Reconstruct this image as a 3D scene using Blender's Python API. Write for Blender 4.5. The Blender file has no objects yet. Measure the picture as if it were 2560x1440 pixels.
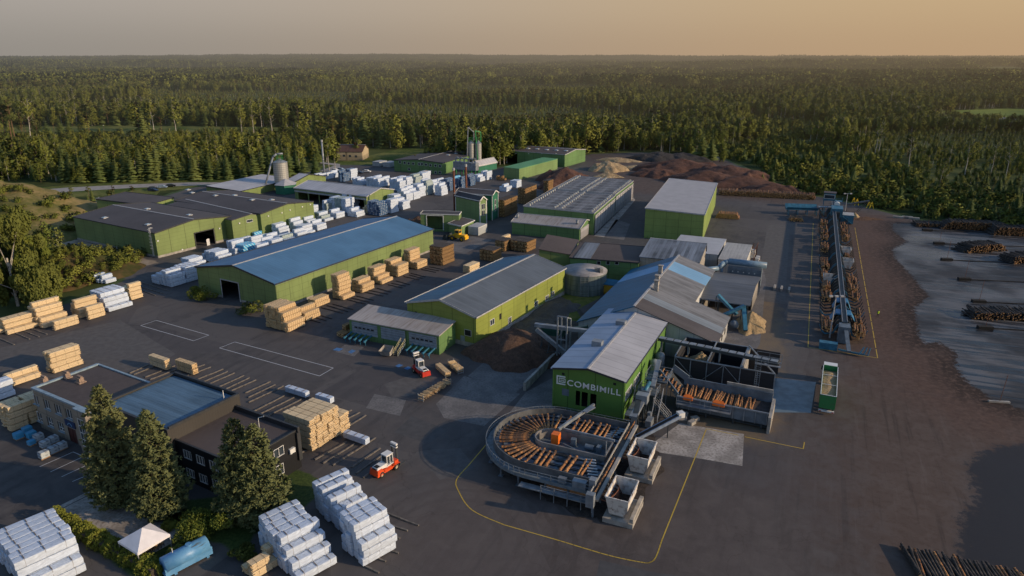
import bpy, math, random
import numpy as np
from mathutils import Vector, Matrix
random.seed(7); np.random.seed(7)
C = bpy.context.scene.collection
R = math.radians
# ------------------------------------------------------------------ camera model
F_PX, CAM_H = 1740.0, 60.0
TH = math.atan(580/1740.0)
sT, cT = math.sin(TH), math.cos(TH)
def ray(px, py):
    a = (px-1280)/F_PX; b = -(py-720)/F_PX
    return Vector((a, cT+b*sT, -sT+b*cT))
def P(px, py, z=0.0):
    """photo pixel (2560 wide) -> world point on the plane of height z"""
    d = ray(px, py); t = (z-CAM_H)/d.z
    return Vector((d.x*t, d.y*t, z))
def hgt(bx, by, tx, ty):
    """height of a vertical thing standing at ground pixel b whose top shows at ty"""
    g = P(bx, by); d = ray(tx, ty); t = g.y/d.y
    return CAM_H + d.z*t
cam = bpy.data.cameras.new('camera'); co = bpy.data.objects.new('camera', cam); C.objects.link(co)
cam.sensor_width = 36; cam.lens = F_PX/2560*36; cam.clip_start = .5; cam.clip_end = 60000
co.location = (0, 0, CAM_H); co.rotation_euler = (math.pi/2-TH, 0, 0)
bpy.context.scene.camera = co
# ------------------------------------------------------------------ object helpers
def tag(o, label=None, cat=None, group=None, kind=None):
    if label: o['label'] = label
    if cat: o['category'] = cat
    if group: o['group'] = group
    if kind: o['kind'] = kind
    return o
def thing(name, label, cat, loc=(0, 0, 0), az=0, group=None):
    o = bpy.data.objects.new(name, None); C.objects.link(o); o.empty_display_size = .2
    o.location = loc; o.rotation_euler = (0, 0, -R(az))
    return tag(o, label, cat, group)
def U(az): return Vector((math.sin(R(az)), math.cos(R(az)), 0))
def to_local(root, w):
    d = Vector(w)-root.location; return Matrix.Rotation(-root.rotation_euler.z, 3, 'Z') @ d
def hit(root, axis, val, px, py):
    """pixel -> local point on the wall plane local[axis]=val"""
    o = to_local(root, (0, 0, CAM_H)); d = Matrix.Rotation(-root.rotation_euler.z, 3, 'Z') @ ray(px, py)
    t = (val-o[axis])/d[axis]; return o+d*t
def az_of(a, b):
    d = Vector(b)-Vector(a); return math.degrees(math.atan2(d.x, d.y))
class MB:
    def __init__(s): s.v = []; s.f = []; s.m = []; s.mi = 0
    def add(s, vs, fs):
        n = len(s.v); s.v += [tuple(v) for v in vs]
        for f in fs: s.f.append(tuple(n+i for i in f)); s.m.append(s.mi)
        return s
    def mat(s, i): s.mi = i; return s
    def box(s, x0, x1, y0, y1, z0, z1):
        return s.add([(x0, y0, z0), (x1, y0, z0), (x1, y1, z0), (x0, y1, z0), (x0, y0, z1), (x1, y0, z1), (x1, y1, z1), (x0, y1, z1)],
                     [(0, 3, 2, 1), (4, 5, 6, 7), (0, 1, 5, 4), (1, 2, 6, 5), (2, 3, 7, 6), (3, 0, 4, 7)])
    def cbox(s, c, a, sx, sy, sz):
        """box centred at c (base z), turned by local angle a degrees"""
        u = Vector((math.cos(R(a)), math.sin(R(a)), 0)); w = Vector((-u.y, u.x, 0)); c = Vector(c)
        vs = []
        for z in (0, sz):
            for i, j in ((-1, -1), (1, -1), (1, 1), (-1, 1)):
                vs.append(c+u*(i*sx/2)+w*(j*sy/2)+Vector((0, 0, z)))
        return s.add(vs, [(0, 3, 2, 1), (4, 5, 6, 7), (0, 1, 5, 4), (1, 2, 6, 5), (2, 3, 7, 6), (3, 0, 4, 7)])
    def slab(s, pts, t):
        """polygon of 3-D points extruded downwards by t"""
        n = len(pts); vs = [Vector(p) for p in pts]+[Vector(p)-Vector((0, 0, t)) for p in pts]
        fs = [tuple(range(n)), tuple(range(2*n-1, n-1, -1))]
        fs += [(i, n+i, n+(i+1) % n, (i+1) % n) for i in range(n)]
        return s.add(vs, fs)
    def poly(s, pts): return s.add(pts, [tuple(range(len(pts)))])
    def bar(s, p, q, w, h=None):
        h = h or w; p = Vector(p); q = Vector(q); d = (q-p).normalized()
        up = Vector((0, 0, 1)) if abs(d.z) < .95 else Vector((0, 1, 0))
        a = d.cross(up).normalized()*(w/2); b = a.cross(d).normalized()*(h/2)
        vs = [p-a-b, p+a-b, p+a+b, p-a+b, q-a-b, q+a-b, q+a+b, q-a+b]
        return s.add(vs, [(0, 3, 2, 1), (4, 5, 6, 7), (0, 1, 5, 4), (1, 2, 6, 5), (2, 3, 7, 6), (3, 0, 4, 7)])
    def tube(s, p, q, r, r2=None, n=8, cap=True):
        r2 = r if r2 is None else r2; p = Vector(p); q = Vector(q); d = (q-p).normalized()
        up = Vector((0, 0, 1)) if abs(d.z) < .95 else Vector((0, 1, 0))
        a = d.cross(up).normalized(); b = a.cross(d).normalized()
        vs = [p+(a*math.cos(t)+b*math.sin(t))*r for t in (2*math.pi*i/n for i in range(n))]
        vs += [q+(a*math.cos(t)+b*math.sin(t))*r2 for t in (2*math.pi*i/n for i in range(n))]
        fs = [(i, (i+1) % n, n+(i+1) % n, n+i) for i in range(n)]
        if cap: fs += [tuple(range(n-1, -1, -1)), tuple(range(n, 2*n))]
        return s.add(vs, fs)
    def path(s, pts, r, n=8):
        for a, b in zip(pts, pts[1:]): s.tube(a, b, r, n=n)
        return s
    def lathe(s, c, prof, n=20):
        c = Vector(c); vs = []
        for r, z in prof:
            vs += [c+Vector((r*math.cos(2*math.pi*i/n), r*math.sin(2*math.pi*i/n), z)) for i in range(n)]
        fs = [(k*n+i, k*n+(i+1) % n, (k+1)*n+(i+1) % n, (k+1)*n+i) for k in range(len(prof)-1) for i in range(n)]
        return s.add(vs, fs)
    def build(s, name, mats, parent=None, smooth=False, loc=None):
        me = bpy.data.meshes.new(name); me.from_pydata(s.v, [], s.f); me.update()
        if not isinstance(mats, (list, tuple)): mats = [mats]
        for m in mats: me.materials.append(m)
        if len(mats) > 1: me.polygons.foreach_set('material_index', s.m)
        if smooth: me.polygons.foreach_set('use_smooth', [True]*len(me.polygons))
        o = bpy.data.objects.new(name, me); C.objects.link(o)
        if parent is not None: o.parent = parent
        if loc is not None: o.location = loc
        return o
def copy_tree(o, parent=None):
    c = o.copy(); C.objects.link(c); c.parent = parent
    for ch in o.children: copy_tree(ch, c)
    return c
# ------------------------------------------------------------------ materials
HAZE_G = None
def haze_group():
    """aerial haze: far surfaces fade to the colour of the hazy air, by their place in the world"""
    global HAZE_G
    if HAZE_G: return HAZE_G
    g = bpy.data.node_groups.new('aerial_haze', 'ShaderNodeTree'); HAZE_G = g
    g.interface.new_socket('Shader', in_out='INPUT', socket_type='NodeSocketShader')
    g.interface.new_socket('Shader', in_out='OUTPUT', socket_type='NodeSocketShader')
    n = g.nodes; l = g.links
    gi = n.new('NodeGroupInput'); go = n.new('NodeGroupOutput')
    geo = n.new('ShaderNodeNewGeometry'); sep = n.new('ShaderNodeSeparateXYZ'); l.new(geo.outputs['Position'], sep.inputs[0])
    def M(op, a, b=None, c=None):
        m = n.new('ShaderNodeMath'); m.operation = op
        for i, x in enumerate((a, b, c)):
            if x is None: continue
            if isinstance(x, (int, float)): m.inputs[i].default_value = x
            else: l.new(x, m.inputs[i])
        return m.outputs[0]
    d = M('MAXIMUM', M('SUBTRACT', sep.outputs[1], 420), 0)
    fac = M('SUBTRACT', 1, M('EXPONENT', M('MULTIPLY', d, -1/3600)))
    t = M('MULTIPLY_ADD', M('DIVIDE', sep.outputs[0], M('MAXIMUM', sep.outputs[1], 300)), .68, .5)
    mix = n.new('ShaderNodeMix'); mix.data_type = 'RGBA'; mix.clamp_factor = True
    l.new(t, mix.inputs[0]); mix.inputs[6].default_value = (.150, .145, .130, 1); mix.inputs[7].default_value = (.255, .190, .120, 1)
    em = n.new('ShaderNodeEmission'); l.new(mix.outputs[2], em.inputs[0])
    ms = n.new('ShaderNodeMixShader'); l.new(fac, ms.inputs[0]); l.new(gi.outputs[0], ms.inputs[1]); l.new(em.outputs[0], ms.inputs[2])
    l.new(ms.outputs[0], go.inputs[0])
    return g
class MT:
    """small material builder"""
    def __init__(s, name, haze=False):
        s.mat = bpy.data.materials.new(name); s.mat.use_nodes = True; s.nt = s.mat.node_tree
        s.n = s.nt.nodes; s.l = s.nt.links; s.haze = haze
        s.b = s.n['Principled BSDF']; s.out = s.n['Material Output']
        s.tc = s.n.new('ShaderNodeTexCoord')
        if haze:
            g = s.n.new('ShaderNodeGroup'); g.node_tree = haze_group()
            s.l.new(s.b.outputs[0], g.inputs[0]); s.l.new(g.outputs[0], s.out.inputs[0]); s.g = g
    def set(s, node, i, x):
        if x is None: return
        if hasattr(x, 'is_linked') or hasattr(x, 'links'): s.l.new(x, node.inputs[i])
        elif isinstance(x, (tuple, list)) and len(x) == 3 and node.inputs[i].type == 'RGBA': node.inputs[i].default_value = (*x, 1)
        else: node.inputs[i].default_value = x
    def M(s, op, a, b=None, c=None, clamp=False):
        m = s.n.new('ShaderNodeMath'); m.operation = op; m.use_clamp = clamp
        for i, x in enumerate((a, b, c)): s.set(m, i, x)
        return m.outputs[0]
    def noise(s, scale, detail=4, vec=None, rough=.55, dist=0):
        t = s.n.new('ShaderNodeTexNoise'); s.l.new(vec or s.tc.outputs['Object'], t.inputs['Vector'])
        t.inputs['Scale'].default_value = scale; t.inputs['Detail'].default_value = detail
        t.inputs['Roughness'].default_value = rough; t.inputs['Distortion'].default_value = dist
        return t.outputs[0]
    def vec(s, sx=1, sy=1, sz=1, rot=0, src=None):
        src = src or s.tc.outputs['Object']
        if rot: r = s.n.new('ShaderNodeMapping'); s.l.new(src, r.inputs[0]); r.inputs['Rotation'].default_value = (0, 0, rot); src = r.outputs[0]
        m = s.n.new('ShaderNodeMapping'); s.l.new(src, m.inputs[0]); m.inputs['Scale'].default_value = (sx, sy, sz)
        return m.outputs[0]
    def xyz(s, src=None):
        m = s.n.new('ShaderNodeSeparateXYZ'); s.l.new(src or s.tc.outputs['Object'], m.inputs[0]); return m.outputs
    def ramp(s, x, lo, hi):
        m = s.n.new('ShaderNodeMapRange'); m.interpolation_type = 'SMOOTHSTEP'
        s.set(m, 0, x); m.inputs[1].default_value = lo; m.inputs[2].default_value = hi
        return m.outputs[0]
    def mix(s, f, a, b, mode='MIX'):
        m = s.n.new('ShaderNodeMix'); m.data_type = 'RGBA'; m.blend_type = mode; m.clamp_factor = True
        s.set(m, 0, f); s.set(m, 6, a); s.set(m, 7, b); return m.outputs[2]
    def col(s, x): s.set(s.b, 'Base Color', x); return s
    def rough(s, x): s.set(s.b, 'Roughness', x); return s
    def spec(s, x): s.b.inputs['Specular IOR Level'].default_value = x; return s
    def bump(s, h, strength=.3, dist=.05):
        b = s.n.new('ShaderNodeBump'); b.inputs['Strength'].default_value = strength; b.inputs['Distance'].default_value = dist
        s.l.new(h, b.inputs['Height']); s.l.new(b.outputs[0], s.b.inputs['Normal']); return s
def c3(c, k): return tuple(min(1, x*k) for x in c)
def simple(name, c, rough=.7, var=.25, scale=1.5, metal=0, haze=False):
    m = MT(name, haze); n = m.noise(scale, 5)
    m.col(m.mix(m.ramp(n, .3, .7), c3(c, 1-var), c3(c, 1+var))).rough(rough); m.b.inputs['Metallic'].default_value = metal
    return m.mat
def wallmat(name, c, seam=5.5, hseam=1.1, dirt=.35, dirtcol=(.03, .035, .02)):
    m = MT(name); o = m.xyz(); nn = m.xyz(m.tc.outputs['Normal'])
    isx = m.M('GREATER_THAN', m.M('ABSOLUTE', nn[0]), .5)
    u = m.M('ADD', m.M('MULTIPLY', isx, o[1]), m.M('MULTIPLY', m.M('SUBTRACT', 1, isx), o[0]))
    s1 = m.M('LESS_THAN', m.M('FRACT', m.M('DIVIDE', m.M('ADD', u, 50.3), seam)), .03)
    s2 = m.M('LESS_THAN', m.M('FRACT', m.M('DIVIDE', m.M('ADD', o[2], .13), hseam)), .07)
    fi = m.M('FRACT', m.M('MULTIPLY', u, 2.5))
    big = m.noise(.12, 3); st = m.noise(1, 5, m.vec(2.2, 2.2, .18))
    base = m.mix(m.ramp(big, .3, .7), c3(c, .88), c3(c, 1.12))
    low = m.M('MULTIPLY', m.ramp(m.M('SUBTRACT', 1.6, o[2]), 0, 1.6), m.ramp(st, .35, .7))
    d = m.M('MAXIMUM', m.M('MULTIPLY', m.ramp(st, .5, .85), dirt), m.M('MULTIPLY', low, dirt*1.3), clamp=True)
    base = m.mix(d, base, dirtcol)
    seamf = m.M('MAXIMUM', m.M('MULTIPLY', s1, .75), m.M('MULTIPLY', s2, .35))
    m.col(m.mix(seamf, base, c3(c, .3))).rough(.55).spec(.35)
    m.bump(m.M('GREATER_THAN', fi, .5), .25, .03)
    return m.mat
def roofmat(name, c, ax=1, patches=.25, stain=(.05, .045, .03), stf=.3, rough=.45, rib=1.0, haze=False):
    """ribbed sheet roof, ribs counted along local axis ax (0 x, 1 y)"""
    m = MT(name, haze); o = m.xyz(); u = o[ax]
    fr = m.M('FRACT', m.M('DIVIDE', m.M('ADD', u, 100.), rib))
    cell = m.M('FLOOR', m.M('DIVIDE', m.M('ADD', u, 100.), rib*1.0))
    wn = m.n.new('ShaderNodeTexWhiteNoise'); wn.noise_dimensions = '1D'; m.set(wn, 1, cell)
    st = m.noise(1, 5, m.vec(.15 if ax else 1.5, 1.5 if ax else .15, 1)); big = m.noise(.12, 5)
    base = m.mix(wn.outputs[0], c3(c, 1-patches*.6), c3(c, 1+patches*.6))
    base = m.mix(m.ramp(big, .3, .75), base, c3(c, 1.25))
    base = m.mix(m.M('MULTIPLY', m.ramp(st, .45, .8), stf), base, stain)
    base = m.mix(m.M('MULTIPLY', m.M('LESS_THAN', fr, .1), .35), base, c3(c, .45))
    m.col(base).rough(rough+.15).spec(.22).bump(m.M('ABSOLUTE', m.M('SUBTRACT', m.M('FRACT', m.M('MULTIPLY', u, 2.)), .5)), .5, .08)
    return m.mat
def feltmat(name, c, seam=9):
    m = MT(name); o = m.xyz()
    big = m.noise(.09, 5); fine = m.noise(1.3, 6)
    base = m.mix(m.ramp(big, .3, .7), c3(c, .8), c3(c, 1.25)); base = m.mix(m.ramp(fine, .35, .75), base, c3(c, 1.12))
    s = m.M('LESS_THAN', m.M('FRACT', m.M('DIVIDE', m.M('ADD', o[0], 90.4), seam)), .012)
    base = m.mix(m.M('MULTIPLY', s, .3), base, c3(c, 1.7))
    m.col(base).rough(.85).bump(fine, .2, .05); return m.mat
# ------------------------------------------------------------------ light and sky
SUN_AZ, SUN_EL = 106.0, 17.0
w = bpy.data.worlds.new('World'); bpy.context.scene.world = w; w.use_nodes = True
nt = w.node_tree; n = nt.nodes; l = nt.links; bg = n['Background']
sky = n.new('ShaderNodeTexSky'); sky.sky_type = 'NISHITA'; sky.sun_disc = False
sky.sun_elevation = R(SUN_EL); sky.sun_rotation = R(SUN_AZ); sky.dust_density = .6; sky.air_density = 1.1; sky.ozone_density = 3.0; sky.altitude = 60
tc = n.new('ShaderNodeTexCoord'); sp = n.new('ShaderNodeSeparateXYZ'); l.new(tc.outputs['Generated'], sp.inputs[0])
def WM(op, a, b=None, c=None):
    m = n.new('ShaderNodeMath'); m.operation = op
    for i, x in enumerate((a, b, c)):
        if x is None: continue
        if isinstance(x, (int, float)): m.inputs[i].default_value = x
        else: l.new(x, m.inputs[i])
    return m.outputs[0]
SKY_STR = 0.165
def WR(x, lo, hi, a=0., b=1.):
    m = n.new('ShaderNodeMapRange'); m.interpolation_type = 'SMOOTHSTEP'; l.new(x, m.inputs[0])
    for i, v in enumerate((lo, hi, a, b)): m.inputs[i+1].default_value = v
    return m.outputs[0]
def WX(f, a, b):
    m = n.new('ShaderNodeMix'); m.data_type = 'RGBA'; m.clamp_factor = True; l.new(f, m.inputs[0])
    for i, x in ((6, a), (7, b)):
        if isinstance(x, tuple): m.inputs[i].default_value = (*[v/SKY_STR for v in x], 1)
        else: l.new(x, m.inputs[i])
    return m.outputs[2]
horiz = WX(WR(sp.outputs[0], -.75, .7), (.29, .27, .245), (.49, .33, .19))   # haze at the horizon, greyer away from the sun
upper = WX(WR(sp.outputs[0], -.75, .7), (.385, .355, .325), (.55, .39, .22))
haze_c = WX(WR(sp.outputs[2], 0.0, .075), horiz, upper)
l.new(WX(WR(sp.outputs[2], .09, .34), haze_c, sky.outputs[0]), bg.inputs[0])
bg.inputs[1].default_value = SKY_STR
sl = bpy.data.lights.new('sun', 'SUN'); sl.energy = 4.0; sl.angle = R(.6); sl.color = (1, .76, .50)
so = bpy.data.objects.new('sun', sl); C.objects.link(so); so.location = (200, -60, 150)
dirv = -Vector((math.sin(R(SUN_AZ))*math.cos(R(SUN_EL)), math.cos(R(SUN_AZ))*math.cos(R(SUN_EL)), math.sin(R(SUN_EL))))
so.rotation_euler = dirv.to_track_quat('-Z', 'Y').to_euler()
sc = bpy.context.scene
sc.view_settings.view_transform = 'Standard'; sc.view_settings.look = 'None'; sc.view_settings.exposure = 0
sc.render.engine = 'CYCLES'; sc.cycles.max_bounces = 4; sc.cycles.diffuse_bounces = 2; sc.cycles.glossy_bounces = 2
sc.cycles.transmission_bounces = 2; sc.cycles.transparent_max_bounces = 4; sc.cycles.use_denoising = True
sc.cycles.caustics_reflective = False; sc.cycles.caustics_refractive = False
# ------------------------------------------------------------------ ground
def px_poly(pts): return np.array([(P(x, y).x, P(x, y).y) for x, y in pts])
def sdist(pts, poly):
    """signed distance (negative inside) from points Nx2 to polygon"""
    N = len(poly); d = np.full(len(pts), 1e9); ins = np.zeros(len(pts), bool)
    for i in range(N):
        a = poly[i]; b = poly[(i+1) % N]; e = b-a; w_ = pts-a
        t = np.clip((w_@e)/max(1e-9, e@e), 0, 1); q = w_-t[:, None]*e
        d = np.minimum(d, (q**2).sum(1))
        c = ((a[1] > pts[:, 1]) != (b[1] > pts[:, 1]))
        xi = (b[0]-a[0])*(pts[:, 1]-a[1])/((b[1]-a[1]) if abs(b[1]-a[1]) > 1e-9 else 1e-9)+a[0]
        ins ^= c & (pts[:, 0] < xi)
    d = np.sqrt(d); d[ins] *= -1; return d
def vnoise(x, y, s, seed=0):
    """cheap smooth value noise for scattering and terrain"""
    x = np.asarray(x)/s; y = np.asarray(y)/s; xi = np.floor(x); yi = np.floor(y); fx = x-xi; fy = y-yi
    fx = fx*fx*(3-2*fx); fy = fy*fy*(3-2*fy)
    h = lambda a, b: np.modf(np.abs(np.sin(a*127.1+b*311.7+seed*74.7)*43758.5453))[0]
    return (h(xi, yi)*(1-fx)+h(xi+1, yi)*fx)*(1-fy)+(h(xi, yi+1)*(1-fx)+h(xi+1, yi+1)*fx)*fy
YARD = px_poly([(-700, 1700), (-700, 860), (0, 795), (120, 770), (225, 735), (300, 700), (255, 668), (185, 640), (120, 615), (150, 590), (200, 560), (260, 520),
                (400, 492), (470, 470), (535, 460), (700, 440), (790, 425), (850, 412), (930, 412), (1000, 420), (1230, 420), (1480, 384), (1600, 380), (1800, 392), (1890, 430), (1960, 480),
                (2060, 492), (2150, 512), (2290, 548), (2400, 562), (2560, 585), (2900, 610), (3300, 1700)])
WET = px_poly([(2229, 559), (2235, 579), (2269, 604), (2232, 623), (2238, 645), (2276, 686), (2322, 739), (2288, 770), (2297, 839), (2316, 861), (2347, 854), (2391, 882), (2388, 907), (2391, 919), (2421, 956), (2474, 994), (2515, 1009), (2560, 1027), (3100, 1100), (3100, 590), (2560, 575), (2400, 560)])
WET_SHADE = px_poly([(3100, 1100), (2560, 1110), (2496, 1114), (2440, 1136), (2417, 1166), (2429, 1200), (2440, 1245), (2402, 1294), (2395, 1380), (2330, 1700), (3100, 1700)])  # dark wet corner, with the shadow lying there painted into the same colour
DIRT = px_poly([(1490, 390), (1800, 400), (1960, 500), (2230, 545), (2240, 620), (2290, 690), (2330, 770), (2330, 870), (2400, 900), (2560, 1040), (2560, 1120), (2430, 1160), (2400, 1500), (2250, 1500), (2150, 1250), (2120, 900), (2100, 560), (2040, 530), (1900, 500), (1600, 480), (1500, 440)])
BROWN2 = px_poly([(1000, 1290), (1230, 1130), (1900, 1200), (2000, 1050), (2100, 1100), (2100, 1500), (1000, 1600)])
SAWD = px_poly([(1700, 1080), (1800, 930), (1860, 770), (1885, 800), (1900, 700), (1960, 800), (1945, 1040), (1900, 1110)])
SAND = px_poly([(90, 590), (200, 600), (395, 655), (370, 665), (250, 672), (180, 640), (110, 610)])
GRASS = px_poly([(110, 1290), (560, 1240), (740, 1170), (830, 1210), (740, 1290), (640, 1330), (600, 1400), (560, 1360), (430, 1330), (430, 1450), (330, 1440)])
def in_view(x, y, m=1.08):  # keeps generated ground to what photo or a side step can see
    return np.abs(x) < (y*.8+60)*m
st = 1.3
xs = np.arange(-210, 330, st); ys = np.arange(38, 470, st)
gx, gy = np.meshgrid(xs, ys); pts = np.stack([gx.ravel(), gy.ravel()], 1)
dy_ = sdist(pts, YARD)
nx, ny = len(xs), len(ys); idx = np.arange(nx*ny).reshape(ny, nx)
quads = np.stack([idx[:-1, :-1], idx[:-1, 1:], idx[1:, 1:], idx[1:, :-1]], -1).reshape(-1, 4)
keep = (dy_[quads] < 0.0).any(1) & in_view(pts[quads[:, 0], 0], pts[quads[:, 0], 1])
quads = quads[keep]; used, inv = np.unique(quads, return_inverse=True); quads = inv.reshape(-1, 4); pv = pts[used]
me = bpy.data.meshes.new('yard'); me.from_pydata([(a, b, 0.0) for a, b in pv], [], [tuple(q) for q in quads]); me.update()
for nm, pl in (('wet', WET), ('wet_shade', WET_SHADE), ('dirt', DIRT), ('brown', BROWN2), ('sawd', SAWD), ('sand', SAND), ('grass', GRASS), ('edge', YARD)):
    at = me.attributes.new(nm, 'FLOAT', 'POINT'); at.data.foreach_set('value', np.clip(sdist(pv, pl), -30, 30).astype(np.float32))
yard = bpy.data.objects.new('yard', me); C.objects.link(yard); tag(yard, kind='structure')
m = MT('yard_asphalt'); A = {}
for nm in ('wet', 'wet_shade', 'dirt', 'brown', 'sawd', 'sand', 'grass', 'edge'):
    a = m.n.new('ShaderNodeAttribute'); a.attribute_name = nm; A[nm] = a.outputs['Fac']
n1 = m.noise(.05, 6); n2 = m.noise(.35, 7, dist=.6); n3 = m.noise(2.2, 6, rough=.7)
streak = m.noise(.3, 7, m.vec(1.6, .22, 1, R(24)), .6); streak2 = m.noise(.35, 8, m.vec(2.0, .16, 1, R(112)), .62, .3); fine = m.noise(9, 4)
base = m.mix(m.ramp(n1, .35, .65), (.072, .066, .065), (.105, .095, .091))
base = m.mix(m.ramp(n2, .35, .75), base, (.115, .103, .097))
base = m.mix(m.M('MULTIPLY', m.ramp(streak, .48, .7), .6), base, (.05, .047, .048))
base = m.mix(m.M('MULTIPLY', m.ramp(n3, .5, .8), .35), base, (.17, .155, .145))
# worn tyre rings
def rings(px, py, r0, r1):
    c = P(px, py); o = m.xyz()
    dx = m.M('SUBTRACT', o[0], c.x); dyy = m.M('SUBTRACT', o[1], c.y)
    r = m.M('SQRT', m.M('ADD', m.M('MULTIPLY', dx, dx), m.M('MULTIPLY', dyy, dyy)))
    r = m.M('ADD', r, m.M('MULTIPLY', n2, 1.2))
    band = m.M('MULTIPLY', m.ramp(r, r0, r0+1), m.M('SUBTRACT', 1, m.ramp(r, r1-1, r1)))
    return m.M('MULTIPLY', m.M('MULTIPLY', band, m.M('GREATER_THAN', m.M('FRACT', m.M('MULTIPLY', r, .41)), .72)), m.ramp(n2, .3, .65))
tr = m.M('MAXIMUM', rings(300, 850, 5, 14), m.M('MAXIMUM', rings(2330, 1235, 3, 13), rings(1130, 1350, 6, 18)))
base = m.mix(m.M('MULTIPLY', tr, .5), base, (.035, .032, .033))
# concrete-slab joints and repaired patches
vor = m.n.new('ShaderNodeTexVoronoi'); vor.feature = 'F1'; vor.distance = 'CHEBYCHEV'; m.l.new(m.vec(1, 1, 1, R(28)), vor.inputs['Vector']); vor.inputs['Scale'].default_value = .055
vc = m.xyz(vor.outputs['Color'])
base = m.mix(m.M('MULTIPLY', m.M('GREATER_THAN', vc[0], .62), .5), base, (.085, .077, .078))
base = m.mix(m.M('MULTIPLY', m.M('GREATER_THAN', vc[1], .75), .45), base, (.135, .123, .116))
vr = m.n.new('ShaderNodeTexVoronoi'); vr.feature = 'DISTANCE_TO_EDGE'; vr.inputs['Scale'].default_value = .07
wv = m.n.new('ShaderNodeVectorMath'); wv.operation = 'ADD'; nz = m.n.new('ShaderNodeTexNoise'); m.l.new(m.tc.outputs['Object'], nz.inputs[0]); nz.inputs['Scale'].default_value = .25; nz.inputs['Detail'].default_value = 5
vm = m.n.new('ShaderNodeVectorMath'); vm.operation = 'SCALE'; m.l.new(nz.outputs[1], vm.inputs[0]); vm.inputs[3].default_value = 5.; m.l.new(m.tc.outputs['Object'], wv.inputs[0]); m.l.new(vm.outputs[0], wv.inputs[1]); m.l.new(wv.outputs[0], vr.inputs['Vector'])
base = m.mix(m.M('MULTIPLY', m.M('LESS_THAN', vr.outputs[0], .004), .3), base, (.03, .028, .028))
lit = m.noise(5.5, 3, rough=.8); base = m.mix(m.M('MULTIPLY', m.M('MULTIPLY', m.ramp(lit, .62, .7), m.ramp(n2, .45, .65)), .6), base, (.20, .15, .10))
def mask(a, soft, k=8, src=None):
    return m.ramp(m.M('ADD', A[a], m.M('MULTIPLY', m.M('SUBTRACT', src or n2, .5), k)), soft, -soft)
ruts = m.noise(.5, 5, m.vec(1.6, .07, 1, R(23)), .6); n4 = m.noise(.9, 8, rough=.75)
br = m.mix(m.ramp(n2, .35, .65), (.105, .072, .056), (.125, .090, .072)); br = m.mix(m.M('MULTIPLY', m.ramp(n4, .48, .62), .45), br, (.07, .040, .028)); br = m.mix(m.M('MULTIPLY', m.ramp(ruts, .55, .68), .55), br, (.05, .034, .027)); br = m.mix(m.M('MULTIPLY', m.ramp(ruts, .42, .3), .4), br, (.165, .13, .11))
def rmask(a, lo, hi, k=8, src=None):
    x = m.M('ADD', A[a], m.M('MULTIPLY', m.M('SUBTRACT', src or n2, .5), k))
    return m.M('SUBTRACT', 1, m.ramp(x, lo, hi))
base = m.mix(m.M('MULTIPLY', rmask('dirt', -5, 12, 14), .95), base, br)
base = m.mix(m.M('MULTIPLY', rmask('brown', -6, 8, 14), .35), base, br)
base = m.mix(m.M('MULTIPLY', rmask('sawd', -4, 3, 12), m.M('MULTIPLY_ADD', n3, .9, .1)), base, (.27, .19, .10))
base = m.mix(rmask('sand', -.5, .5, 5), base, m.mix(m.ramp(n2, .35, .65), (.30, .23, .16), (.42, .34, .25)))
base = m.mix(m.M('MULTIPLY', rmask('wet', 8, 24, 16, streak), m.M('MULTIPLY', rmask('dirt', -5, 12, 14), .7)), base, m.mix(m.ramp(n4, .35, .6), (.15, .085, .058), (.085, .045, .032)))
near_wet = rmask('wet', 0, 9, 10, streak)
base = m.mix(m.M('MULTIPLY', near_wet, m.ramp(n4, .38, .52)), base, (.03, .016, .01))
wetf = rmask('wet', -.3, .3, 7, n4); wet_shade_f = rmask('wet_shade', -.8, .8, 9, n4)
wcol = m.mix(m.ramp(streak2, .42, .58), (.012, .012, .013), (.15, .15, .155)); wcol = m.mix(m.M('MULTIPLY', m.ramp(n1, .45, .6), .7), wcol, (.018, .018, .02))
base = m.mix(wetf, base, wcol); base = m.mix(m.M('MULTIPLY', wet_shade_f, .93), base, (.022, .022, .026))
gr = m.mix(m.ramp(n3, .35, .65), (.035, .065, .012), (.085, .12, .028))
gmask = m.M('MAXIMUM', rmask('grass', -.3, .3, 1.5), rmask('edge', 99, 100, 0) if False else m.ramp(m.M('ADD', A['edge'], m.M('MULTIPLY', n2, 3)), -.6, .6), clamp=True)
base = m.mix(gmask, base, gr)
m.col(m.mix(1., base, (.84, .84, .85), 'MULTIPLY'))
rg = m.mix(m.M('MAXIMUM', wetf, m.M('MULTIPLY', wet_shade_f, .35), clamp=True), (.8, .8, .8), (.24, .24, .24))
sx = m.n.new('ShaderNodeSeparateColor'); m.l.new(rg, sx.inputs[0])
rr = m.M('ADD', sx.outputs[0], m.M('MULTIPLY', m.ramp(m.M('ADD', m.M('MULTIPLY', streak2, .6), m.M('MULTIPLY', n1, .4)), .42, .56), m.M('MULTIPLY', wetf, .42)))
m.rough(rr).spec(.28); m.bump(m.M('MULTIPLY', m.M('ADD', fine, n3), m.M('SUBTRACT', 1, m.M('MULTIPLY', wetf, .97))), .35, .05)
me.materials.append(m.mat)
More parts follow.
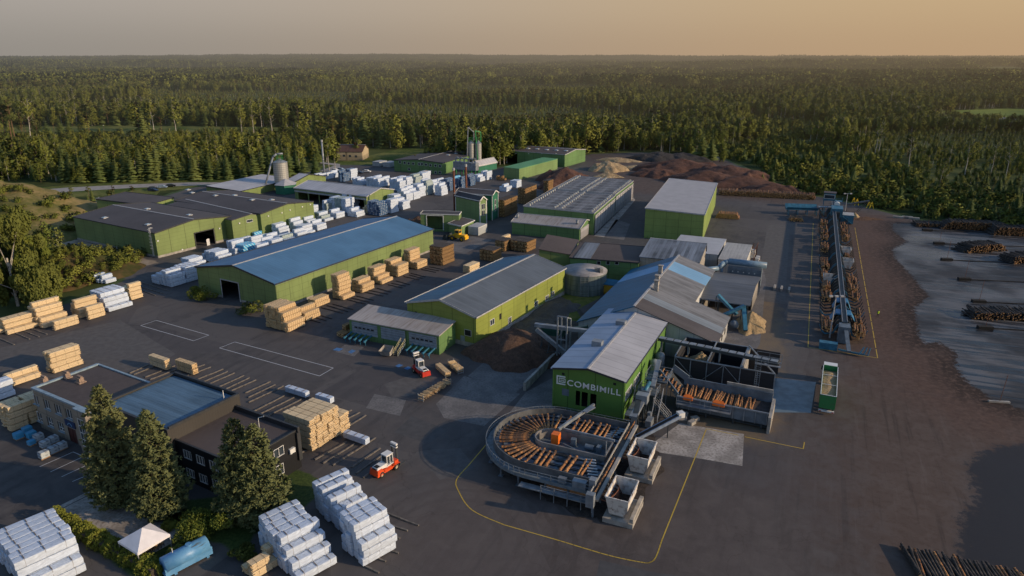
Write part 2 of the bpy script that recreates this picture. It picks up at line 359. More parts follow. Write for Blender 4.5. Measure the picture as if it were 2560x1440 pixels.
# forest floor out to the horizon, gently rolling far away
def terr(x, y):
    x = np.asarray(x, float); y = np.asarray(y, float); r = np.hypot(x, y)
    k = np.clip((r-1100)/3500, 0, 1); k = k*k*(3-2*k)
    h = (vnoise(x, y*.6, 2600, 3)*34+vnoise(x*.7, y, 800, 5)*16-22)*k
    far = np.clip((r-6000)/9000, 0, 1); h += (vnoise(x, y, 4200, 9)*75+vnoise(x, y, 1500, 19)*22-30)*far
    return h
rad = np.concatenate([np.linspace(30, 1100, 60), np.geomspace(1150, 26000, 90)]); ang = np.linspace(R(-52), R(52), 150)
rg_, ag = np.meshgrid(rad, ang, indexing='ij'); gx = rg_*np.sin(ag); gy = rg_*np.cos(ag)
gz = terr(gx, gy)-.12
me = bpy.data.meshes.new('ground'); nr, na = gx.shape; idx = np.arange(nr*na).reshape(nr, na)
q = np.stack([idx[:-1, :-1], idx[:-1, 1:], idx[1:, 1:], idx[1:, :-1]], -1).reshape(-1, 4)[:, ::-1]
me.from_pydata(np.stack([gx.ravel(), gy.ravel(), gz.ravel()], 1).tolist(), [], q.tolist()); me.update()
ground = bpy.data.objects.new('ground', me); C.objects.link(ground); tag(ground, kind='structure')
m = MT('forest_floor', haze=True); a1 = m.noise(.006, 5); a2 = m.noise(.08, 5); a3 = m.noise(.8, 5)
c_ = m.mix(m.ramp(a1, .45, .62), m.mix(m.ramp(a2, .35, .65), (.02, .034, .01), (.05, .065, .018)), (.095, .11, .035)); c_ = m.mix(m.M('MULTIPLY', m.ramp(a3, .5, .8), .5), c_, (.08, .075, .028))
m.col(c_).rough(1).spec(.1); me.materials.append(m.mat)
# thin sheets: fields, verges, roads, slabs, paint
def sheet(name, pix, z, mat, world=None):
    pts_ = world if world is not None else [P(x, y) for x, y in pix]
    mb = MB(); mb.poly([(p[0], p[1], z) for p in pts_]); o = mb.build(name, mat); tag(o, kind='structure'); return o
def fieldmat(name, a, b):
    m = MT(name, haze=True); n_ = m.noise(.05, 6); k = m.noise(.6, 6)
    m.col(m.mix(m.ramp(m.M('ADD', m.M('MULTIPLY', n_, .6), m.M('MULTIPLY', k, .4)), .38, .62), a, b)).rough(1).spec(.1); return m.mat
M_field = fieldmat('field_grass', (.12, .17, .03), (.2, .24, .05)); M_verge = fieldmat('verge_grass', (.05, .085, .018), (.16, .16, .05))
M_road = simple('pale_road', (.30, .28, .26), .9, .15, .4); M_mud = fieldmat('dark_water_edge', (.02, .02, .014), (.05, .045, .025))
FIELDS = [[(1110, 166), (1190, 163), (1400, 161), (1440, 165), (1300, 171), (1170, 176)], [(2330, 278), (2520, 271), (2640, 275), (2640, 296), (2450, 292), (2390, 284)],
          [(1560, 176), (1900, 180), (1900, 184), (1560, 184)], [(2400, 176), (2560, 176), (2560, 186), (2420, 183)], [(0, 318), (330, 314), (620, 318), (900, 320), (900, 326), (400, 335), (0, 334)]]
for fpx in FIELDS:
    zf = max(float(terr(P(*p).x, P(*p).y)) for p in fpx)+.3 if P(*fpx[0]).y > 1100 else .03
    sheet('field', fpx, zf, M_field if fpx[0][0] in (1110, 2330) else M_verge)
sheet('grass_verge', [(120, 520), (250, 490), (360, 470), (400, 478), (380, 500), (270, 530), (160, 575)], .02, M_verge)
sheet('grass_verge', [(60, 470), (360, 452), (560, 448), (760, 425), (850, 405), (1000, 372), (1260, 355), (1270, 368), (1000, 410), (930, 412), (850, 420), (700, 446), (535, 466), (300, 486), (60, 500)], -.02, M_verge)
sheet('roadside_pond', [(200, 505), (250, 492), (345, 484), (335, 494), (262, 508), (226, 520)], .04, simple('pond_water', (.015, .017, .012), .08, .2))
sheet('road', [(60, 478), (170, 469), (330, 461), (480, 456), (560, 456), (560, 462), (480, 464), (330, 470), (180, 479), (90, 487)], .05, M_road)
sheet('road', [(2370, 283), (2450, 291), (2640, 301), (2640, 305), (2440, 295)], .1, M_road)
sheet('road', [(800, 428), (836, 414), (800, 408), (800, 405), (850, 410), (850, 420), (830, 430)], .05, M_road)
M_conc = MT('concrete_slab'); q1 = M_conc.noise(.3, 6); q2 = M_conc.noise(2.5, 6)
M_conc.col(M_conc.mix(M_conc.ramp(q2, .4, .8), M_conc.mix(M_conc.ramp(q1, .35, .65), (.25, .225, .20), (.44, .40, .36)), (.13, .105, .085))).rough(.85).bump(q2, .2, .04); M_conc = M_conc.mat
M_patch = MT('worn_patch'); q1 = M_patch.noise(.3, 6); q2 = M_patch.noise(2.5, 6)
M_patch.col(M_patch.mix(M_patch.ramp(q2, .4, .8), M_patch.mix(M_patch.ramp(q1, .35, .65), (.11, .105, .105), (.17, .16, .155)), (.07, .065, .065))).rough(.85); M_patch = M_patch.mat
M_wetc = MT('wet_concrete'); q1 = M_wetc.noise(.5, 6)
M_wetc.col(M_wetc.mix(M_wetc.ramp(q1, .35, .65), (.07, .105, .13), (.13, .18, .21))).rough(.35); M_wetc = M_wetc.mat
sheet('concrete_slab', [(1600, 1130), (1650, 1095), (1700, 1058), (1860, 1085), (1856, 1165), (1760, 1148), (1640, 1130)], .006, M_conc)
sheet('concrete_slab', [(1275, 1030), (1315, 980), (1390, 940), (1390, 1020)], .006, M_patch)
sheet('concrete_slab', [(1090, 1010), (1160, 940), (1230, 960), (1300, 985), (1210, 1065), (1110, 1045)], .006, M_patch)
sheet('concrete_slab', [(1170, 940), (1250, 870), (1420, 860), (1430, 880), (1320, 955), (1280, 990)], .009, M_patch)
sheet('concrete_slab', [(936, 985), (1015, 1000), (1000, 1040), (915, 1020)], .006, M_patch)
sheet('concrete_slab', [(1485, 590), (1510, 593), (1588, 500), (1583, 493)], .006, M_conc)
sheet('concrete_slab', [(1510, 593), (1560, 600), (1575, 560), (1540, 548)], .006, M_patch)
sheet('concrete_slab', [(1860, 1030), (1890, 940), (2040, 955), (2027, 1032)], .006, M_wetc)
sheet('concrete_slab', [(1800, 860), (1880, 640), (1900, 640), (1915, 700), (1900, 860), (1870, 900)], .006, M_patch)
sheet('concrete_slab', [(838, 880), (862, 862), (910, 868), (885, 891)], .008, M_patch)
sheet('concrete_slab', [(1120, 600), (1180, 590), (1230, 600), (1160, 635), (1110, 620)], .006, M_patch)
sheet('concrete_slab', [(120, 1290), (250, 1225), (340, 1265), (430, 1305), (480, 1330), (380, 1385), (310, 1365), (200, 1310)], .008, M_conc)
sheet('concrete_kerb', [(98, 1290), (248, 1215), (252, 1221), (106, 1296)], .012, M_conc)
M_p1 = simple('new_asphalt', (.062, .060, .061), .85, .15, .8); M_p2 = simple('pale_asphalt', (.088, .082, .080), .9, .15, .8)
for pp, mt, zz in (
        ([(1500, 1400), (1640, 1432), (1700, 1440), (1700, 1500), (1480, 1490)], M_p1, .004), ([(960, 960), (1075, 925), (1110, 965), (985, 1000)], M_p2, .003), ([(1030, 1040), (1120, 1075), (1070, 1110), (985, 1080)], M_p1, .003),
        ([(1040, 1130), (1150, 1120), (1190, 1170), (1100, 1200)], M_p2, .003), ([(560, 690), (900, 800), (880, 830), (540, 720)], M_p1, .003), ([(300, 800), (440, 885), (300, 960), (0, 930), (0, 870)], M_p2, .003), ([(1480, 600), (1620, 615), (1620, 560), (1570, 548)], M_p1, .004),
        ([(1920, 560), (1975, 565), (1962, 760), (1885, 750)], M_p2, .003)): sheet('asphalt_patch', pp, zz, mt)
def litter(name, pts, col, seed, cov=.5):
    m = MT(name); a = m.noise(1.1, 8, rough=.8); e = m.noise(.35, 5); m.col(m.mix(m.ramp(a, .4, .62), c3(col, .6), c3(col, 1.5))).rough(1).bump(a, .8, .1)
    for k in range(len(pts)): pass
    mb = MB(); rs = random.Random(seed); P_ = [P(x, y) for x, y in pts]; n_ = len(P_); out = []
    for i in range(n_):
        a_, b_ = P_[i], P_[(i+1) % n_]
        for t in range(9): q = a_.lerp(b_, t/9); out.append((q.x+rs.gauss(0, .5), q.y+rs.gauss(0, .5), .02))
    mb.poly(out); return tag(mb.build(name, m.mat), kind='structure')
litter('bark_litter', [(1245, 1120), (1300, 1215), (1440, 1290), (1580, 1310), (1650, 1180), (1640, 1090), (1560, 1050), (1400, 1080)], (.042, .031, .025), 1)
litter('bark_litter', [(2048, 560), (2125, 560), (2160, 860), (2050, 862)], (.07, .042, .028), 3)
def paint(c): 
    m = MT('road_paint'); n_ = m.noise(3, 6); m.col(m.mix(m.ramp(n_, .55, .8), c, c3(c, .35))).rough(.7); return m.mat
M_yel, M_whi = paint((.50, .34, .04)), paint((.55, .56, .58))
def line(name, pix, w, mat, closed=False, dash=None):
    mb = MB(); p = [P(x, y) for x, y in pix]; p = p+[p[0]] if closed else p
    for a, b in zip(p, p[1:]):
        d = (b-a); L = d.length; d.normalize(); s = Vector((d.y, -d.x, 0))*w/2; t = 0
        while t < L:
            e = min(L, t+(dash[0] if dash else L)); q0 = a+d*t; q1 = a+d*(e+(w/2 if not dash else 0))
            mb.poly([(q0-s)[:2]+(.014,), (q1-s)[:2]+(.014,), (q1+s)[:2]+(.014,), (q0+s)[:2]+(.014,)]); t = e+(dash[1] if dash else 1)
    return tag(mb.build(name, mat), kind='structure')
def arc(pts, n=6):  # catmull-rom
    out = []; q = [pts[0]]+pts+[pts[-1]]
    for i in range(1, len(q)-2):
        for k in range(n):
            t = k/n; out.append(tuple(.5*((2*q[i][j])+(-q[i-1][j]+q[i+1][j])*t+(2*q[i-1][j]-5*q[i][j]+4*q[i+1][j]-q[i+2][j])*t*t+(-q[i-1][j]+3*q[i][j]-3*q[i+1][j]+q[i+2][j])*t**3) for j in (0, 1)))
    return out+[pts[-1]]
line('yellow_line_marking', [(1215, 1112)]+arc([(1170, 1165), (1142, 1198), (1145, 1225), (1180, 1275), (1260, 1312)])+arc([(1400, 1352), (1520, 1388), (1600, 1405), (1625, 1406), (1640, 1392), (1655, 1350)])+[(1765, 1075)], .16, M_yel)
line('yellow_line_marking', [(1765, 1072), (1845, 1088)], .16, M_yel); line('yellow_line_marking', [(1862, 1092), (2008, 1122), (2011, 1106)], .16, M_yel)
line('yellow_line_marking', [(2033, 558), (2020, 868), (2194, 895)], .16, M_yel); line('yellow_line_marking', [(2194, 895), (2137, 568)], .18, M_yel, dash=(5, .8))
line('white_line_marking', [(352, 814), (391, 801), (522, 838), (484, 852)], .14, M_whi, True)
line('white_line_marking', [(549, 870), (587, 855), (833, 920), (799, 940)], .14, M_whi, True)
line('parking_line_marking', [(99, 1167), (183, 1130), (247, 1157)], .12, M_whi)
for a, b in (((126, 1180), (207, 1142)), ((154, 1192), (232, 1156)), ((181, 1204), (247, 1176))): line('parking_line_marking', [a, b], .12, M_whi)
for q in ([(800+32, 875), (842, 869), (858, 872), (848, 878)], [(870, 880), (880, 874), (890, 877), (878, 884)], [(988, 915), (998, 910), (1008, 913), (996, 919)], [(1010, 921), (1020, 916), (1030, 919), (1018, 925)]):
    sheet('blue_floor_marking', q, .016, simple('blue_paint', (.06, .16, .34), .7))
# ------------------------------------------------------------------ trees
def leafmat(name, a, b, c=None, haze=True, scale=.35, fl=.8):
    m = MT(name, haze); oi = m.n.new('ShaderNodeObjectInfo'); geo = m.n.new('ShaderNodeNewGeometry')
    big = m.noise(.006, 3, geo.outputs['Position']); cl = m.noise(scale, 3)
    x = m.M('ADD', m.M('MULTIPLY', oi.outputs['Random'], .55), m.M('MULTIPLY', m.ramp(big, .3, .7), .45))
    k = m.mix(x, a, b); k = m.mix(m.M('MULTIPLY', m.ramp(cl, .45, .7), .35), k, c or c3(b, 1.4))
    # foliage shades as one rounded crown: normals lean outwards from the stem
    def VM(op, *a_):
        v = m.n.new('ShaderNodeVectorMath'); v.operation = op
        for i, x_ in enumerate(a_):
            if isinstance(x_, (tuple, float)): v.inputs[3 if op == 'SCALE' and i == 1 else i].default_value = x_
            else: m.l.new(x_, v.inputs[i])
        return v.outputs[0]
    flat = VM('NORMALIZE', VM('MULTIPLY', m.tc.outputs['Object'], (1., 1., 0.)))
    vt = m.n.new('ShaderNodeVectorTransform'); vt.vector_type = 'NORMAL'; vt.convert_from = 'OBJECT'; vt.convert_to = 'WORLD'; m.l.new(flat, vt.inputs[0])
    nn_ = VM('NORMALIZE', VM('ADD', VM('SCALE', VM('NORMALIZE', VM('ADD', vt.outputs[0], (0., 0., .45))), fl), VM('SCALE', geo.outputs['Normal'], 1-fl)))
    m.l.new(nn_, m.b.inputs['Normal'])
    m.col(k).rough(.8).spec(.12); return m.mat
M_spr = leafmat('spruce_needles', (.05, .085, .026), (.13, .155, .045))
M_pin = leafmat('pine_needles', (.07, .095, .028), (.17, .165, .045))
M_bir = leafmat('birch_leaves', (.115, .145, .03), (.25, .26, .052))
M_bus = leafmat('bush_leaves', (.085, .12, .024), (.23, .23, .042))
M_bark = simple('dark_bark', (.06, .045, .035), .9, .3, 2, haze=True); M_pbark = simple('pine_bark', (.19, .11, .06), .9, .3, 1, haze=True)
M_bbark = MT('birch_bark', True); q1 = M_bbark.noise(1.4, 4, M_bbark.vec(1, 1, 2.5)); M_bbark.col(M_bbark.mix(M_bbark.ramp(q1, .55, .65), (.42, .38, .32), (.06, .05, .04))).rough(.8); M_bbark = M_bbark.mat
rr_ = random.Random(11)
def leaf(mb, c, s, up=.5):
    """one leaf-clump face, tilted at random"""
    a = Vector((rr_.gauss(0, 1), rr_.gauss(0, 1), rr_.gauss(0, up))).normalized(); b = Vector((rr_.gauss(0, 1), rr_.gauss(0, 1), rr_.gauss(0, up+.3)))
    b = (b-a*b.dot(a)).normalized(); s1 = s*rr_.uniform(.6, 1.3); s2 = s*rr_.uniform(.5, 1)
    mb.add([c-a*s1*.5, c+b*s2*.5, c+a*s1*.5, c-b*s2*.5], [(0, 1, 2, 3)])
def spruce_crown(h=14, r=2.6, lv=20, nb=9):
    mb = MB()
    for i in range(lv):
        t = i/(lv-1); z = h*(.06+.94*t); rad = r*(1-t)**.85*rr_.uniform(.85, 1.12)+.12
        k = max(4, int(nb*(1-t*.55)))
        for j in range(k):
            a = 2*math.pi*(j+rr_.random())/k; L = rad*rr_.uniform(.7, 1.2); d = Vector((math.cos(a), math.sin(a), 0)); sd = Vector((-d.y, d.x, 0))
            w_ = L*.33+.1; dz = -L*.28
            for (f0, f1, wa, wb) in ((0, .55, .25, 1), (.55, 1, 1, .15)):
                p = d*(L*f0)+Vector((0, 0, z+dz*f0*f0)); q_ = d*(L*f1)+Vector((0, 0, z+dz*f1+rr_.uniform(0, .12)*L*f1))
                mb.add([p-sd*w_*wa-Vector((0, 0, .12*L*wa)), q_-sd*w_*wb-Vector((0, 0, .12*L*wb)), q_, p], [(0, 1, 2, 3)])
                mb.add([p+sd*w_*wa-Vector((0, 0, .12*L*wa)), q_+sd*w_*wb-Vector((0, 0, .12*L*wb)), q_, p], [(3, 2, 1, 0)])
    return mb
def blob_crown(blobs, n, s, shell=.55):
    mb = MB(); tot = sum(b[3]**2 for b in blobs)
    for (x, y, z, r, q_) in blobs:
        for _ in range(int(n*r*r/tot)):
            v = Vector((rr_.gauss(0, 1), rr_.gauss(0, 1), rr_.gauss(0, 1))).normalized()*(r*(shell+(1-shell)*rr_.random()**.5)*rr_.uniform(.8, 1.12))
            leaf(mb, Vector((x+v.x, y+v.y, z+v.z*q_)), s)
    return mb
def birch_crown(h=18, n=620, s=.75, lo=.35, wid=.17, weep=0):
    bl = []
    for i in range(11):
        t = rr_.random(); z = h*(lo+(.97-lo)*t); rad = h*wid*math.sin(math.pi*min(1, .18+t*.8))**.8
        a = rr_.random()*6.28; bl.append((math.cos(a)*rad*.55, math.sin(a)*rad*.55, z, rad*rr_.uniform(.5, .8), 1.35))
    return blob_crown(bl, n, s)
def pine_crown(h=20, n=420, s=.8):
    bl = []
    for i in range(9):
        t = rr_.random(); z = h*(.58+.38*t); rad = h*.11*(1.2-t*.7); a = rr_.random()*6.28
        bl.append((math.cos(a)*rad*.8, math.sin(a)*rad*.8, z, rad*rr_.uniform(.55, .9), .55))
    return blob_crown(bl, n, s)
def bush_crown(h=4, n=260, s=.6):
    bl = [(rr_.uniform(-1, 1)*h*.35, rr_.uniform(-1, 1)*h*.35, h*rr_.uniform(.25, .7), h*rr_.uniform(.22, .36), 1.1) for _ in range(7)]
    return blob_crown(bl, n, s)
def trunk(h, r, lean=0, limbs=0, lo=.4):
    mb = MB(); p = Vector((0, 0, -.3)); k = 5
    top = h*.93
    for i in range(k):
        q_ = Vector((lean*((i+1)/k)**1.5*h+rr_.uniform(-.01, .01)*h, rr_.uniform(-.01, .01)*h, top*(i+1)/k))
        mb.tube(p, q_, r*(1-i/k*.85), r*(1-(i+1)/k*.85), n=6, cap=False); p = q_
    for i in range(limbs):
        z = h*rr_.uniform(lo, .85); a = rr_.random()*6.28; L = h*rr_.uniform(.08, .16)
        mb.tube((0, 0, z), (math.cos(a)*L, math.sin(a)*L, z+L*.9), r*.3, r*.08, n=4, cap=False)
    return mb
VARS = {}   # kind -> list of (crown mesh, trunk mesh, nominal height)
def mk(kind, crown, tr_, ml, mtk, h):
    oc = crown.build(kind+'_crown', ml, smooth=False); ot = tr_.build(kind+'_trunk', mtk)
    VARS.setdefault(kind, []).append((oc.data, ot.data, h)); bpy.data.objects.remove(oc); bpy.data.objects.remove(ot)
for i in range(4):
    mk('spruce', spruce_crown(14, 2.9+.35*i, 20, 10), trunk(14, .18), M_spr, M_bark, 14)
    mk('birch', birch_crown(18), trunk(18, .2, 0, 7), M_bir, M_bbark, 18)
    mk('pine', pine_crown(20), trunk(20, .24, rr_.uniform(-.03, .03), 5, .6), M_pin, M_pbark, 20)
    mk('bush', bush_crown(4), trunk(3, .12, 0, 4), M_bus, M_bark, 4)
    mk('tall_birch', birch_crown(23, 420, .7, .52, .15), trunk(23, .26, rr_.uniform(-.05, .05), 10, .45), M_bir, M_bbark, 23)
    mk('leafy', birch_crown(15, 760, .8, .12, .24), trunk(15, .3, 0, 6), M_bus, M_bark, 15)
NAMES = {'spruce': 'spruce_tree', 'birch': 'birch_tree', 'pine': 'pine_tree', 'bush': 'bush', 'tall_birch': 'birch_tree', 'leafy': 'leafy_tree'}
def tree(kind, px, py, h, label, group=None, az=None, vi=None, world=None, lean=0, wid=1.0):
    cr, tk, h0 = VARS[kind][rr_.randrange(4) if vi is None else vi]
    p = Vector(world) if world is not None else P(px, py)
    cat = {'bush': 'bush'}.get(kind, 'tree')
    root = thing(NAMES[kind], label, cat, p, rr_.uniform(0, 360) if az is None else az, group)
    k = h/h0; root.scale = (k*wid*rr_.uniform(.9, 1.1), k*wid*rr_.uniform(.9, 1.1), k); root.rotation_euler.y = lean
    for nm, d in (('trunk', tk), ('crown', cr)):
        o = bpy.data.objects.new(nm, d); C.objects.link(o); o.parent = root
    return root
taken = []
def T(kind, bx, by, ty, label, group=None, wid=1.0, lean=0):
    h = hgt(bx, by, bx, ty); g = P(bx, by); taken.append((g.x, g.y)); return tree(kind, bx, by, h, label, group, wid=wid, lean=lean)
# trees that stand out from the forest, one by one
T('tall_birch', 78, 358, 238, 'tall leaning birch with pale trunk in the field at far left', lean=-.06)
T('pine', 38, 352, 250, 'pine with bare reddish trunk just left of the leaning birch', lean=-.05)
T('pine', 12, 335, 255, 'bare-trunked pine nearest the left edge of the picture', lean=-.05)
T('pine', 30, 350, 240, 'tallest pine of the bare-trunked group at far left', lean=-.04)
T('tall_birch', 180, 290, 220, 'slim birch with white trunk at the forest edge, right of the leaning birch')
T('tall_birch', 98, 292, 235, 'short slim birch with pale trunk between the left pines and the forest')
T('tall_birch', 607, 350, 258, 'pale birch left of the twin-stemmed pair behind the spruce row')
T('tall_birch', 636, 346, 244, 'tall pale birch in the middle of the group behind the spruce row')
T('tall_birch', 683, 356, 252, 'broad pale birch at the right of the group behind the spruce row', wid=1.2)
T('pine', 407, 348, 285, 'pine with orange trunk in front of the dark spruce clump', wid=1.1)
T('birch', 440, 330, 240, 'wide birch right of the dark spruce clump', wid=1.3)
T('birch', 385, 330, 240, 'birch rising behind the pine with orange trunk', wid=1.2)
T('leafy', 352, 346, 248, 'large dark broadleaf tree at the left of the clump in the field', wid=1.1)
T('spruce', 362, 348, 262, 'dark spruce in the clump in the field')
T('leafy', 750, 345, 252, 'big round broadleaf tree right of the pale birches', wid=1.2)
T('leafy', 712, 365, 315, 'bright yellow-green maple behind the spruce row', wid=1.2)
T('leafy', 215, 352, 325, 'small yellowing tree beside the power pole')
T('birch', 824, 430, 315, 'leafy birch right of the grey mast'); T('birch', 838, 426, 340, 'smaller birch behind the grey mast', wid=1.2)
T('birch', 896, 398, 342, 'birch standing in front of the old farmhouse', wid=1.3)
T('tall_birch', 1410, 372, 290, 'tall light birch behind the right end of the green hall', wid=1.3)
T('birch', 1432, 366, 280, 'full yellow-green birch behind the right end of the green hall', wid=1.4)
T('birch', 1625, 368, 318, 'light slender birch at the forest edge behind the scrap heaps')
T('tall_birch', 2187, 392, 300, 'left one of the twin white-trunked birches right of centre')
T('tall_birch', 2196, 390, 296, 'right one of the twin white-trunked birches right of centre')
T('tall_birch', 2270, 424, 335, 'round-crowned birch between the twin birches and the right edge', wid=1.2)
T('tall_birch', 2345, 478, 398, 'slim pale birch leaning over the young wood at right', lean=.04)
T('tall_birch', 2412, 440, 345, 'tall birch with bright crown, third from the right edge', wid=1.2)
T('tall_birch', 2476, 440, 352, 'tall birch, second from the right edge'); T('tall_birch', 2512, 455, 350, 'tall birch nearest the right edge', wid=1.1)
T('pine', 1977, 342, 290, 'lone pine with bare trunk in the clearing at right'); T('tall_birch', 1918, 322, 262, 'white-trunked birch in the clearing behind the brown heaps')
T('pine', 2268, 395, 330, 'pine beside the round-crowned birch'); T('tall_birch', 2112, 420, 390, 'tiny pale birch in the young wood')
T('tall_birch', 2372, 405, 345, 'bare pale birch trunk among the tall trees at right')
# the spruce row along the road
for i in range(30):
    x = 165+i*21.5+rr_.uniform(-5, 5); by = 455-(x-165)*.020+rr_.uniform(-2, 2)
    T('spruce', x, by, by-rr_.uniform(58, 92), 'dark young spruce in the row along the pale road', 'spruces in the row along the road', wid=1.15)
for i in range(34):
    x = 20+i*22+rr_.uniform(-9, 9); by = 436-max(0, x-200)*.02+rr_.uniform(-10, 2)
    T(rr_.choice(['birch', 'leafy', 'spruce', 'birch']), x, by, by-rr_.uniform(50, 95), 'young mixed tree behind the spruce row along the road', 'young trees behind the spruce row', wid=1.2)
for i in range(42):   # the forest edge behind the far halls
    x = 860+i*23+rr_.uniform(-8, 8); by = 372-(abs(x-1300)*.01)+rr_.uniform(-5, 3)
    if x > 1700: by = 380+(x-1700)*.25
    T(rr_.choice(['birch', 'leafy', 'birch', 'spruce']), x, by, by-rr_.uniform(55, 95), 'broadleaf or spruce tree at the forest edge behind the far green halls', 'trees at the forest edge behind the far halls', wid=1.15)
for i in range(70):   # young wood along the right rim of the yard
    t = rr_.random(); x = 1900+t*760; by = 470+(x-1900)*.17-rr_.random()*60
    if x > 2290: by = min(by, 548+(x-2290)*.07-4)
    T(rr_.choice(['bush', 'bush', 'leafy', 'birch', 'spruce']), x, by, by-rr_.uniform(16, 40), 'young tree in the low wood beside the wet log yard', 'young trees beside the wet log yard', wid=1.3)
# ------------------------------------------------------------------ the forest beyond, as one mass
proto = bpy.data.collections.new('forest_sources')
order = ['bush', 'birch', 'leafy', 'pine', 'spruce', 'tall_birch']
src = []
for kd in order:
    for j, (cr, tk, h0) in enumerate(VARS[kd]):
        me = bpy.data.meshes.new('s'); nv = len(cr.vertices)
        v = [tuple(x.co/h0) for x in cr.vertices]+[tuple(x.co/h0) for x in tk.vertices]
        f = [tuple(p.vertices) for p in cr.polygons]+[tuple(nv+i for i in p.vertices) for p in tk.polygons]
        me.from_pydata(v, [], f); me.materials.append(cr.materials[0]); me.materials.append(tk.materials[0])
        me.polygons.foreach_set('material_index', [0]*len(cr.polygons)+[1]*len(tk.polygons)); me.update()
        o = bpy.data.objects.new('tree_source_%02d' % len(src), me); proto.objects.link(o); src.append(o)
for j in range(4):   # far canopy pieces: a dozen small crowns each, 1 unit = one tree height
    mb = MB()
    for k in range(16):
        cx, cy, hh = rr_.uniform(-1.1, 1.1), rr_.uniform(-1.1, 1.1), rr_.uniform(.65, 1.08); pointed = rr_.random() < .5
        for _ in range(34):
            t = rr_.random(); rad = (.17*(1-t)+.02) if pointed else .15*math.sin(math.pi*(.15+.8*t)); a = rr_.random()*6.28
            leaf(mb, Vector((cx+math.cos(a)*rad, cy+math.sin(a)*rad, hh*(.25+.75*t))), .13)
        if rr_.random() < .3: mb.tube((cx, cy, 0), (cx, cy, hh*.7), .012, n=3, cap=False)
    me_o = mb.build('x', [M_pin if j % 2 else M_bir]); d = me_o.data; bpy.data.objects.remove(me_o)
    o = bpy.data.objects.new('tree_source_%02d' % len(src), d); proto.objects.link(o); src.append(o)
def scatter():
    rs = np.random.RandomState(5); out = []
    tk = np.array(taken)
    def band(r0, r1, sp, kind):
        n_ = int(.5*(r1*r1-r0*r0)*R(88)/(sp*sp)); r = np.sqrt(rs.uniform(r0*r0, r1*r1, n_)); a = rs.uniform(R(-44), R(44), n_)
        return r*np.sin(a), r*np.cos(a)
    fields = [px_poly(f) for f in FIELDS]
    clr = [px_poly(p) for p in ([(1720, 420), (1700, 395), (1900, 345), (2000, 350), (2180, 400), (2400, 470), (2640, 520), (2640, 640), (2290, 548), (2060, 495), (1900, 470)],
                                [(-100, 345), (300, 335), (620, 330), (900, 322), (900, 352), (600, 352), (300, 362), (-100, 372)],
                                [(1880, 290), (2100, 320), (2000, 360), (1820, 330)], [(2310, 284), (2640, 288), (2640, 335), (2340, 325)], [(1100, 172), (1440, 168), (1440, 192), (1100, 196)], [(1500, 300), (1640, 300), (1660, 330), (1480, 335)])]
    rest = px_poly([(-100, 372), (300, 358), (720, 352), (880, 372), (840, 402), (700, 426), (300, 452), (100, 462), (-100, 480)])
    mound = px_poly([(-400, 430), (60, 455), (120, 500), (260, 520), (150, 620), (-400, 900)])
    road = px_poly([(60, 462), (330, 452), (560, 447), (860, 398), (1010, 366), (1270, 350), (1300, 372), (1000, 420), (860, 425), (560, 470), (300, 495), (60, 500)])
    farm = px_poly([(835, 362), (930, 362), (1010, 370), (940, 410), (850, 410)])
    X = []
    for r0, r1, sp, far in ((250, 750, 5.8, 0), (750, 1500, 7.8, 0), (1500, 3200, 25, 1), (3200, 7000, 44, 1), (7000, 16000, 95, 1)):
        x, y = band(r0, r1, sp, far); p2 = np.stack([x, y], 1)
        ok = sdist(p2, YARD) > 3
        for fpoly in fields: ok &= sdist(p2, fpoly) > (3 if not far else 10)
        ok &= sdist(p2, mound) > 0; ok &= sdist(p2, road) > 0; ok &= sdist(p2, farm) > 0
        x, y = x[ok], y[ok]; p2 = p2[ok]
        young = np.zeros(len(x), bool)
        for cp in clr: young |= sdist(p2, cp) < 4*(vnoise(x, y, 25, 2)-.3)
        yrest = sdist(p2, rest) < 0
        st_ = vnoise(x, y, 210, 1)*.6+vnoise(x, y, 60, 4)*.4; st2 = vnoise(x, y, 420, 8); st3 = vnoise(x, y, 150, 12)*.6+vnoise(x, y, 420, 13)*.4; st4 = vnoise(x*.45, y, 170, 31)
        st5 = vnoise(x*.35, y, 420, 41)*.7+vnoise(x*.5, y, 900, 42)*.3
        u = rs.rand(len(x)); h = np.zeros(len(x)); ix = np.zeros(len(x), int)
        for i in range(len(x)):
            if far:
                if st5[i] > .64: h[i] = 0; continue
                h[i] = (8+20*st_[i])*(1 if r1 <= 3200 else 1.25 if r1 <= 7000 else 1.9); ix[i] = 24+rs.randint(4)
                if r1 > 3200: h[i] *= 1.15
                continue
            if young[i]: k = 0 if u[i] < .5 else 1 if u[i] < .62 else 2 if u[i] < .8 else 4; h[i] = rs.uniform(2.5, 6.5) if k != 4 else rs.uniform(4, 8)
            elif yrest[i]: k = 1 if u[i] < .35 else 2 if u[i] < .7 else 4 if u[i] < .97 else 0; h[i] = rs.uniform(7, 12)
            else:
                con = st3[i]-(.10 if x[i] > 60 else 0)
                if con > .60: k = 3 if u[i] < .5 else 4 if u[i] < .85 else 1
                elif con < .48: k = 1 if u[i] < .45 else 2 if u[i] < .8 else 4
                else: k = 4 if u[i] < .35 else 3 if u[i] < .5 else 1 if u[i] < .75 else 2
                if u[i] > .985: k = 5
                h[i] = (9+16*st_[i]+7*(st2[i]-.5))*rs.uniform(.72, 1.2)*(1.12 if k in (3, 5) else 1)
                if st4[i] > .70: h[i] *= .35
                if st4[i] > .84: h[i] *= .8
            ix[i] = k*4+rs.randint(4)
        ok = h > 0; x, y, h, ix = x[ok], y[ok], h[ok], ix[ok]
        X.append(np.stack([x, y, terr(x, y), h, ix, rs.uniform(0, 6.28, len(x)), rs.uniform(.85, 1.25, len(x))*(1.15 if not far else 1.25)], 1))
    return np.concatenate(X)
X = scatter(); print('forest points', len(X))
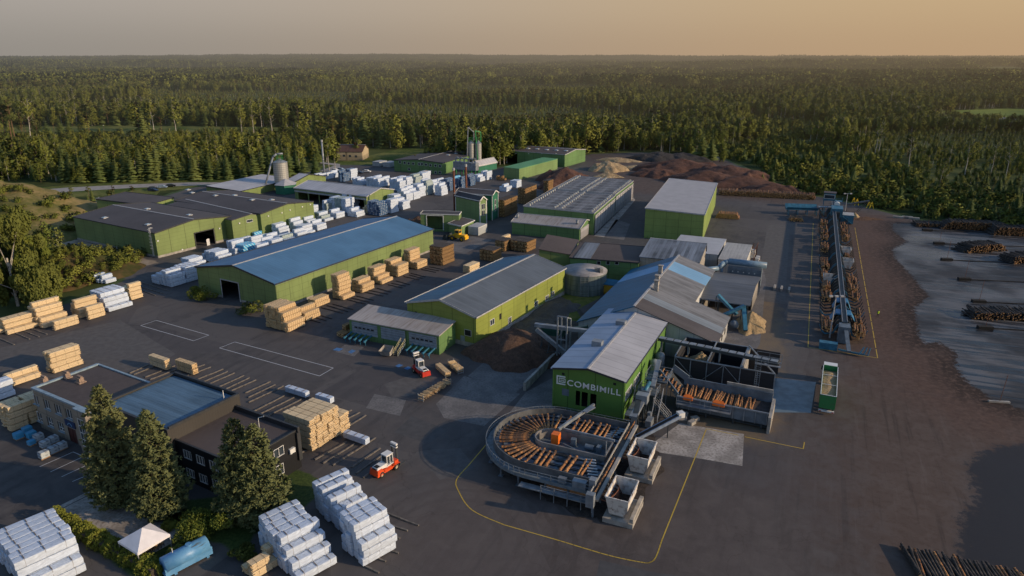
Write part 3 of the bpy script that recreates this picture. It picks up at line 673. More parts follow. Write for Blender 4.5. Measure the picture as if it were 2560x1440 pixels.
me = bpy.data.meshes.new('forest'); me.from_pydata(X[:, :3].tolist(), [], [])
for nm, cidx, ty in (('hh', 3, 'FLOAT'), ('ix', 4, 'INT'), ('rot', 5, 'FLOAT'), ('wd', 6, 'FLOAT')):
    at = me.attributes.new(nm, ty, 'POINT'); at.data.foreach_set('value', X[:, cidx].astype(np.int32 if ty == 'INT' else np.float32))
forest = bpy.data.objects.new('forest', me); C.objects.link(forest)
tag(forest, 'endless mixed forest of pine, spruce and birch around and beyond the sawmill', 'forest', kind='stuff')
gn = bpy.data.node_groups.new('forest_trees', 'GeometryNodeTree')
gn.interface.new_socket('Geometry', in_out='INPUT', socket_type='NodeSocketGeometry'); gn.interface.new_socket('Geometry', in_out='OUTPUT', socket_type='NodeSocketGeometry')
N_ = gn.nodes; L_ = gn.links
gi = N_.new('NodeGroupInput'); go = N_.new('NodeGroupOutput'); iop = N_.new('GeometryNodeInstanceOnPoints'); ci = N_.new('GeometryNodeCollectionInfo')
ci.inputs[0].default_value = proto; ci.inputs['Separate Children'].default_value = True; ci.inputs['Reset Children'].default_value = True
def NA(nm, ty):
    a = N_.new('GeometryNodeInputNamedAttribute'); a.data_type = ty; a.inputs[0].default_value = nm; return a.outputs[0]
cs = N_.new('ShaderNodeCombineXYZ'); mm = N_.new('ShaderNodeMath'); mm.operation = 'MULTIPLY'
hh = NA('hh', 'FLOAT'); L_.new(hh, mm.inputs[0]); L_.new(NA('wd', 'FLOAT'), mm.inputs[1])
L_.new(mm.outputs[0], cs.inputs[0]); L_.new(mm.outputs[0], cs.inputs[1]); L_.new(hh, cs.inputs[2])
cr_ = N_.new('ShaderNodeCombineXYZ'); L_.new(NA('rot', 'FLOAT'), cr_.inputs[2])
L_.new(gi.outputs[0], iop.inputs['Points']); L_.new(ci.outputs[0], iop.inputs['Instance']); iop.inputs['Pick Instance'].default_value = True
L_.new(NA('ix', 'INT'), iop.inputs['Instance Index']); L_.new(cr_.outputs[0], iop.inputs['Rotation']); L_.new(cs.outputs[0], iop.inputs['Scale'])
L_.new(iop.outputs[0], go.inputs[0])
md = forest.modifiers.new('trees', 'NODES'); md.node_group = gn
# ------------------------------------------------------------------ buildings
G_OL = (.175, .23, .08); G_DK = (.05, .125, .028); G_TL = (.02, .105, .065); G_LT = (.17, .27, .08)
M_wol = wallmat('olive_green_cladding', G_OL, 5.5, 1.15, .22); M_wol2 = wallmat('weathered_green_cladding', (.175, .235, .085), 4.2, 1.6, .5)
M_wgr = wallmat('mid_green_cladding', (.12, .22, .08), 6, 2.2, .4); M_wcm = wallmat('fresh_green_cladding', (.10, .21, .045), 5, 9, .12)
M_wtl = wallmat('teal_green_cladding', (.025, .15, .09), 5, 2.5, .2); M_wlt = wallmat('light_green_cladding', (.17, .26, .10), 3.2, 1.2, .2)
M_wcr = wallmat('cream_render', (.42, .34, .22), 40, 40, .3); M_wgy = wallmat('grey_board', (.32, .29, .25), 1.2, 40, .4); M_wwh = wallmat('off_white_sheet', (.5, .5, .48), 3, 40, .3)
M_wbk = wallmat('black_cladding', (.012, .013, .016), .5, 40, .05); M_wbrn = wallmat('dark_brown_sheet', (.05, .046, .042), .5, 40, .05)
M_wcon = wallmat('weathered_concrete_wall', (.27, .235, .19), 6, 3.3, .55, (.09, .075, .06)); M_wyel = wallmat('yellow_sheet', (.45, .26, .02), 9, 9, .1)
M_rblu = roofmat('blue_roof', (.075, .17, .29), 1, .10, stf=.08); M_rbl2 = roofmat('dark_blue_roof', (.012, .115, .20), 1, .25, stf=.2, rough=.35)
M_rgry = roofmat('grey_roof', (.12, .13, .145), 1, .25, stf=.35); M_rlit = roofmat('light_grey_roof', (.36, .36, .38), 1, .06, stf=.12, rib=2.4)
M_rlx = roofmat('light_grey_roof_x', (.40, .40, .42), 0, .08, stf=.12, rib=2.0); M_rcb = roofmat('pale_blue_roof', (.25, .32, .42), 1, .08, stf=.1, rib=3.0)
M_fdk = feltmat('dark_roof_felt', (.062, .056, .060)); M_fbr = feltmat('brown_roof_felt', (.072, .056, .052)); M_fbl = roofmat('bluish_roof_felt', (.085, .15, .22), 1, .35, (.03, .05, .07), .5, rib=1.0)
M_asb = roofmat('fibre_cement_roof', (.16, .18, .21), 0, 1.1, stf=.5, rib=.9); M_asb2 = roofmat('old_fibre_cement_roof', (.17, .175, .185), 1, .6, stf=.6, rib=1.2)
M_kiln = roofmat('kiln_roof', (.14, .145, .16), 0, 1.0, stf=.6, rib=1.6); M_rrust = roofmat('rust_stained_roof', (.34, .31, .29), 0, .15, (.14, .09, .05), .6, rib=.8)
M_trim = simple('pale_trim', (.38, .38, .38), .6, .15); M_dtrim = simple('dark_trim', (.03, .032, .035), .6, .2); M_white = simple('white_paint', (.62, .62, .60), .5, .1); M_conw = simple('concrete', (.30, .28, .25), .9, .25, .8)
M_black = simple('black_opening', (.008, .008, .008), .9, .1); M_steel = simple('galvanised_steel', (.22, .245, .27), .5, .25, .7, .2); M_blus = simple('blue_machine_paint', (.03, .14, .22), .5, .25, .9); M_dst = simple('dark_steel', (.035, .045, .05), .6, .3, .8)
M_grey = simple('machine_grey', (.11, .14, .17), .55, .25, .8); M_rust = simple('rusty_steel', (.14, .05, .025), .8, .35, .8); M_gnp = simple('green_paint', (.03, .25, .07), .5, .2)
M_glass = MT('window_glass'); q1 = M_glass.noise(.6, 3); M_glass.col(M_glass.mix(q1, (.015, .02, .025), (.06, .08, .10))).rough(.12); M_glass = M_glass.mat
M_door = simple('grey_roller_door', (.24, .28, .32), .55, .15, 1); M_yel2 = simple('yellow_plastic', (.7, .48, .02), .5, .15)
def cutwall(mb, p0, e, W, z0, z1, holes):
    """vertical wall from p0 along unit e, W long, with rectangular holes (u0,u1,z0,z1)"""
    us = sorted({0, W, *[min(W, max(0, h[0])) for h in holes], *[min(W, max(0, h[1])) for h in holes]}); zs = sorted({z0, z1, *[h[2] for h in holes], *[h[3] for h in holes]})
    for a, b in zip(us, us[1:]):
        for c, d in zip(zs, zs[1:]):
            if any(h[0] <= (a+b)/2 <= h[1] and h[2] <= (c+d)/2 <= h[3] for h in holes): continue
            q_ = [p0+e*a, p0+e*b]; mb.poly([(q_[0].x, q_[0].y, c), (q_[1].x, q_[1].y, c), (q_[1].x, q_[1].y, d), (q_[0].x, q_[0].y, d)])
class Hall:
    def __init__(s, name, label, A, B, Cc, h, rise, ridge, wall, roof, cat='building', holes={}, over=.35, plinth=0, trim=None, thick=.22, ridge_at=.5, base=0.0, group=None, roof2=None, parapet=0, ridgecap=None):
        """A near eave corner, B far end of the x=0 wall, Cc other end of the y=0 wall (photo pixels at height h)"""
        a, b, c = P(*A, h), P(*B, h), P(*Cc, h); s.az = az_of(a, b); s.L = (b-a).length; s.h = h
        s.r = thing(name, label, cat, (a.x, a.y, 0), s.az, group)
        s.W = to_local(s.r, (c.x, c.y, 0)).x; sg = 1 if s.W > 0 else -1; s.sg = sg; W, L = s.W, s.L
        f = lambda x, y: h
        if ridge == 'y': prof = [(0, 0), (ridge_at, rise), (1, 0)]
        elif ridge == 'x': prof = [(0, 0), (ridge_at, rise), (1, 0)]
        else: prof = [(0, 0), (1, rise)]
        s.prof, s.ridge, s.rise = prof, ridge, rise
        mb = MB()
        cutwall(mb, Vector((0, 0, 0)), Vector((0, 1, 0)), L, base, h, holes.get('x0', []))
        cutwall(mb, Vector((W, 0, 0)), Vector((0, 1, 0)), L, base, h, holes.get('x1', []))
        cutwall(mb, Vector((0, 0, 0)), Vector((sg, 0, 0)), abs(W), base, h, holes.get('y0', []))
        cutwall(mb, Vector((0, L, 0)), Vector((sg, 0, 0)), abs(W), base, h, holes.get('y1', []))
        top = []
        if ridge in ('y', 'my'):
            for y in (0, L): mb.poly([(W*t, y, h+z) for t, z in prof]+([(W, y, h)] if prof[-1][1] else []))
            if prof[-1][1]: mb.poly([(W, 0, h), (W, L, h), (W, L, h+rise), (W, 0, h+rise)])
        elif ridge in ('x', 'mx'):
            for x in (0, W): mb.poly([(x, L*t, h+z) for t, z in prof]+([(x, L, h)] if prof[-1][1] else []))
            if prof[-1][1]: mb.poly([(0, L, h), (W, L, h), (W, L, h+rise), (0, L, h+rise)])
        s.wall = mb.build('wall', wall, s.r)
        g = over; up = .06
        k = 0
        for (t0, z0), (t1, z1) in zip(prof, prof[1:]):
            e0 = g if t0 == 0 else 0; e1 = g if t1 == 1 else 0
            if ridge in ('y', 'my'):
                sl = (z1-z0)/(abs(W)*(t1-t0)) ; x0 = W*t0-sg*e0; x1 = W*t1+sg*e1; a0 = h+z0-sl*e0+up; a1 = h+z1+sl*e1+up
                pts = [(x0, -g, a0), (x1, -g, a1), (x1, L+g, a1), (x0, L+g, a0)]
            else:
                sl = (z1-z0)/(L*(t1-t0)); y0 = L*t0-e0; y1 = L*t1+e1; a0 = h+z0-sl*e0+up; a1 = h+z1+sl*e1+up
                pts = [(-sg*g, y0, a0), (W+sg*g, y0, a0), (W+sg*g, y1, a1), (-sg*g, y1, a1)]
            mb = MB(); mb.slab(pts, thick); rf = mb.build('roof', roof2 if (roof2 and k == 0) else roof, s.r); s.roof = rf; k += 1
        if len(prof) == 3 and ridge in ('x', 'y'):
            mb = MB(); zz = h+rise+up+.05
            if ridge == 'y': mb.box(min(W*ridge_at-.25, W*ridge_at+.25), W*ridge_at+.25, -g, L+g, zz-.12, zz+.03)
            else: mb.box(min(0, W)-g, max(0, W)+g, L*ridge_at-.25, L*ridge_at+.25, zz-.12, zz+.03)
            mb.build('ridge_cap', ridgecap or M_trim, s.r)
        if trim:
            mb = MB(); z = h+.09
            x0, x1 = (0, W) if sg > 0 else (W, 0); q_ = g+.03
            if ridge in ('y', 'my'):
                for y in (-q_, L+q_):
                    for (t0, z0), (t1, z1) in zip(prof, prof[1:]): mb.bar((W*t0, y, h+z0), (W*t1, y, h+z1), .08, .42)
                for x, zz in ((-sg*q_, 0), (W+sg*q_, prof[-1][1])): mb.bar((x, -q_, h+zz), (x, L+q_, h+zz), .08, .3)
            else:
                for x in (-q_+x0, x1+q_):
                    for (t0, z0), (t1, z1) in zip(prof, prof[1:]): mb.bar((x, L*t0, h+z0), (x, L*t1, h+z1), .08, .42)
                for y, zz in ((-q_, 0), (L+q_, prof[-1][1])): mb.bar((x0-q_, y, h+zz), (x1+q_, y, h+zz), .08, .3)
            mb.build('fascia', trim, s.r)
        if plinth:
            mb = MB(); x0, x1 = (0, W) if sg > 0 else (W, 0)
            hy = holes.get('y0', []); d_ = [h_ for h_ in hy if h_[2] <= 0]
            def strip(a0, a1, cuts):
                t = a0
                for c0, c1 in sorted(cuts):
                    if c0 > t: yield t, c0
                    t = c1
                if t < a1: yield t, a1
            cu = [(h_[0]*sg, h_[1]*sg) if sg > 0 else (-h_[1], -h_[0]) for h_ in d_]
            for a0, a1 in strip(x0-.08, x1+.08, cu): mb.box(a0, a1, -.08, -.003, 0, plinth)
            cu = [(h_[0], h_[1]) for h_ in holes.get('x0', []) if h_[2] <= 0]
            for a0, a1 in strip(0, L, cu): mb.box(*( (.003, .08) if sg < 0 else (-.08, -.003)), a0, a1, 0, plinth)
            mb.build('plinth', M_conw, s.r)
        if parapet:
            mb = MB(); x0, x1 = (0, W) if sg > 0 else (W, 0); t = .3
            mb.box(x0-.05, x1+.05, -.05, t, h-.05, h+parapet); mb.box(x0-.05, x1+.05, L-t, L+.05, h-.05, h+parapet); mb.box(x0-.05, x0+t, t, L-t, h-.05, h+parapet); mb.box(x1-t, x1+.05, t, L-t, h-.05, h+parapet)
            mb.build('parapet', trim or M_trim, s.r)
    def rz(s, x, y):
        """roof height at a local point"""
        t = x/s.W if s.ridge in ('y', 'my') else y/s.L
        for (t0, z0), (t1, z1) in zip(s.prof, s.prof[1:]):
            if t <= t1 or t1 == 1: return s.h+z0+(z1-z0)*(t-t0)/(t1-t0)+.06
    def onroof(s, px, py, dz=0):
        z = s.h+s.rise/2
        for _ in range(4):
            p = to_local(s.r, P(px, py, z)); z = s.rz(p.x, p.y)+dz
        return p.x, p.y, s.rz(p.x, p.y)
    # things set in a wall: face 'x0' (x=0, outside toward -sg) or 'y0' (y=0, outside -y)
    def panel(s, face, px, py, w, hh, name, mat, frame=None, depth=.05, u=None, z=None, bars=0):
        if u is None:
            p = hit(s.r, 0 if face == 'x0' else 1, 0, px, py); u = p.y if face == 'x0' else p.x; z = p.z if z is None else z
        o = -s.sg if face == 'x0' else -1
        def B(mb, u0, u1, d0, d1, z0, z1):
            d0, d1 = sorted((o*d0, o*d1))
            if face == 'x0': mb.box(d0, d1, u0, u1, z0, z1)
            else: mb.box(u0, u1, d0, d1, z0, z1)
        mb = MB(); B(mb, u-w/2, u+w/2, .01, depth, z-hh/2, z+hh/2); o1 = mb.build(name, mat, s.r)
        if frame:
            mb = MB(); f = .1
            B(mb, u-w/2-f, u+w/2+f, .012, depth+.06, z+hh/2, z+hh/2+f); B(mb, u-w/2-f, u+w/2+f, .012, depth+.06, z-hh/2-f, z-hh/2)
            B(mb, u-w/2-f, u-w/2, .012, depth+.06, z-hh/2, z+hh/2); B(mb, u+w/2, u+w/2+f, .012, depth+.06, z-hh/2, z+hh/2)
            for k in range(bars):
                uu = u-w/2+w*(k+1)/(bars+1); B(mb, uu-.04, uu+.04, depth+.003, depth+.05, z-hh/2, z+hh/2)
            mb.build('frame', frame, o1)
        return o1
def skylights(H, pts, sz=1.6):
    for px, py in pts:
        x, y, z = H.onroof(px, py); mb = MB(); mb.cbox((x, y, z-.05), 0, sz, sz, .3); o = mb.build('skylight', M_trim, H.r)
        mb = MB(); q = sz*.42; mb.add([(x-q, y-q, z+.26), (x+q, y-q, z+.26), (x+q, y+q, z+.26), (x-q, y+q, z+.26), (x, y, z+.5)], [(0, 1, 4), (1, 2, 4), (2, 3, 4), (3, 0, 4)]); mb.build('dome', M_skyl, o)
M_skyl = MT('skylight_dome'); q1 = M_skyl.noise(1, 2); M_skyl.col(M_skyl.mix(q1, (.25, .35, .42), (.5, .6, .65))).rough(.15); M_skyl = M_skyl.mat
def vents(H, pts, w=.5, hh=.9, mat=None, name='roof_vent'):
    for px, py in pts:
        x, y, z = H.onroof(px, py); mb = MB(); mb.cbox((x, y, z-.3), 0, w, w, hh+.3); mb.cbox((x, y, z+hh), 0, w*1.35, w*1.35, .12); mb.build(name, mat or M_conw, H.r)
def ladder(H, face, u, z0, z1, mat=None, name='ladder'):
    mb = MB(); o = -H.sg if face == 'x0' else -1
    def V(du, dd, z): return (o*dd, u+du, z) if face == 'x0' else (u+du, o*dd, z)
    for du in (-.3, .3): mb.bar(V(du, .35, z0), V(du, .35, z1+1.1), .07); mb.bar(V(du, .35, z1+1.1), V(du, -.6, z1+1.1), .07)
    z = z0+.3
    while z < z1+.9: mb.bar(V(-.3, .35, z), V(.3, .35, z), .05); z += .35
    z = z0+2.5
    while z < z1+1: mb.bar(V(-.42, .75, z), V(.42, .75, z), .05); mb.bar(V(-.42, .35, z), V(-.42, .75, z), .05); mb.bar(V(.42, .35, z), V(.42, .75, z), .05); z += 1.0
    mb.build(name, mat or M_white, H.r)
# blue-roofed warehouse
W1 = Hall('warehouse', 'long green warehouse with blue ridged roof and lumber stacks along its side', (688, 710), (1082, 573), (487, 668), 7.0, 2.6, 'y', M_wol2, M_rblu, holes={'y0': [(13.5, 20.3, 0, 5)]}, plinth=.6, trim=M_dtrim)
mb = MB()
for u in (13.5, 20.3): mb.box(-u-.15, -u+.15, -.14, -.085, 0, 5.2)
mb.box(-20.4, -13.4, -.14, -.085, 5, 5.25); mb.build('door_frame', M_trim, W1.r)
# dark-roofed planing hall in three blocks
HA = Hall('planing_hall', 'large olive green hall with dark felt roof, nearest to the grassy mound', (386, 583), (578, 540), (158, 547), 8.0, 1.6, 'x', M_wol, M_fdk, holes={'x0': [(13.6, 20.6, 0, 5)]}, plinth=.7, trim=M_dtrim, over=.15)
skylights(HA, [(262, 545), (368, 523), (370, 562), (473, 538)]); ladder(HA, 'y0', -1.8, .5, 8.3)
mb = MB(); mb.box(.02, .2, 13.3, 13.6, 0, 5.2); mb.box(.02, .2, 20.6, 20.9, 0, 5.2); mb.box(.02, .2, 13.3, 20.9, 5, 5.3); mb.build('door_frame', M_dtrim, HA.r)
for px, py in ((548, 571), (394, 602), (571, 535+45), (455, 624)): HA.panel('x0', px, py, .5, .4, 'wall_lamp', M_white, depth=.25)
HA.panel('x0', 520, 603, 1.1, 2.2, 'door', M_white, z=1.1)
HL = Hall('link_hall', 'low felt-roofed link building between the two olive green planing halls', (579, 551), (650, 537), (400, 515), 7.6, .9, 'x', M_wol, M_fdk, over=.02, ridge_at=.7, plinth=.7)
HL.panel('x0', 624, 552, 2.2, .8, 'window', M_glass, M_white); HL.panel('x0', 598, 558, .5, .4, 'wall_lamp', M_white, depth=.25)
HB = Hall('planing_hall', 'large olive green hall with dark felt roof and a row of square skylights', (651, 535), (783, 504), (432, 503), 8.2, 1.5, 'x', M_wol, M_fdk, plinth=.7, trim=M_dtrim, over=.15)
skylights(HB, [(470, 475), (480, 482), (538, 489), (586, 489), (630, 500), (679, 500)])
for px, py in ((670, 540), (724, 525), (755, 517), (775, 511), (704, 532)): HB.panel('x0', px, py, .5, .4, 'wall_lamp', M_white, depth=.25)
HC = Hall('storage_hall', 'green hall with dark felt roof beside the pond, leftmost of the block', (366, 513), (434, 494), (240, 507), 7.0, 1.3, 'my', M_wol, M_fdk, trim=M_dtrim, over=.1)
# open-fronted shed and the pale roofs behind
mbh = [(1.5+i*6.2, 1.5+i*6.2+5.6, 0, 4.6) for i in range(6)]
H3 = Hall('open_shed', 'open-fronted timber shed with pale ridged roof and green gable', (916, 491), (984, 473.5), (731, 471), 5.5, 2.0, 'x', M_wol, M_rlx, holes={'y0': mbh}, trim=M_trim)
mb = MB(); mb.box(H3.W, 0, -.12, -.05, 3.9, 4.6); mb.build('header_beam', M_trim, H3.r)
H4 = Hall('workshop_hall', 'wide low hall with pale grey roof beside the twin-leg silo', (730, 458), (814, 440), (600, 478), 2.6, 2.6, 'x', M_wol, M_rlx, trim=M_dtrim)
H4b = Hall('workshop_hall', 'long low hall with pale roof, farthest left by the road', (600, 478), (735, 447), (535, 466), 3.2, .9, 'my', M_wol, M_rlx, trim=M_dtrim)
def hexshed():
    g = P(716, 482); r = thing('boiler_shed', 'small teal shed with pale peaked roof beside the silo', 'shed', g, 20)
    mb = MB(); mb.lathe((0, 0, 0), [(5, 0), (5, 4.2)], 6); mb.build('wall', M_wtl, r); mb = MB(); mb.lathe((0, 0, 0), [(5.4, 4.1), (.1, 6.6)], 6); mb.build('roof', M_rlit, r)
hexshed()
# far halls
F1 = Hall('office_hall', 'far green hall with dark felt roof and two rows of small white windows', (1107, 408), (1250, 367), (994, 398), 6.0, 1.1, 'y', M_wgr, M_fdk, trim=M_dtrim, over=.1)
skylights(F1, [(1120, 388), (1140, 384), (1165, 381), (1190, 377), (1150, 372), (1175, 369), (1200, 366), (1225, 363), (1215, 372)], 2)
for px, py in ((1000, 405), (1012, 407), (1022, 408.5), (1033, 409), (1048, 410), (1055, 410), (1065, 411.5), (1076, 413), (1089, 414), (1100, 415), (1023, 423), (1066, 428), (1077, 429), (1089, 431), (1100, 431)): F1.panel('y0', px, py, 1.3, 1.2, 'window', M_glass, M_white)
F2 = Hall('production_hall', 'far green hall with brown-grey roof, a row of skylights and an open gateway', (1412, 387), (1464, 373.5), (1246, 375), 7.1, 1.5, 'x', M_wgr, M_fbr, trim=M_trim, over=.2, holes={'y0': [(31, 39, 0, 6)]})
skylights(F2, [(1298, 370), (1320, 371), (1343, 372), (1367, 374), (1391, 375), (1415, 376)], 2.2)
for px in (1290, 1322, 1355, 1390): F2.panel('y0', px, 384, .5, .4, 'wall_lamp', M_white, depth=.25)
F3 = Hall('drying_hall', 'flat-topped pale green hall standing in front of the far green hall', (1298, 422), (1394, 397), (1265, 417), 5.7, .15, 'my', M_wlt, roofmat('green_sheet_roof', (.10, .26, .12), 1, .1, stf=.05), over=.1)
F4 = Hall('silo_shed', 'teal shed with white peaked roof at the foot of the far silo', (1197, 414), (1242, 405), (1180, 412), 3.8, 2.4, 'y', M_wtl, M_rlit, trim=M_white)
def farmhouse():
    H = Hall('farmhouse', 'old cream farmhouse with brown hipped roof at the edge of the forest', (905, 379), (921, 371), (842, 378), 5.4, 3.2, 'x', M_wcr, roofmat('brown_tile_roof', (.10, .055, .04), 0, .3, haze=True))
    for px, py in ((860, 389), (875, 390), (890, 391)): H.panel('y0', px, py, 1.4, 1.3, 'window', M_glass)
    mb = MB(); mb.cbox((H.W*.4, H.L*.5, 7.5), 0, .9, .9, 2.4); mb.build('chimney', M_rust, H.r)
farmhouse()
def container(px, py, az, label, L=6, W=2.5, h=2.6, mat=None, group=None, name='container'):
    r = thing(name, label, name.split('_')[-1], P(px, py), az, group); mb = MB(); mb.box(-W, 0, 0, L, .1, h); mb.build('body', mat or M_cont, r)
    mb = MB(); mb.box(-W-.05, .05, -.05, L+.05, h, h+.1); mb.build('top_rim', M_trim, r); mb = MB(); mb.box(-W*.48, -W*.05, -.06, -.002, .25, h-.2); mb.box(-W*.95, -W*.52, -.06, -.002, .25, h-.2); mb.build('door', M_trim, r)
M_cont = wallmat('container_white', (.50, .53, .54), .35, 40, .12)
container(949, 417, 28, 'pale container by the farm, left of the pair', 7, 5); container(975, 419, 28, 'pale container by the farm, right of the pair', 7, 5); container(1196, 590, 26, 'white container beside the yellow wheel loader', 6.5, 4.2, 3)
# boiler houses
B2 = Hall('boiler_house', 'tall dark green boiler house with white-edged gable, behind the light green one', (1230, 488), (1245, 481), (1142, 481), 9.8, 1.3, 'x', M_wtl, M_fdk, trim=M_white)
B1 = Hall('boiler_house', 'tall light green boiler house with white corner trim and a tall window', (1199, 502), (1216, 499), (1106, 494), 9.0, 1.4, 'x', M_wlt, M_fdk, trim=M_white)
for H in (B1, B2):
    mb = MB()
    for x in (0, H.W): mb.box(x-.15, x+.15, -.08, .12, 0, H.h)
    mb.box(.02, .1, -.1, .25, 0, H.h); mb.box(.02, .1, H.L-.25, H.L+.1, 0, H.h); mb.build('corner_trim', M_white, H.r)
    for z in (4.2, 6.6): H.panel('x0', 0, 0, 1.6, 1.9, 'window', M_glass, M_white, u=H.L/2, z=z, bars=1)
B3 = Hall('fuel_bunker', 'open-fronted light green fuel bunker with white frame and fuel inside', (1147, 537), (1153, 530), (1055, 531), 6.3, .1, 'mx', M_wlt, M_fdk, holes={'y0': [(5.7, 11.8, .9, 5.7)]}, trim=M_white, over=.1)
mb = MB()
for x in (-5.7, -11.8): mb.box(x-.15, x+.15, -.12, -.01, .5, 5.8)
mb.box(-11.9, -5.6, -.12, -.01, 5.7, 5.95); mb.build('door_frame', M_white, B3.r)
B4 = Hall('annex', 'small light green annex with black lean-to roof in front of the boiler house', (1153, 565), (1184, 551), (1122, 562), 3.8, .5, 'my', M_wlt, M_fdk, trim=M_white)
def stack(bx, by, ty, label, r=.42, mat=None, name='chimney', cat='chimney'):
    h = hgt(bx, by, bx, ty); o = thing(name, label, cat, P(bx, by)); mb = MB(); mb.tube((0, 0, 0), (0, 0, h), r, n=12); mb.build('pipe', mat or M_rust, o, True)
    mb = MB(); mb.tube((0, 0, h-.9), (0, 0, h+.05), r*1.15, n=12); mb.tube((0, 0, h*.5), (0, 0, h*.5+.25), r*1.15, n=12); mb.build('collar', M_trim, o)
stack(1137, 545, 420, 'rusty brown chimney stack, left of the pair by the boiler houses'); stack(1167, 538, 411, 'rusty brown chimney stack, right of the pair by the boiler houses')
stack(812, 447, 350, 'tall slender grey mast standing by the pale workshop roof', .45, M_steel, 'mast', 'mast')
stack(262, 335, 312, 'wooden power pole in the field at left', .16, M_bark, 'power_pole', 'pole')
# silos
def silo(px, py, r, h, name, label, legs=True):
    o = thing(name, label, 'silo', P(px, py)); mb = MB(); z0 = 2.2
    mb.lathe((0, 0, 0), [(.3, z0-.4), (r, z0+1.5), (r, h)], 24); mb.build('body', M_silo, o, False); mb = MB(); mb.lathe((0, 0, 0), [(r+.1, h), (.5, h+1.3), (.5, h+1.8)], 24); mb.build('roof', M_steel, o)
    for a in range(6):
        mb = MB(); mb.bar((r*math.cos(a*1.047), r*math.sin(a*1.047), 0), (r*math.cos(a*1.047), r*math.sin(a*1.047), z0+2), .22); mb.build('leg', M_steel, o)
    mb = MB()
    for z in (h+1.8, h+3.0): mb.bar((-1.2, -1.2, z), (1.2, -1.2, z), .12); mb.bar((-1.2, 1.2, z), (1.2, 1.2, z), .12); mb.bar((-1.2, -1.2, z), (-1.2, 1.2, z), .12); mb.bar((1.2, -1.2, z), (1.2, 1.2, z), .12)
    for i in (-1.2, 1.2):
        for j in (-1.2, 1.2): mb.bar((i, j, h+.4), (i, j, h+3.0), .12)
    mb.build('head_platform', M_gnp, o); return o
M_silo = MT('corrugated_silo'); oo = M_silo.xyz(); q1 = M_silo.M('FRACT', M_silo.M('MULTIPLY', oo[2], 1.1)); M_silo.col(M_silo.mix(M_silo.M('LESS_THAN', q1, .15), (.42, .42, .40), (.22, .22, .21))).rough(.42); M_silo.b.inputs['Metallic'].default_value = .4; M_silo = M_silo.mat
hs = hgt(707, 475, 707, 405); s1 = silo(707, 475, 3.3, hs, 'silo', 'round steel silo with leaning conveyor tube beside the pale workshop')
mb = MB(); t1 = Vector((-1.0, -.5, hs+3.8)); mb.tube((-7.5, -4, .5), t1+Vector((-1.6, -.8, -1.4)), .45); mb.tube(t1+Vector((-1.6, -.8, -1.4)), t1, .45); mb.tube(t1, t1+Vector((2.6, 1, 0)), .45); mb.build('conveyor_tube', M_steel, s1, True)
hs = hgt(1187, 415, 1187, 358)
for dx, lb in ((-1.9, 'left one of the twin far steel silos with rising pipes'), (2.1, 'right one of the twin far steel silos with a green platform')):
    g = P(1187, 415); o = silo(1187, 415, 1.85, hs, 'silo', lb); o.location.x += dx
    mb = MB(); mb.tube((-2.5 if dx < 0 else 0, -2, 2), (-1.5, -1, hs+9 if dx < 0 else hs+7), .28); mb.tube((-1.5, -1, hs+9 if dx < 0 else hs+7), (1.5, 1, hs+6), .28); mb.tube((1.5, 1, hs+6), (1.5, 1, hs+1), .28); mb.build('pipe', M_steel if dx < 0 else M_gnp, o)
def filt():
    r = thing('filter_unit', 'long grey filter unit with bent ducts left of the far silos', 'filter', P(1133, 437), 28)
    mb = MB(); mb.box(0, 14, 0, 3, 3, 7); mb.build('body', M_steel, r)
    for x in (0, 4.5, 9.5, 13.6):
        mb = MB(); mb.box(x, x+.3, 0, .3, 0, 3); mb.box(x, x+.3, 2.7, 3, 0, 3); mb.build('leg', M_gnp, r)
    for i in range(5):
        mb = MB(); mb.path([(1+i*2.6, 1.5, 7), (1+i*2.6, 1.5, 8.6), (2+i*2.6, 1.5, 9.2), (3+i*2.6, 1.5, 8.6)], .4); mb.build('duct', M_steel, r)
filt()
# kilns
def kiln(nm, lab, A, B, Cc, h, nx_, ny_):
    H = Hall('drying_kiln', lab, A, B, Cc, h, .7, 'my', M_wgr, M_kiln, over=.15, trim=M_trim)
    mb = MB(); mb.box(.04, .3, 1, H.L-1, .3, h-1.2); mb.build('kiln_door', M_kd, H.r)
    mb = MB()
    k = int(H.L/4.2)
    for i in range(k+1): mb.box(.32, .45, .8+i*(H.L-1.6)/k, 1.05+i*(H.L-1.6)/k, .2, h-1)
    mb.box(.32, .5, .8, H.L-.8, h-1.1, h-.85); mb.build('door_rail', M_trim, H.r)
    for fx in (.04, .46, .56, .93):
        for i in range(ny_):
            y = 1.5+i*(H.L-3)/(ny_-1); x = H.W*fx; z = H.rz(x, y); mb = MB(); mb.cbox((x, y, z-.1), 0, .55, .4, .75); mb.build('roof_vent', M_ventw, H.r)
    mb = MB(); i = 0
    while i < H.L: mb.box(H.W, 0, i-.12, i+.12, H.h+.76-.0, H.h+.86); i += 5.2
    mb.build('roof_rail', M_trim, H.r); return H
M_kd = wallmat('kiln_door_panels', (.33, .33, .35), 4.2, 40, .25, (.16, .1, .06)); M_ventw = simple('vent_cover', (.80, .74, .62), .5, .1)
kiln('k', 'farther one of the two long drying kilns with rows of roof vents', (1537, 487), (1583, 452.5), (1390, 472), 8.0, 4, 14)
kiln('k', 'nearer one of the two long drying kilns with rows of roof vents', (1485, 533), (1537, 489), (1317, 515), 7.8, 4, 13)
K3 = Hall('kiln_plant_room', 'low green building with stained grey roof and round roof cowls in front of the kilns', (1449, 571), (1478, 551), (1277, 556), 4.4, 1.7, 'x', M_wgr, M_rrust, trim=M_trim)
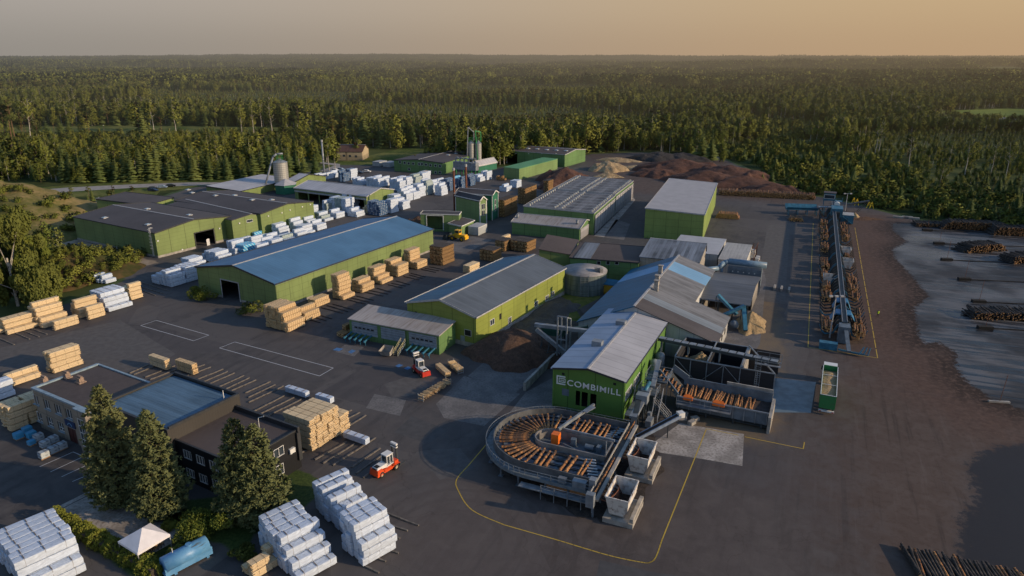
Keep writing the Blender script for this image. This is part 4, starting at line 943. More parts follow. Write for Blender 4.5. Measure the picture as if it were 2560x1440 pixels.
for px, py in ((1294, 548), (1369, 533), (1376, 536), (1387, 533), (1443, 557)):
    x, y, z = K3.onroof(px, py); mb = MB(); mb.tube((x, y, z-.3), (x, y, z+1.1), .45, n=12); mb.tube((x, y, z+1.1), (x, y, z+1.3), .6, n=12); mb.build('cowl', M_steel, K3.r, True)
mb = MB(); mb.box(.04, .2, .8, K3.L-.8, .2, 3.9); mb.build('kiln_door', M_kd, K3.r)
GH = Hall('sorting_hall', 'tall green hall with plain pale grey roof beside the open yard', (1761, 537), (1793, 458), (1620, 519), 9.6, .9, 'my', wallmat('leaf_green_cladding', (.22, .30, .085), 4.2, 2.4, .35), simple('pale_membrane', (.34, .335, .35), .6, .08, .3), trim=M_trim, over=.2)
# central saw hall
SM = Hall('saw_hall', 'green hall with dark blue ridged roof and pale right slope beside the bark heap', (1190, 793), (1412, 671), (1013, 757), 7.2, 2.3, 'y', wallmat('bright_olive_cladding', (.23, .27, .055), 5.5, 1.15, .25), M_rbl2, plinth=1.0, trim=M_trim, roof2=roofmat('steel_blue_roof', (.10, .12, .145), 1, .25, stf=.25), ridgecap=M_trim)
for px, py in ((1251, 792), (1273, 801)): SM.panel('x0', px, py-1, .9, 1.4, 'window', M_black, depth=.04)
for px, py in ((1230, 805), (1340, 760), (1367, 745), (1381, 735)): SM.panel('x0', px, py, 1.6, 1.2, 'window', M_glass, M_white, bars=1)
SM.panel('x0', 1274, 802, 1.3, 1.6, 'window', M_glass, M_white, bars=1)
SM.panel('y0', 1170, 832, 1.6, 1.3, 'window', M_black, M_trim); SM.panel('y0', 1157, 857, 1.1, 2.2, 'door', M_door, z=1.1); SM.panel('y0', 1040, 782, .6, .6, 'wall_vent', M_black)
AN = Hall('loading_annex', 'low annex with pale rust-stained roof and three grey roller doors', (1097, 838), (1140, 809), (881, 792), 4.5, .8, 'mx', M_wgr, M_rrust, over=.25)
for x0, x1 in ((-22.4, -15.6), (-14.6, -8.4), (-7.4, -.6)):
    mb = MB(); mb.box(x0, x1, -.12, -.01, 1.3, 4.0); d_ = mb.build('roller_door', M_door, AN.r)
    mb = MB()
    for z in (1.9, 2.5, 3.1, 3.6): mb.box(x0, x1, -.135, -.122, z, z+.04)
    mb.build('door_rib', M_dtrim, d_)
    if x0 != -14.6:
        mb = MB()
        for i in range(5): mb.box(x0+.7+i*1.1, x0+1.5+i*1.1, -.14, -.123, 2.62, 2.95)
        mb.build('door_window', M_black, d_)
# infeed rollers in front of the annex
def rollers(x0, n, label):
    r = thing('infeed_rollers', label, 'conveyor', AN.r.matrix_basis @ Vector((x0, -2.8, 0)), AN.az)
    for i in range(n):
        mb = MB(); mb.bar((i*1.35, 0, 1.0), (i*1.35, 3.0, 1.45), .22, .3); mb.tube((i*1.35-.15, 0, 1.0), (i*1.35+.15, 0, 1.0), .28); mb.build('chain_arm', M_blus, r)
        mb = MB(); mb.bar((i*1.35, .3, 0), (i*1.35, .3, 1), .14); mb.build('leg', M_blus, r)
    mb = MB(); mb.bar((-.5, 1.2, .9), (n*1.35-.8, 1.2, .9), .16); mb.build('cross_beam', M_dst, r)
bpy.context.view_layer.update()
rollers(-22.6, 5, 'blue infeed chain arms below the left roller door'); rollers(-6.4, 5, 'blue infeed chain arms below the right roller door')
def steps(loc, az, w, run, rise, label, name='steel_stairs', land=0, rail=M_trim):
    r = thing(name, label, 'stairs', loc, az); n_ = max(3, int(rise/.22))
    mb = MB()
    for i in range(n_): mb.box(-w/2, w/2, run*i/n_, run*(i+.8)/n_, rise*(i+1)/n_-.05, rise*(i+1)/n_)
    mb.build('tread', M_dst, r)
    for s_ in (-1, 1):
        mb = MB(); mb.bar((s_*w/2, 0, .1), (s_*w/2, run, rise), .08, .25); mb.build('stringer', M_grey, r)
        mb = MB()
        for zz in (.6, 1.1): mb.bar((s_*w/2, 0, zz), (s_*w/2, run, rise+zz), .07)
        for k in range(4): mb.bar((s_*w/2, run*k/3, rise*k/3), (s_*w/2, run*k/3, rise*k/3+1.1), .06)
        mb.build('handrail', rail, r)
    return r
steps(P(989, 890), AN.az, 1.1, 3.0, 1.8, 'steel stairs with pale handrails up to the middle roller door', rail=simple('pale_yellow_rail', (.5, .45, .25), .6))
mb = MB(); mb.add([(-1, -.8, .2), (1, -.8, .2), (1, .8, .2), (-1, .8, .2), (-1.3, -1.3, 1.3), (1.3, -1.3, 1.3), (1.1, 1, 1.9), (-1.1, 1, 1.9)], [(0, 1, 2, 3), (0, 1, 5, 4), (1, 2, 6, 5), (2, 3, 7, 6), (3, 0, 4, 7)])
sk = mb.build('tipping_skip', M_conw); sk.location = P(968, 888); sk.rotation_euler.z = -.3; tag(sk, 'rust-stained grey tipping skip on the ground before the annex', 'skip')
# roofs round the court
S3 = Hall('boiler_wing', 'green hall with brown-black roof and a pale patch, behind the round tank', (1597, 657), (1612, 618), (1431, 636), 6.2, .1, 'mx', M_wgr, M_fbr, over=.2, trim=M_dtrim)
S3b = Hall('boiler_wing', 'brown-roofed wing joining the saw hall to the building behind the tank', (1431, 637), (1446, 600), (1335, 655), 6.2, 1.2, 'my', M_wol, M_fbr, over=.2)
mb = MB(); p0, p1 = to_local(S3.r, P(1468, 604, 6.4)), to_local(S3.r, P(1443, 635, 6.4)); zz = S3.rz(0, S3.L/2)
x0, x1 = to_local(S3.r, P(1452, 620, 6.4)).x, to_local(S3.r, P(1490, 625, 6.4)).x; mb.box(x0, x1, -.15, S3.L+.1, 6.34, 6.42); mb.build('roof_patch', M_asb, S3.r)
for px in (1497, 1520, 1542): S3.panel('y0', px, 657, .9, .9, 'wall_vent', M_black, M_trim)
S4 = Hall('mill_house', 'grey building with corrugated fibre-cement roof and board gable', (1747, 656), (1765, 620), (1600, 642), 7.5, 1.5, 'x', M_wgy, M_asb, over=.3, ridge_at=.97)
S4.panel('x0', 1762, 640, .8, .8, 'window', M_black)
S5 = Hall('storage_shed', 'low shed with plain white membrane roof behind the corrugated building', (1794, 637), (1815, 602), (1690, 605), 4.5, .5, 'mx', M_wwh, simple('white_membrane', (.42, .42, .43), .6, .08, .3), over=.1)
S5b = Hall('storage_shed', 'low shed with white corrugated roof nearest the open yard', (1864, 655), (1880, 615), (1800, 640), 4.5, .3, 'mx', M_wwh, roofmat('white_corrugated', (.36, .35, .33), 0, .2, stf=.3), over=.1)
# ------------------------------------------------------------------ the mill complex, in one frame turned 25 degrees
KX, KY = U(115), U(25)
def kw(x, y, z=0): return KX*x+KY*y+Vector((0, 0, z))
def kt(name, label, cat, x, y, group=None): return thing(name, label, cat, kw(x, y), 25, group)
# middle sawmill hall with long right slope
r = kt('sawmill_hall', 'wide sawmill hall with dark blue left roof slope and patched grey right slope', 'building', -34.9, 136)
mb = MB(); zl, zr, zt = 4.6, 4.6, 10.0; xl, xr, xi, yb, ym, yf = -12.3, 17.2, 9.2, 0, 16.5, 43
zi = zt-(zt-zr)*xi/xr
mb.poly([(xl, yb, 0), (xr, yb, 0), (xr, yb, zr), (0, yb, zt), (xl, yb, zl)]); mb.poly([(xl, yf, 0), (xi, yf, 0), (xi, yf, zi), (0, yf, zt), (xl, yf, zl)])
mb.poly([(xl, yb, 0), (xl, yf, 0), (xl, yf, zl), (xl, yb, zl)]); mb.poly([(xr, yb, 0), (xr, ym, 0), (xr, ym, zr), (xr, yb, zr)])
mb.poly([(xi, ym, 0), (xr, ym, 0), (xr, ym, zr), (xi, ym, zi)]); mb.poly([(xi, ym, 0), (xi, yf, 0), (xi, yf, zi), (xi, ym, zi)]); mb.build('wall', M_wwh, r)
g = .4; sl = (zt-zl)/-xl; sr = (zt-zr)/xr; t_ = .1
def LS(y0, y1, mat, nm='roof', dz=0):
    mb = MB(); mb.slab([(xl-g, y0, zl-sl*g+t_+dz), (0, y0, zt+t_+dz), (0, y1, zt+t_+dz), (xl-g, y1, zl-sl*g+t_+dz)], .2); return mb.build(nm, mat, r)
def RS(y0, y1, x1, mat, nm='roof', dz=0, x0=0):
    mb = MB(); mb.slab([(x0, y0, zt-sr*x0+t_+dz), (x1, y0, zt-sr*x1+t_+dz), (x1, y1, zt-sr*x1+t_+dz), (x0, y1, zt-sr*x0+t_+dz)], .2); return mb.build(nm, mat, r)
M_pband = roofmat('pale_blue_sheet', (.17, .33, .50), 1, .05, stf=.05, rib=1.2); M_brn = roofmat('brown_sheet_roof', (.085, .075, .075), 1, .25, stf=.25, rib=.8)
LS(-g, 30, M_rbl2); LS(30, 37.5, M_pband); LS(37.5, yf+g, M_rbl2)
RS(-g, 5.5, xr+g, M_brn); RS(5.5, ym+g, xr+g, M_asb2); RS(ym+g, 29.5, xi+g, M_asb2); RS(29.5, 37, xi+g, M_pband); RS(37, yf+g, xi+g, M_asb2)
RS(5.5, 9, xr+g-.3, roofmat('newer_sheet_strip', (.18, .21, .24), 1, .2, stf=.2), 'roof_patch', .05)
mb = MB(); mb.box(-.25, .25, -g, yf+g, zt+.1, zt+.22); mb.build('ridge_cap', M_trim, r)
for x, y in ((-.6, 25), (.6, 17), (1.4, 13)):
    mb = MB(); mb.cbox((x, y, zt-.6), 0, .9, .9, 2.6); mb.cbox((x, y, zt+2.0), 0, 1.2, 1.2, .15); mb.build('roof_vent', M_conw, r)
mb = MB()
for y in (2, 4.5, 8, 12): mb.box(xr-.05, xr+.08, y, y+1.2, 2, 3.1)
mb.build('window', M_black, r)
# main hall with the name on its gable
r = kt('profiling_hall', 'tall fresh green hall with pale grey-blue ridged roof and white lettering on its gable', 'building', -27.9, 105.2); RH = r
Wd, Ln, hh, rs = 13.1, 33.0, 7.6, 1.1
mb = MB(); z0 = Vector((0, 0, 0))
cutwall(mb, Vector((0, 0, 0)), Vector((-1, 0, 0)), Wd, 0, hh, [(4.9, 6.0, 1.2, 4.0), (6.5, 7.6, 1.2, 4.0), (7.9, 8.7, 1.2, 4.0)])
cutwall(mb, Vector((0, 0, 0)), Vector((0, 1, 0)), Ln, 0, hh, []); cutwall(mb, Vector((-Wd, 0, 0)), Vector((0, 1, 0)), Ln, 0, hh, []); cutwall(mb, Vector((0, Ln, 0)), Vector((-1, 0, 0)), Wd, 0, hh, [])
for y in (0, Ln): mb.poly([(0, y, hh), (-Wd, y, hh), (-Wd/2, y, hh+rs)])
mb.build('wall', M_wcm, r)
s_ = rs/(Wd/2); e = .35
for x0, x1, mt in ((-Wd, -Wd/2, M_rcb), (-Wd/2, 0, M_rlit)):
    xa, xb = (x0-e, x1) if x0 == -Wd else (x0, x1+e); za = hh-s_*e+.08 if x0 == -Wd else hh+rs+.08; zb = hh+rs+.08 if x0 == -Wd else hh-s_*e+.08
    mb = MB(); mb.slab([(xa, -e, za), (xb, -e, zb), (xb, Ln+e, zb), (xa, Ln+e, za)], .22); mb.build('roof', mt, r)
mb = MB(); mb.box(-Wd/2-.2, -Wd/2+.2, -e, Ln+e, hh+rs+.02, hh+rs+.16); mb.build('ridge_cap', M_trim, r)
mb = MB(); mb.bar((-Wd, -e-.04, hh-.05), (-Wd/2, -e-.04, hh+rs-.05), .07, .34); mb.bar((-Wd/2, -e-.04, hh+rs-.05), (0, -e-.04, hh-.05), .07, .34); mb.bar((e+.02, -e, hh-.1), (e+.02, Ln+e, hh-.1), .07, .3); mb.build('fascia', M_dtrim, r)
for x, y in ((-Wd/2-2.0, 11), (-Wd/2-1.0, 23)):
    mb = MB(); mb.cbox((x, y, hh+.4), 0, 1.9, 1.5, 1.4); mb.build('roof_hatch', M_steel, r)
for y0 in (.8, 6.0):
    mb = MB()
    for k in range(4): mb.box(.01, .05, y0+k*.95, y0+k*.95+.75, 3.6, 5.0)
    wn = mb.build('window', M_glass, r); mb = MB()
    for k in range(5): mb.box(.012, .11, y0-.18+k*.95, y0-.02+k*.95, 3.5, 5.1)
    mb.box(.012, .1, y0-.18, y0+3.78, 5.02, 5.15); mb.box(.012, .1, y0-.18, y0+3.78, 3.42, 3.57); mb.build('frame', M_white, wn)
M_gt = simple('green_trim', (.12, .24, .05), .5, .1)
for k in (0.15, 11, 22, 32.8): mb = MB(); mb.box(.01, .12, k-.1, k+.1, .2, hh); mb.build('wall_trim', M_gt, r)
for k in (-.1, -Wd+.1): mb = MB(); mb.box(k-.1, k+.1, -.1, -.01, .2, hh); mb.build('wall_trim', M_gt, r)
mb = MB()
for x, z in ((-11.4, 6.5), (-2.0, 6.5)): mb.box(x, x+.5, -.05, -.01, z, z+.45)
mb.build('wall_vent', M_black, r); mb = MB(); mb.box(-11.3, -10.0, -.05, -.01, 2.6, 3.9); mb.build('wall_panel', M_grey, r)
def lettering(txt, x0, z0, size, wid, mat, parent, name):
    cu = bpy.data.curves.new(name, 'FONT'); cu.body = txt; cu.size = size; cu.extrude = .05; cu.offset = .006*size; cu.space_character = 1.12
    ob = bpy.data.objects.new(name, cu); C.objects.link(ob); bpy.context.view_layer.update()
    me = bpy.data.meshes.new_from_object(ob.evaluated_get(bpy.context.evaluated_depsgraph_get())); bpy.data.objects.remove(ob)
    w0 = max(v.co.x for v in me.vertices)-min(v.co.x for v in me.vertices); k = wid/w0
    for v in me.vertices: v.co = Vector((x0+v.co.x*k, -.08-v.co.z, z0+v.co.y))
    me.materials.clear(); me.materials.append(mat); o = bpy.data.objects.new(name, me); C.objects.link(o); o.parent = parent; return o
M_let = simple('white_lettering', (.78, .78, .76), .4, .03)
lettering('COMBIMILL', -10.4, 4.75, 1.55, 9.7, M_let, r, 'lettering')
mb = MB(); X0, Z0, S, t_ = -12.35, 4.65, 1.65, .2   # emblem: open bracket round a small square with an m
mb.box(X0, X0+S, -.16, -.02, Z0+S-t_, Z0+S); mb.box(X0, X0+t_, -.16, -.02, Z0+.0, Z0+S-t_); mb.box(X0+t_, X0+S, -.16, -.02, Z0, Z0+t_); 
a, b = X0+.42, X0+S; c, d = Z0+.42, Z0+S-.42
mb.box(a, b, -.15, -.02, d-.11, d); mb.box(a, b, -.15, -.02, c, c+.11); mb.box(a, a+.11, -.15, -.02, c+.11, d-.11); mb.box(b-.11, b, -.15, -.02, c+.11, d-.11)
for p, q in (((a+.25, c+.22), (a+.42, d-.3)), ((a+.42, d-.3), (a+.6, c+.3)), ((a+.6, c+.3), (a+.78, d-.3)), ((a+.78, d-.3), (a+.95, c+.22))): mb.bar((p[0], -.1, p[1]), (q[0], -.1, q[1]), .08)
mb.build('emblem', M_let, r)
# chip shed with open front, chips and blue conveyors
r = kt('chip_shed', 'open-fronted grey-roofed chip shed on posts beside the pale chip pile', 'shed', -25, 162)
for y0, y1, z0, z1 in ((-.3, 9.5, 4.8, 6.9), (9.5, 22, 6.9, 5.4)):
    mb = MB(); mb.slab([(-.8, y0, z0), (10.8, y0, z0), (10.8, y1, z1), (-.8, y1, z1)], .2); mb.build('roof', M_rgry, r)
mb = MB(); mb.box(-.3, -.1, 0, 21, 0, 4.8); mb.box(-.1, 10.3, 20.8, 21, 0, 5.1); mb.box(10.1, 10.3, 10, 20.8, 0, 5.2); mb.build('wall', M_wgy, r)
for x in (0, 3.5, 7, 10.2):
    mb = MB(); mb.bar((x, .1, 0), (x, .1, 4.7), .28); mb.bar((x, 1.6, 4.6), (x, .1, 3.2), .14); mb.build('post', M_dst, r)
def heap(name, label, cat, px, py, rx, ry, h, mat, az=0, seed=1, kids=1, group=None, conc=1.0, world=None, stuff=False, n=26):
    """a pile of loose material: a lumpy mound resting on the ground"""
    rs = random.Random(seed); hs = [(0, 0, 1, 1)]+[(rs.uniform(-.6, .6), rs.uniform(-.6, .6), rs.uniform(.4, .85), rs.uniform(.35, .6)) for _ in range(kids)]
    vs = []; fs = []
    for i in range(n+1):
        for j in range(n+1):
            u, v = i/n*2-1, j/n*2-1; k = math.sqrt(u*u+v*v) or 1; mx = max(abs(u), abs(v)); X_, Y_ = (u/k*mx, v/k*mx); z = -.05
            for cx, cy, hz, w_ in hs: z = max(z, hz*h*max(0, 1-math.hypot(X_-cx, Y_-cy)/w_)**conc)
            edge = max(0, 1-mx); z = min(z, h*edge*2.2+.02)
            wob = (math.sin(X_*9+seed)*math.cos(Y_*8+seed*2)+math.sin(X_*21+Y_*17)*.5)*.035*h*min(1, edge*5)
            er = 1+.1*math.sin(math.atan2(Y_, X_)*5+seed)+.05*math.sin(math.atan2(Y_, X_)*11)
            vs.append((X_*rx*er, Y_*ry*er, (z+wob+rs.uniform(-.03, .03)*h) if mx < 1 else -.06))
    for i in range(n):
        for j in range(n): a_ = i*(n+1)+j; fs.append((a_, a_+n+1, a_+n+2, a_+1))
    mb = MB(); mb.add(vs, fs); o = mb.build(name, mat, None, True); o.location = world if world is not None else P(px, py); o.rotation_euler.z = -R(az)
    return tag(o, label, cat, group)
def loose(name, a, b, c, rough=.95, s=1.6, haze=False):
    m = MT(name, haze); f = m.noise(s, 7, rough=.8); g_ = m.noise(s*5, 5, rough=.8); q = m.noise(.3, 4)
    k = m.mix(m.ramp(f, .35, .65), a, b); k = m.mix(m.M('MULTIPLY', m.ramp(g_, .52, .7), .8), k, c); k = m.mix(m.M('MULTIPLY', m.ramp(q, .45, .7), .45), k, c3(a, .6))
    m.col(k).rough(rough).bump(m.M('ADD', f, g_), 1.0, .3); return m.mat
M_barkp = loose('bark_heap', (.06, .034, .022), (.14, .078, .05), (.24, .16, .11)); M_chip = loose('wood_chips', (.40, .27, .13), (.58, .42, .23), (.66, .52, .32), s=3)
M_redb = loose('red_brown_bark', (.075, .034, .022), (.13, .06, .04), (.04, .022, .017), haze=True, s=.5); M_soil = loose('dark_soil', (.028, .024, .022), (.06, .052, .048), (.11, .10, .09), s=.5); M_scrap = loose('pale_wood_scrap', (.30, .20, .10), (.52, .40, .24), (.12, .08, .05), s=.8)
M_gravel = loose('grey_gravel', (.07, .065, .06), (.12, .11, .10), (.17, .155, .14), s=1.2)
o = heap('chip_pile', 'pale yellow chip pile at the foot of the blue conveyor', 'chip pile', 1862, 815, 3.6, 6.5, 3.6, M_chip, 25, 4, 2, world=kw(-13.6, 161.5))
r = kt('chip_conveyor', 'crossing blue chip conveyors in front of the chip shed', 'conveyor', -22, 158)
for p, q in (((.3, 4.2, 6.2), (5.2, 2.6, 2.6)), ((.8, -1.2, 2.0), (6.8, 1.4, 5.4)), ((6.6, 1.6, 5.2), (8.0, -2.6, .9))):
    mb = MB(); mb.bar(p, q, .9, .6); mb.build('trough', M_blus, r)
for x, y, z in ((6.6, 1.6, 5), (1, -1, 2), (.4, 4, 6)):
    mb = MB(); mb.bar((x-.4, y, 0), (x-.4, y, z), .16); mb.bar((x+.4, y, 0), (x+.4, y, z), .16); mb.build('leg', M_dst, r)
mb = MB(); mb.lathe((5.2, -1.2, 0), [(.05, .5), (1, .8), (1.1, 1.6), (.6, 2.3), (.05, 2.5)], 14); mb.build('fan_housing', M_grey, r, True)
# filter house and ducts
r = kt('filter_house', 'grey box filter with rows of small holes and a thick bent duct on top', 'filter', -23, 185.5)
mb = MB(); mb.box(0, 8.6, 0, 2.6, 2.2, 6.8); mb.build('body', M_grey, r)
for x in (.2, 3, 5.8, 8.4):
    mb = MB(); mb.bar((x, .2, 0), (x, .2, 2.2), .2); mb.bar((x, 2.4, 0), (x, 2.4, 2.2), .2); mb.build('leg', M_steel, r)
mb = MB()
for x in (1.2, 2.6, 4, 5.4, 6.8): mb.box(x, x+.25, -.03, -.004, 5.5, 5.75)
mb.build('marker_plate', M_white, r)
mb = MB(); mb.path([(9.6, 1.2, 7.9), (0, 1.2, 7.9)], .85, 14); mb.path([(0, 1.2, 7.9), (-1.2, .2, 7.6), (-2.2, -1.5, 6.4), (-7, -4, 6.0)], .62, 12); mb.path([(-.6, 1.2, 7.3), (-1.6, .5, 6.3), (-1.6, .5, 3.5)], .45, 12); mb.build('duct', simple('blue_grey_duct', (.14, .22, .30), .4, .15), r, True)
# round tank
r = thing('round_tank', 'big round grey steel tank with flat lid in the green court', 'tank', P(1463, 737)+Vector((0, 4.2, 0)), 0); rt = 6.0; ht = 5.6
M_tank = MT('tank_steel'); q1 = M_tank.noise(1, 5, M_tank.vec(1.5, 1.5, .15)); zz = M_tank.xyz()[2]; q2 = M_tank.M('LESS_THAN', M_tank.M('FRACT', M_tank.M('MULTIPLY', zz, .71)), .05)
M_tank.col(M_tank.mix(q2, M_tank.mix(M_tank.ramp(q1, .35, .7), (.16, .19, .18), (.08, .11, .10)), (.04, .05, .05))).rough(.5); M_tank = M_tank.mat
mb = MB(); mb.lathe((0, 0, 0), [(rt, 0), (rt, ht)], 40); mb.build('shell', M_tank, r, True); mb = MB(); mb.lathe((0, 0, 0), [(rt+.12, ht-.12), (rt+.12, ht+.1), (0.01, ht+.55)], 40); mb.build('lid', simple('tank_lid', (.26, .25, .25), .6, .2, .4), r, True)
mb = MB(); mb.box(2.6, 4.4, -2.2, -1, ht+.2, ht+1.2); mb.box(3.8, 4.6, -3.4, -2.4, ht+.1, ht+1.4); mb.build('lid_hatch', M_conw, r)
mb = MB()
for a_ in (-.25, .1): mb.bar((rt*math.sin(a_)+.0, -rt*math.cos(a_)-.15, 0), (rt*math.sin(a_), -rt*math.cos(a_)-.15, ht+1), .09)
k_ = .4
while k_ < ht: mb.bar((rt*math.sin(-.25), -rt*math.cos(-.25)-.15, k_), (rt*math.sin(.1), -rt*math.cos(.1)-.15, k_), .05); k_ += .6
mb.build('ladder', M_steel, r)
r = kt('pump_hut', 'small yellow hut with dark roof beside the round tank', 'hut', -52, 169)
mb = MB(); mb.box(0, 4.5, 0, 3, 0, 2.8); mb.build('wall', M_wyel, r); mb = MB(); mb.slab([(-.3, -.3, 2.8), (4.8, -.3, 2.8), (4.8, 3.3, 3.3), (-.3, 3.3, 3.3)], .15); mb.build('roof', M_rbl2, r)
# bark heap, gravel, court
heap('bark_heap', 'big brown bark heap below the leaning grey conveyor', 'bark heap', 1285, 885, 10.5, 8.5, 6.0, M_barkp, 25, 2, 5, conc=.8)
heap('gravel_heap', 'low grey gravel heap in the court beside the round tank', 'gravel heap', 1378, 772, 6.5, 9, 1.6, M_gravel, 28, 5, 3); heap('gravel_heap', 'darker gravel heap nearer the bark heap', 'gravel heap', 1335, 815, 5, 6.5, 1.5, M_gravel, 28, 8, 3)
sheet('court_grass', [(1380, 700), (1420, 690), (1500, 720), (1500, 745), (1440, 775), (1460, 805), (1420, 800), (1405, 760), (1350, 760)], .02, M_verge)
sheet('court_ground', [(1275, 838), (1330, 790), (1420, 740), (1465, 790), (1500, 830), (1390, 865), (1290, 870)], .012, simple('court_soil', (.045, .042, .038), .95, .35, .6))
r = kt('bark_conveyor', 'leaning grey conveyor dropping bark on the brown heap, with its steel frame', 'conveyor', -47, 123)
mb = MB(); mb.bar((-4.8, 0, 6.6), (1.5, 2, 1.2), 1.0, .7); mb.bar((-5.5, .8, 7.2), (7, 2.2, 7.2), .9, .7); mb.build('trough', M_steel, r)
mb = MB()
for x in (-.4, 1.6):
    for y in (.6, 2.8): mb.bar((x, y, 0), (x, y, 10 if y < 2 else 9), .26)
mb.bar((-.4, .6, 10), (-.4, 2.8, 9), .2); mb.bar((1.6, .6, 10), (1.6, 2.8, 9), .2); mb.bar((-.4, .6, 10), (1.6, .6, 10), .2); mb.bar((-.4, .6, 5), (1.6, .6, 5), .16); mb.bar((-.4, .6, 5), (1.6, .6, 8.6), .1); mb.build('steel_frame', M_steel, r)
mb = MB()
for x, z in ((-3.6, 5.4), (-2, 4.1)): mb.bar((x, .1, 0), (x, .1, z), .18); mb.bar((x, -1.5, 0), (x, .1, z-.4), .12); mb.bar((x, -1.5, 2.4), (x+1.6, .1, 2.4), .1)
mb.build('support', M_gnp if False else M_dst, r)
r = kt('screening_plant', 'dark green screening machinery between the court and the sawmill hall', 'machine', -54, 131)
mb = MB(); mb.box(0, 5, 0, 2.4, 2.2, 3.8); mb.bar((4.5, 1.2, 3.4), (10, 1.6, 5), .9, .6); mb.build('body', simple('dark_green_machine', (.015, .07, .05), .5, .25), r)
mb = MB(); mb.box(.4, 4.2, .4, 2, 3.8, 4.1); mb.build('hopper_load', M_chip, r)
for x, y in ((.3, .2), (4.7, .2), (.3, 2.2), (4.7, 2.2)):
    mb = MB(); mb.bar((x, y, 0), (x, y, 2.2), .2); mb.build('leg', M_dst, r)
r = kt('retaining_wall', 'low pale concrete retaining wall beside the bark heap', 'wall', -48, 108.5)
mb = MB()
for i in range(7): mb.box(-.25, .25, i*2.3, i*2.3+2.2, 0, 1.7)
mb.build('block_row', M_conw, r)
# chip bunkers
M_bunk = MT('black_bunker_boards'); q1 = M_bunk.noise(1, 5, M_bunk.vec(.4, .4, 3)); M_bunk.col(M_bunk.mix(q1, (.008, .009, .012), (.035, .035, .04))).rough(.6); M_bunk = M_bunk.mat
r = kt('chip_bunker', 'open black board bunker in a grey steel frame with chips heaped inside', 'bunker', -23.6, 125.2); BW, BD, BH = 18.3, 10.6, 4.9
mb = MB(); mb.box(0, BW, 0, .2, .3, BH); mb.box(0, BW, BD-.2, BD, .3, BH); mb.box(0, .2, .2, BD-.2, .3, BH); mb.box(6, 6.2, .2, BD-.2, .3, BH-.8); mb.box(12, 12.2, .2, BD-.2, .3, BH-.8); mb.build('board_wall', M_bunk, r)
mb = MB(); mb.box(12.3, 12.7, .2, BD, 0, BH+.2); mb.build('end_wall', M_conw, r)
mb = MB(); n_ = 7
for i in range(n_):
    x = BW*i/(n_-1); mb.bar((x, -.12, 0), (x, -.12, BH), .16)
    if x < 12.8: mb.bar((x, BD+.12, 0), (x, BD+.12, BH), .16); 
for x in (0, 6.1, 12.2): mb.bar((x, 0, BH+.05), (x, BD, BH+.05), .22)
mb.bar((0, -.12, BH), (BW, -.12, BH), .2); mb.bar((0, BD+.12, BH), (12.3, BD+.12, BH), .2); mb.bar((BW-.1, 0, BH), (12.4, BD, BH+.4), .22)
for i, j in ((0, 1.5), (3, 1.5), (3, 4.5)): mb.bar((BW*i/6, -.22, BH if i != 3 or j else 0), (BW*j/6, -.22, .3), .1)
mb.build('steel_frame', M_steel, r)
heap('chip_heap', 'orange-lit chip heap inside the black bunker', 'chip pile', 0, 0, 4.6, 3.9, 4.7, M_chip, 25, 6, 2, world=kw(-19.6, 130.5)); heap('chip_heap', 'low brown chips in the middle of the black bunker', 'chip pile', 0, 0, 2.6, 4.4, 2.0, M_barkp, 25, 7, 2, world=kw(-14.3, 130.5))
r = kt('overhead_conveyor', 'long covered grey conveyor running above the black chip bunker', 'conveyor', -27.5, 125.5)
mb = MB(); mb.bar((0, 2.2, 7.0), (22.5, 0, 7.0), 1.2, .5); mb.build('trough', M_dst, r); mb = MB()
for i in range(15): t = (i+.5)/15; mb.bar((22.5*t-.62, 2.2-2.2*t+.06, 7.33), (22.5*t+.62, 2.2-2.2*t-.06, 7.33), 1.15, .12)
mb.build('cover', M_steel, r)
for x, y in ((.6, 2.2), (6, 1.6), (12, 1), (18.6, .4)):
    mb = MB(); z = 0 if x == .6 else 4.9; mb.bar((x, y-.5, z), (x, y-.5, 6.8), .2); mb.bar((x, y+.5, z), (x, y+.5, 6.8), .2); mb.build('support', M_grey, r)
mb = MB()
for y in (-1.3, 1.1):
    for z in (7.4, 8.2): mb.bar((18.6, y, z), (23, y, z), .06)
    for x in (18.6, 20.8, 23): mb.bar((x, y, 6.7), (x, y, 8.2), .06)
mb.box(18.6, 23, -1.3, -.7, 6.6, 6.7); mb.box(18.6, 23, .7, 1.1, 6.6, 6.7); mb.build('walkway', M_steel, r)
mb = MB()
for x in (18.9, 19.7): mb.bar((x, -1.7, 0), (x, -1.4, 7.6), .08)
z_ = .3
while z_ < 7.4: mb.bar((18.9, -1.7+.04*z_, z_), (19.7, -1.7+.04*z_, z_), .06); z_ += .42
mb.build('ladder', M_steel, r)
# log deck
r = kt('log_deck', 'long grey steel log trough with concrete end walls below the chip bunker', 'log deck', -20.3, 112.6)
mb = MB(); mb.box(0, 15.4, -.2, 0, .9, 3.2); mb.box(0, 15.4, 5.6, 5.85, .9, 4.2); mb.build('side_wall', M_grey, r)
mb = MB(); mb.add([(0, 0, 2.4), (15.4, 0, 2.0), (15.4, 5.6, 2.4), (0, 5.6, 2.8)], [(0, 1, 2, 3)]); mb.build('deck_floor', simple('bark_covered_deck', (.05, .035, .03), .8, .4), r)
mb = MB(); mb.box(15.4, 15.9, -1.4, 6.2, 0, 3.0); mb.box(7.5, 15.4, 5.9, 6.2, 0, 4.7); mb.build('concrete_wall', M_conw, r)
mb = MB()
for i in range(9): mb.box(i*1.85+.3, i*1.85+.42, -.38, -.2, .9, 3.2)
mb.box(0, 15.4, -.42, -.2, 3.1, 3.3); mb.build('rib', M_steel, r)
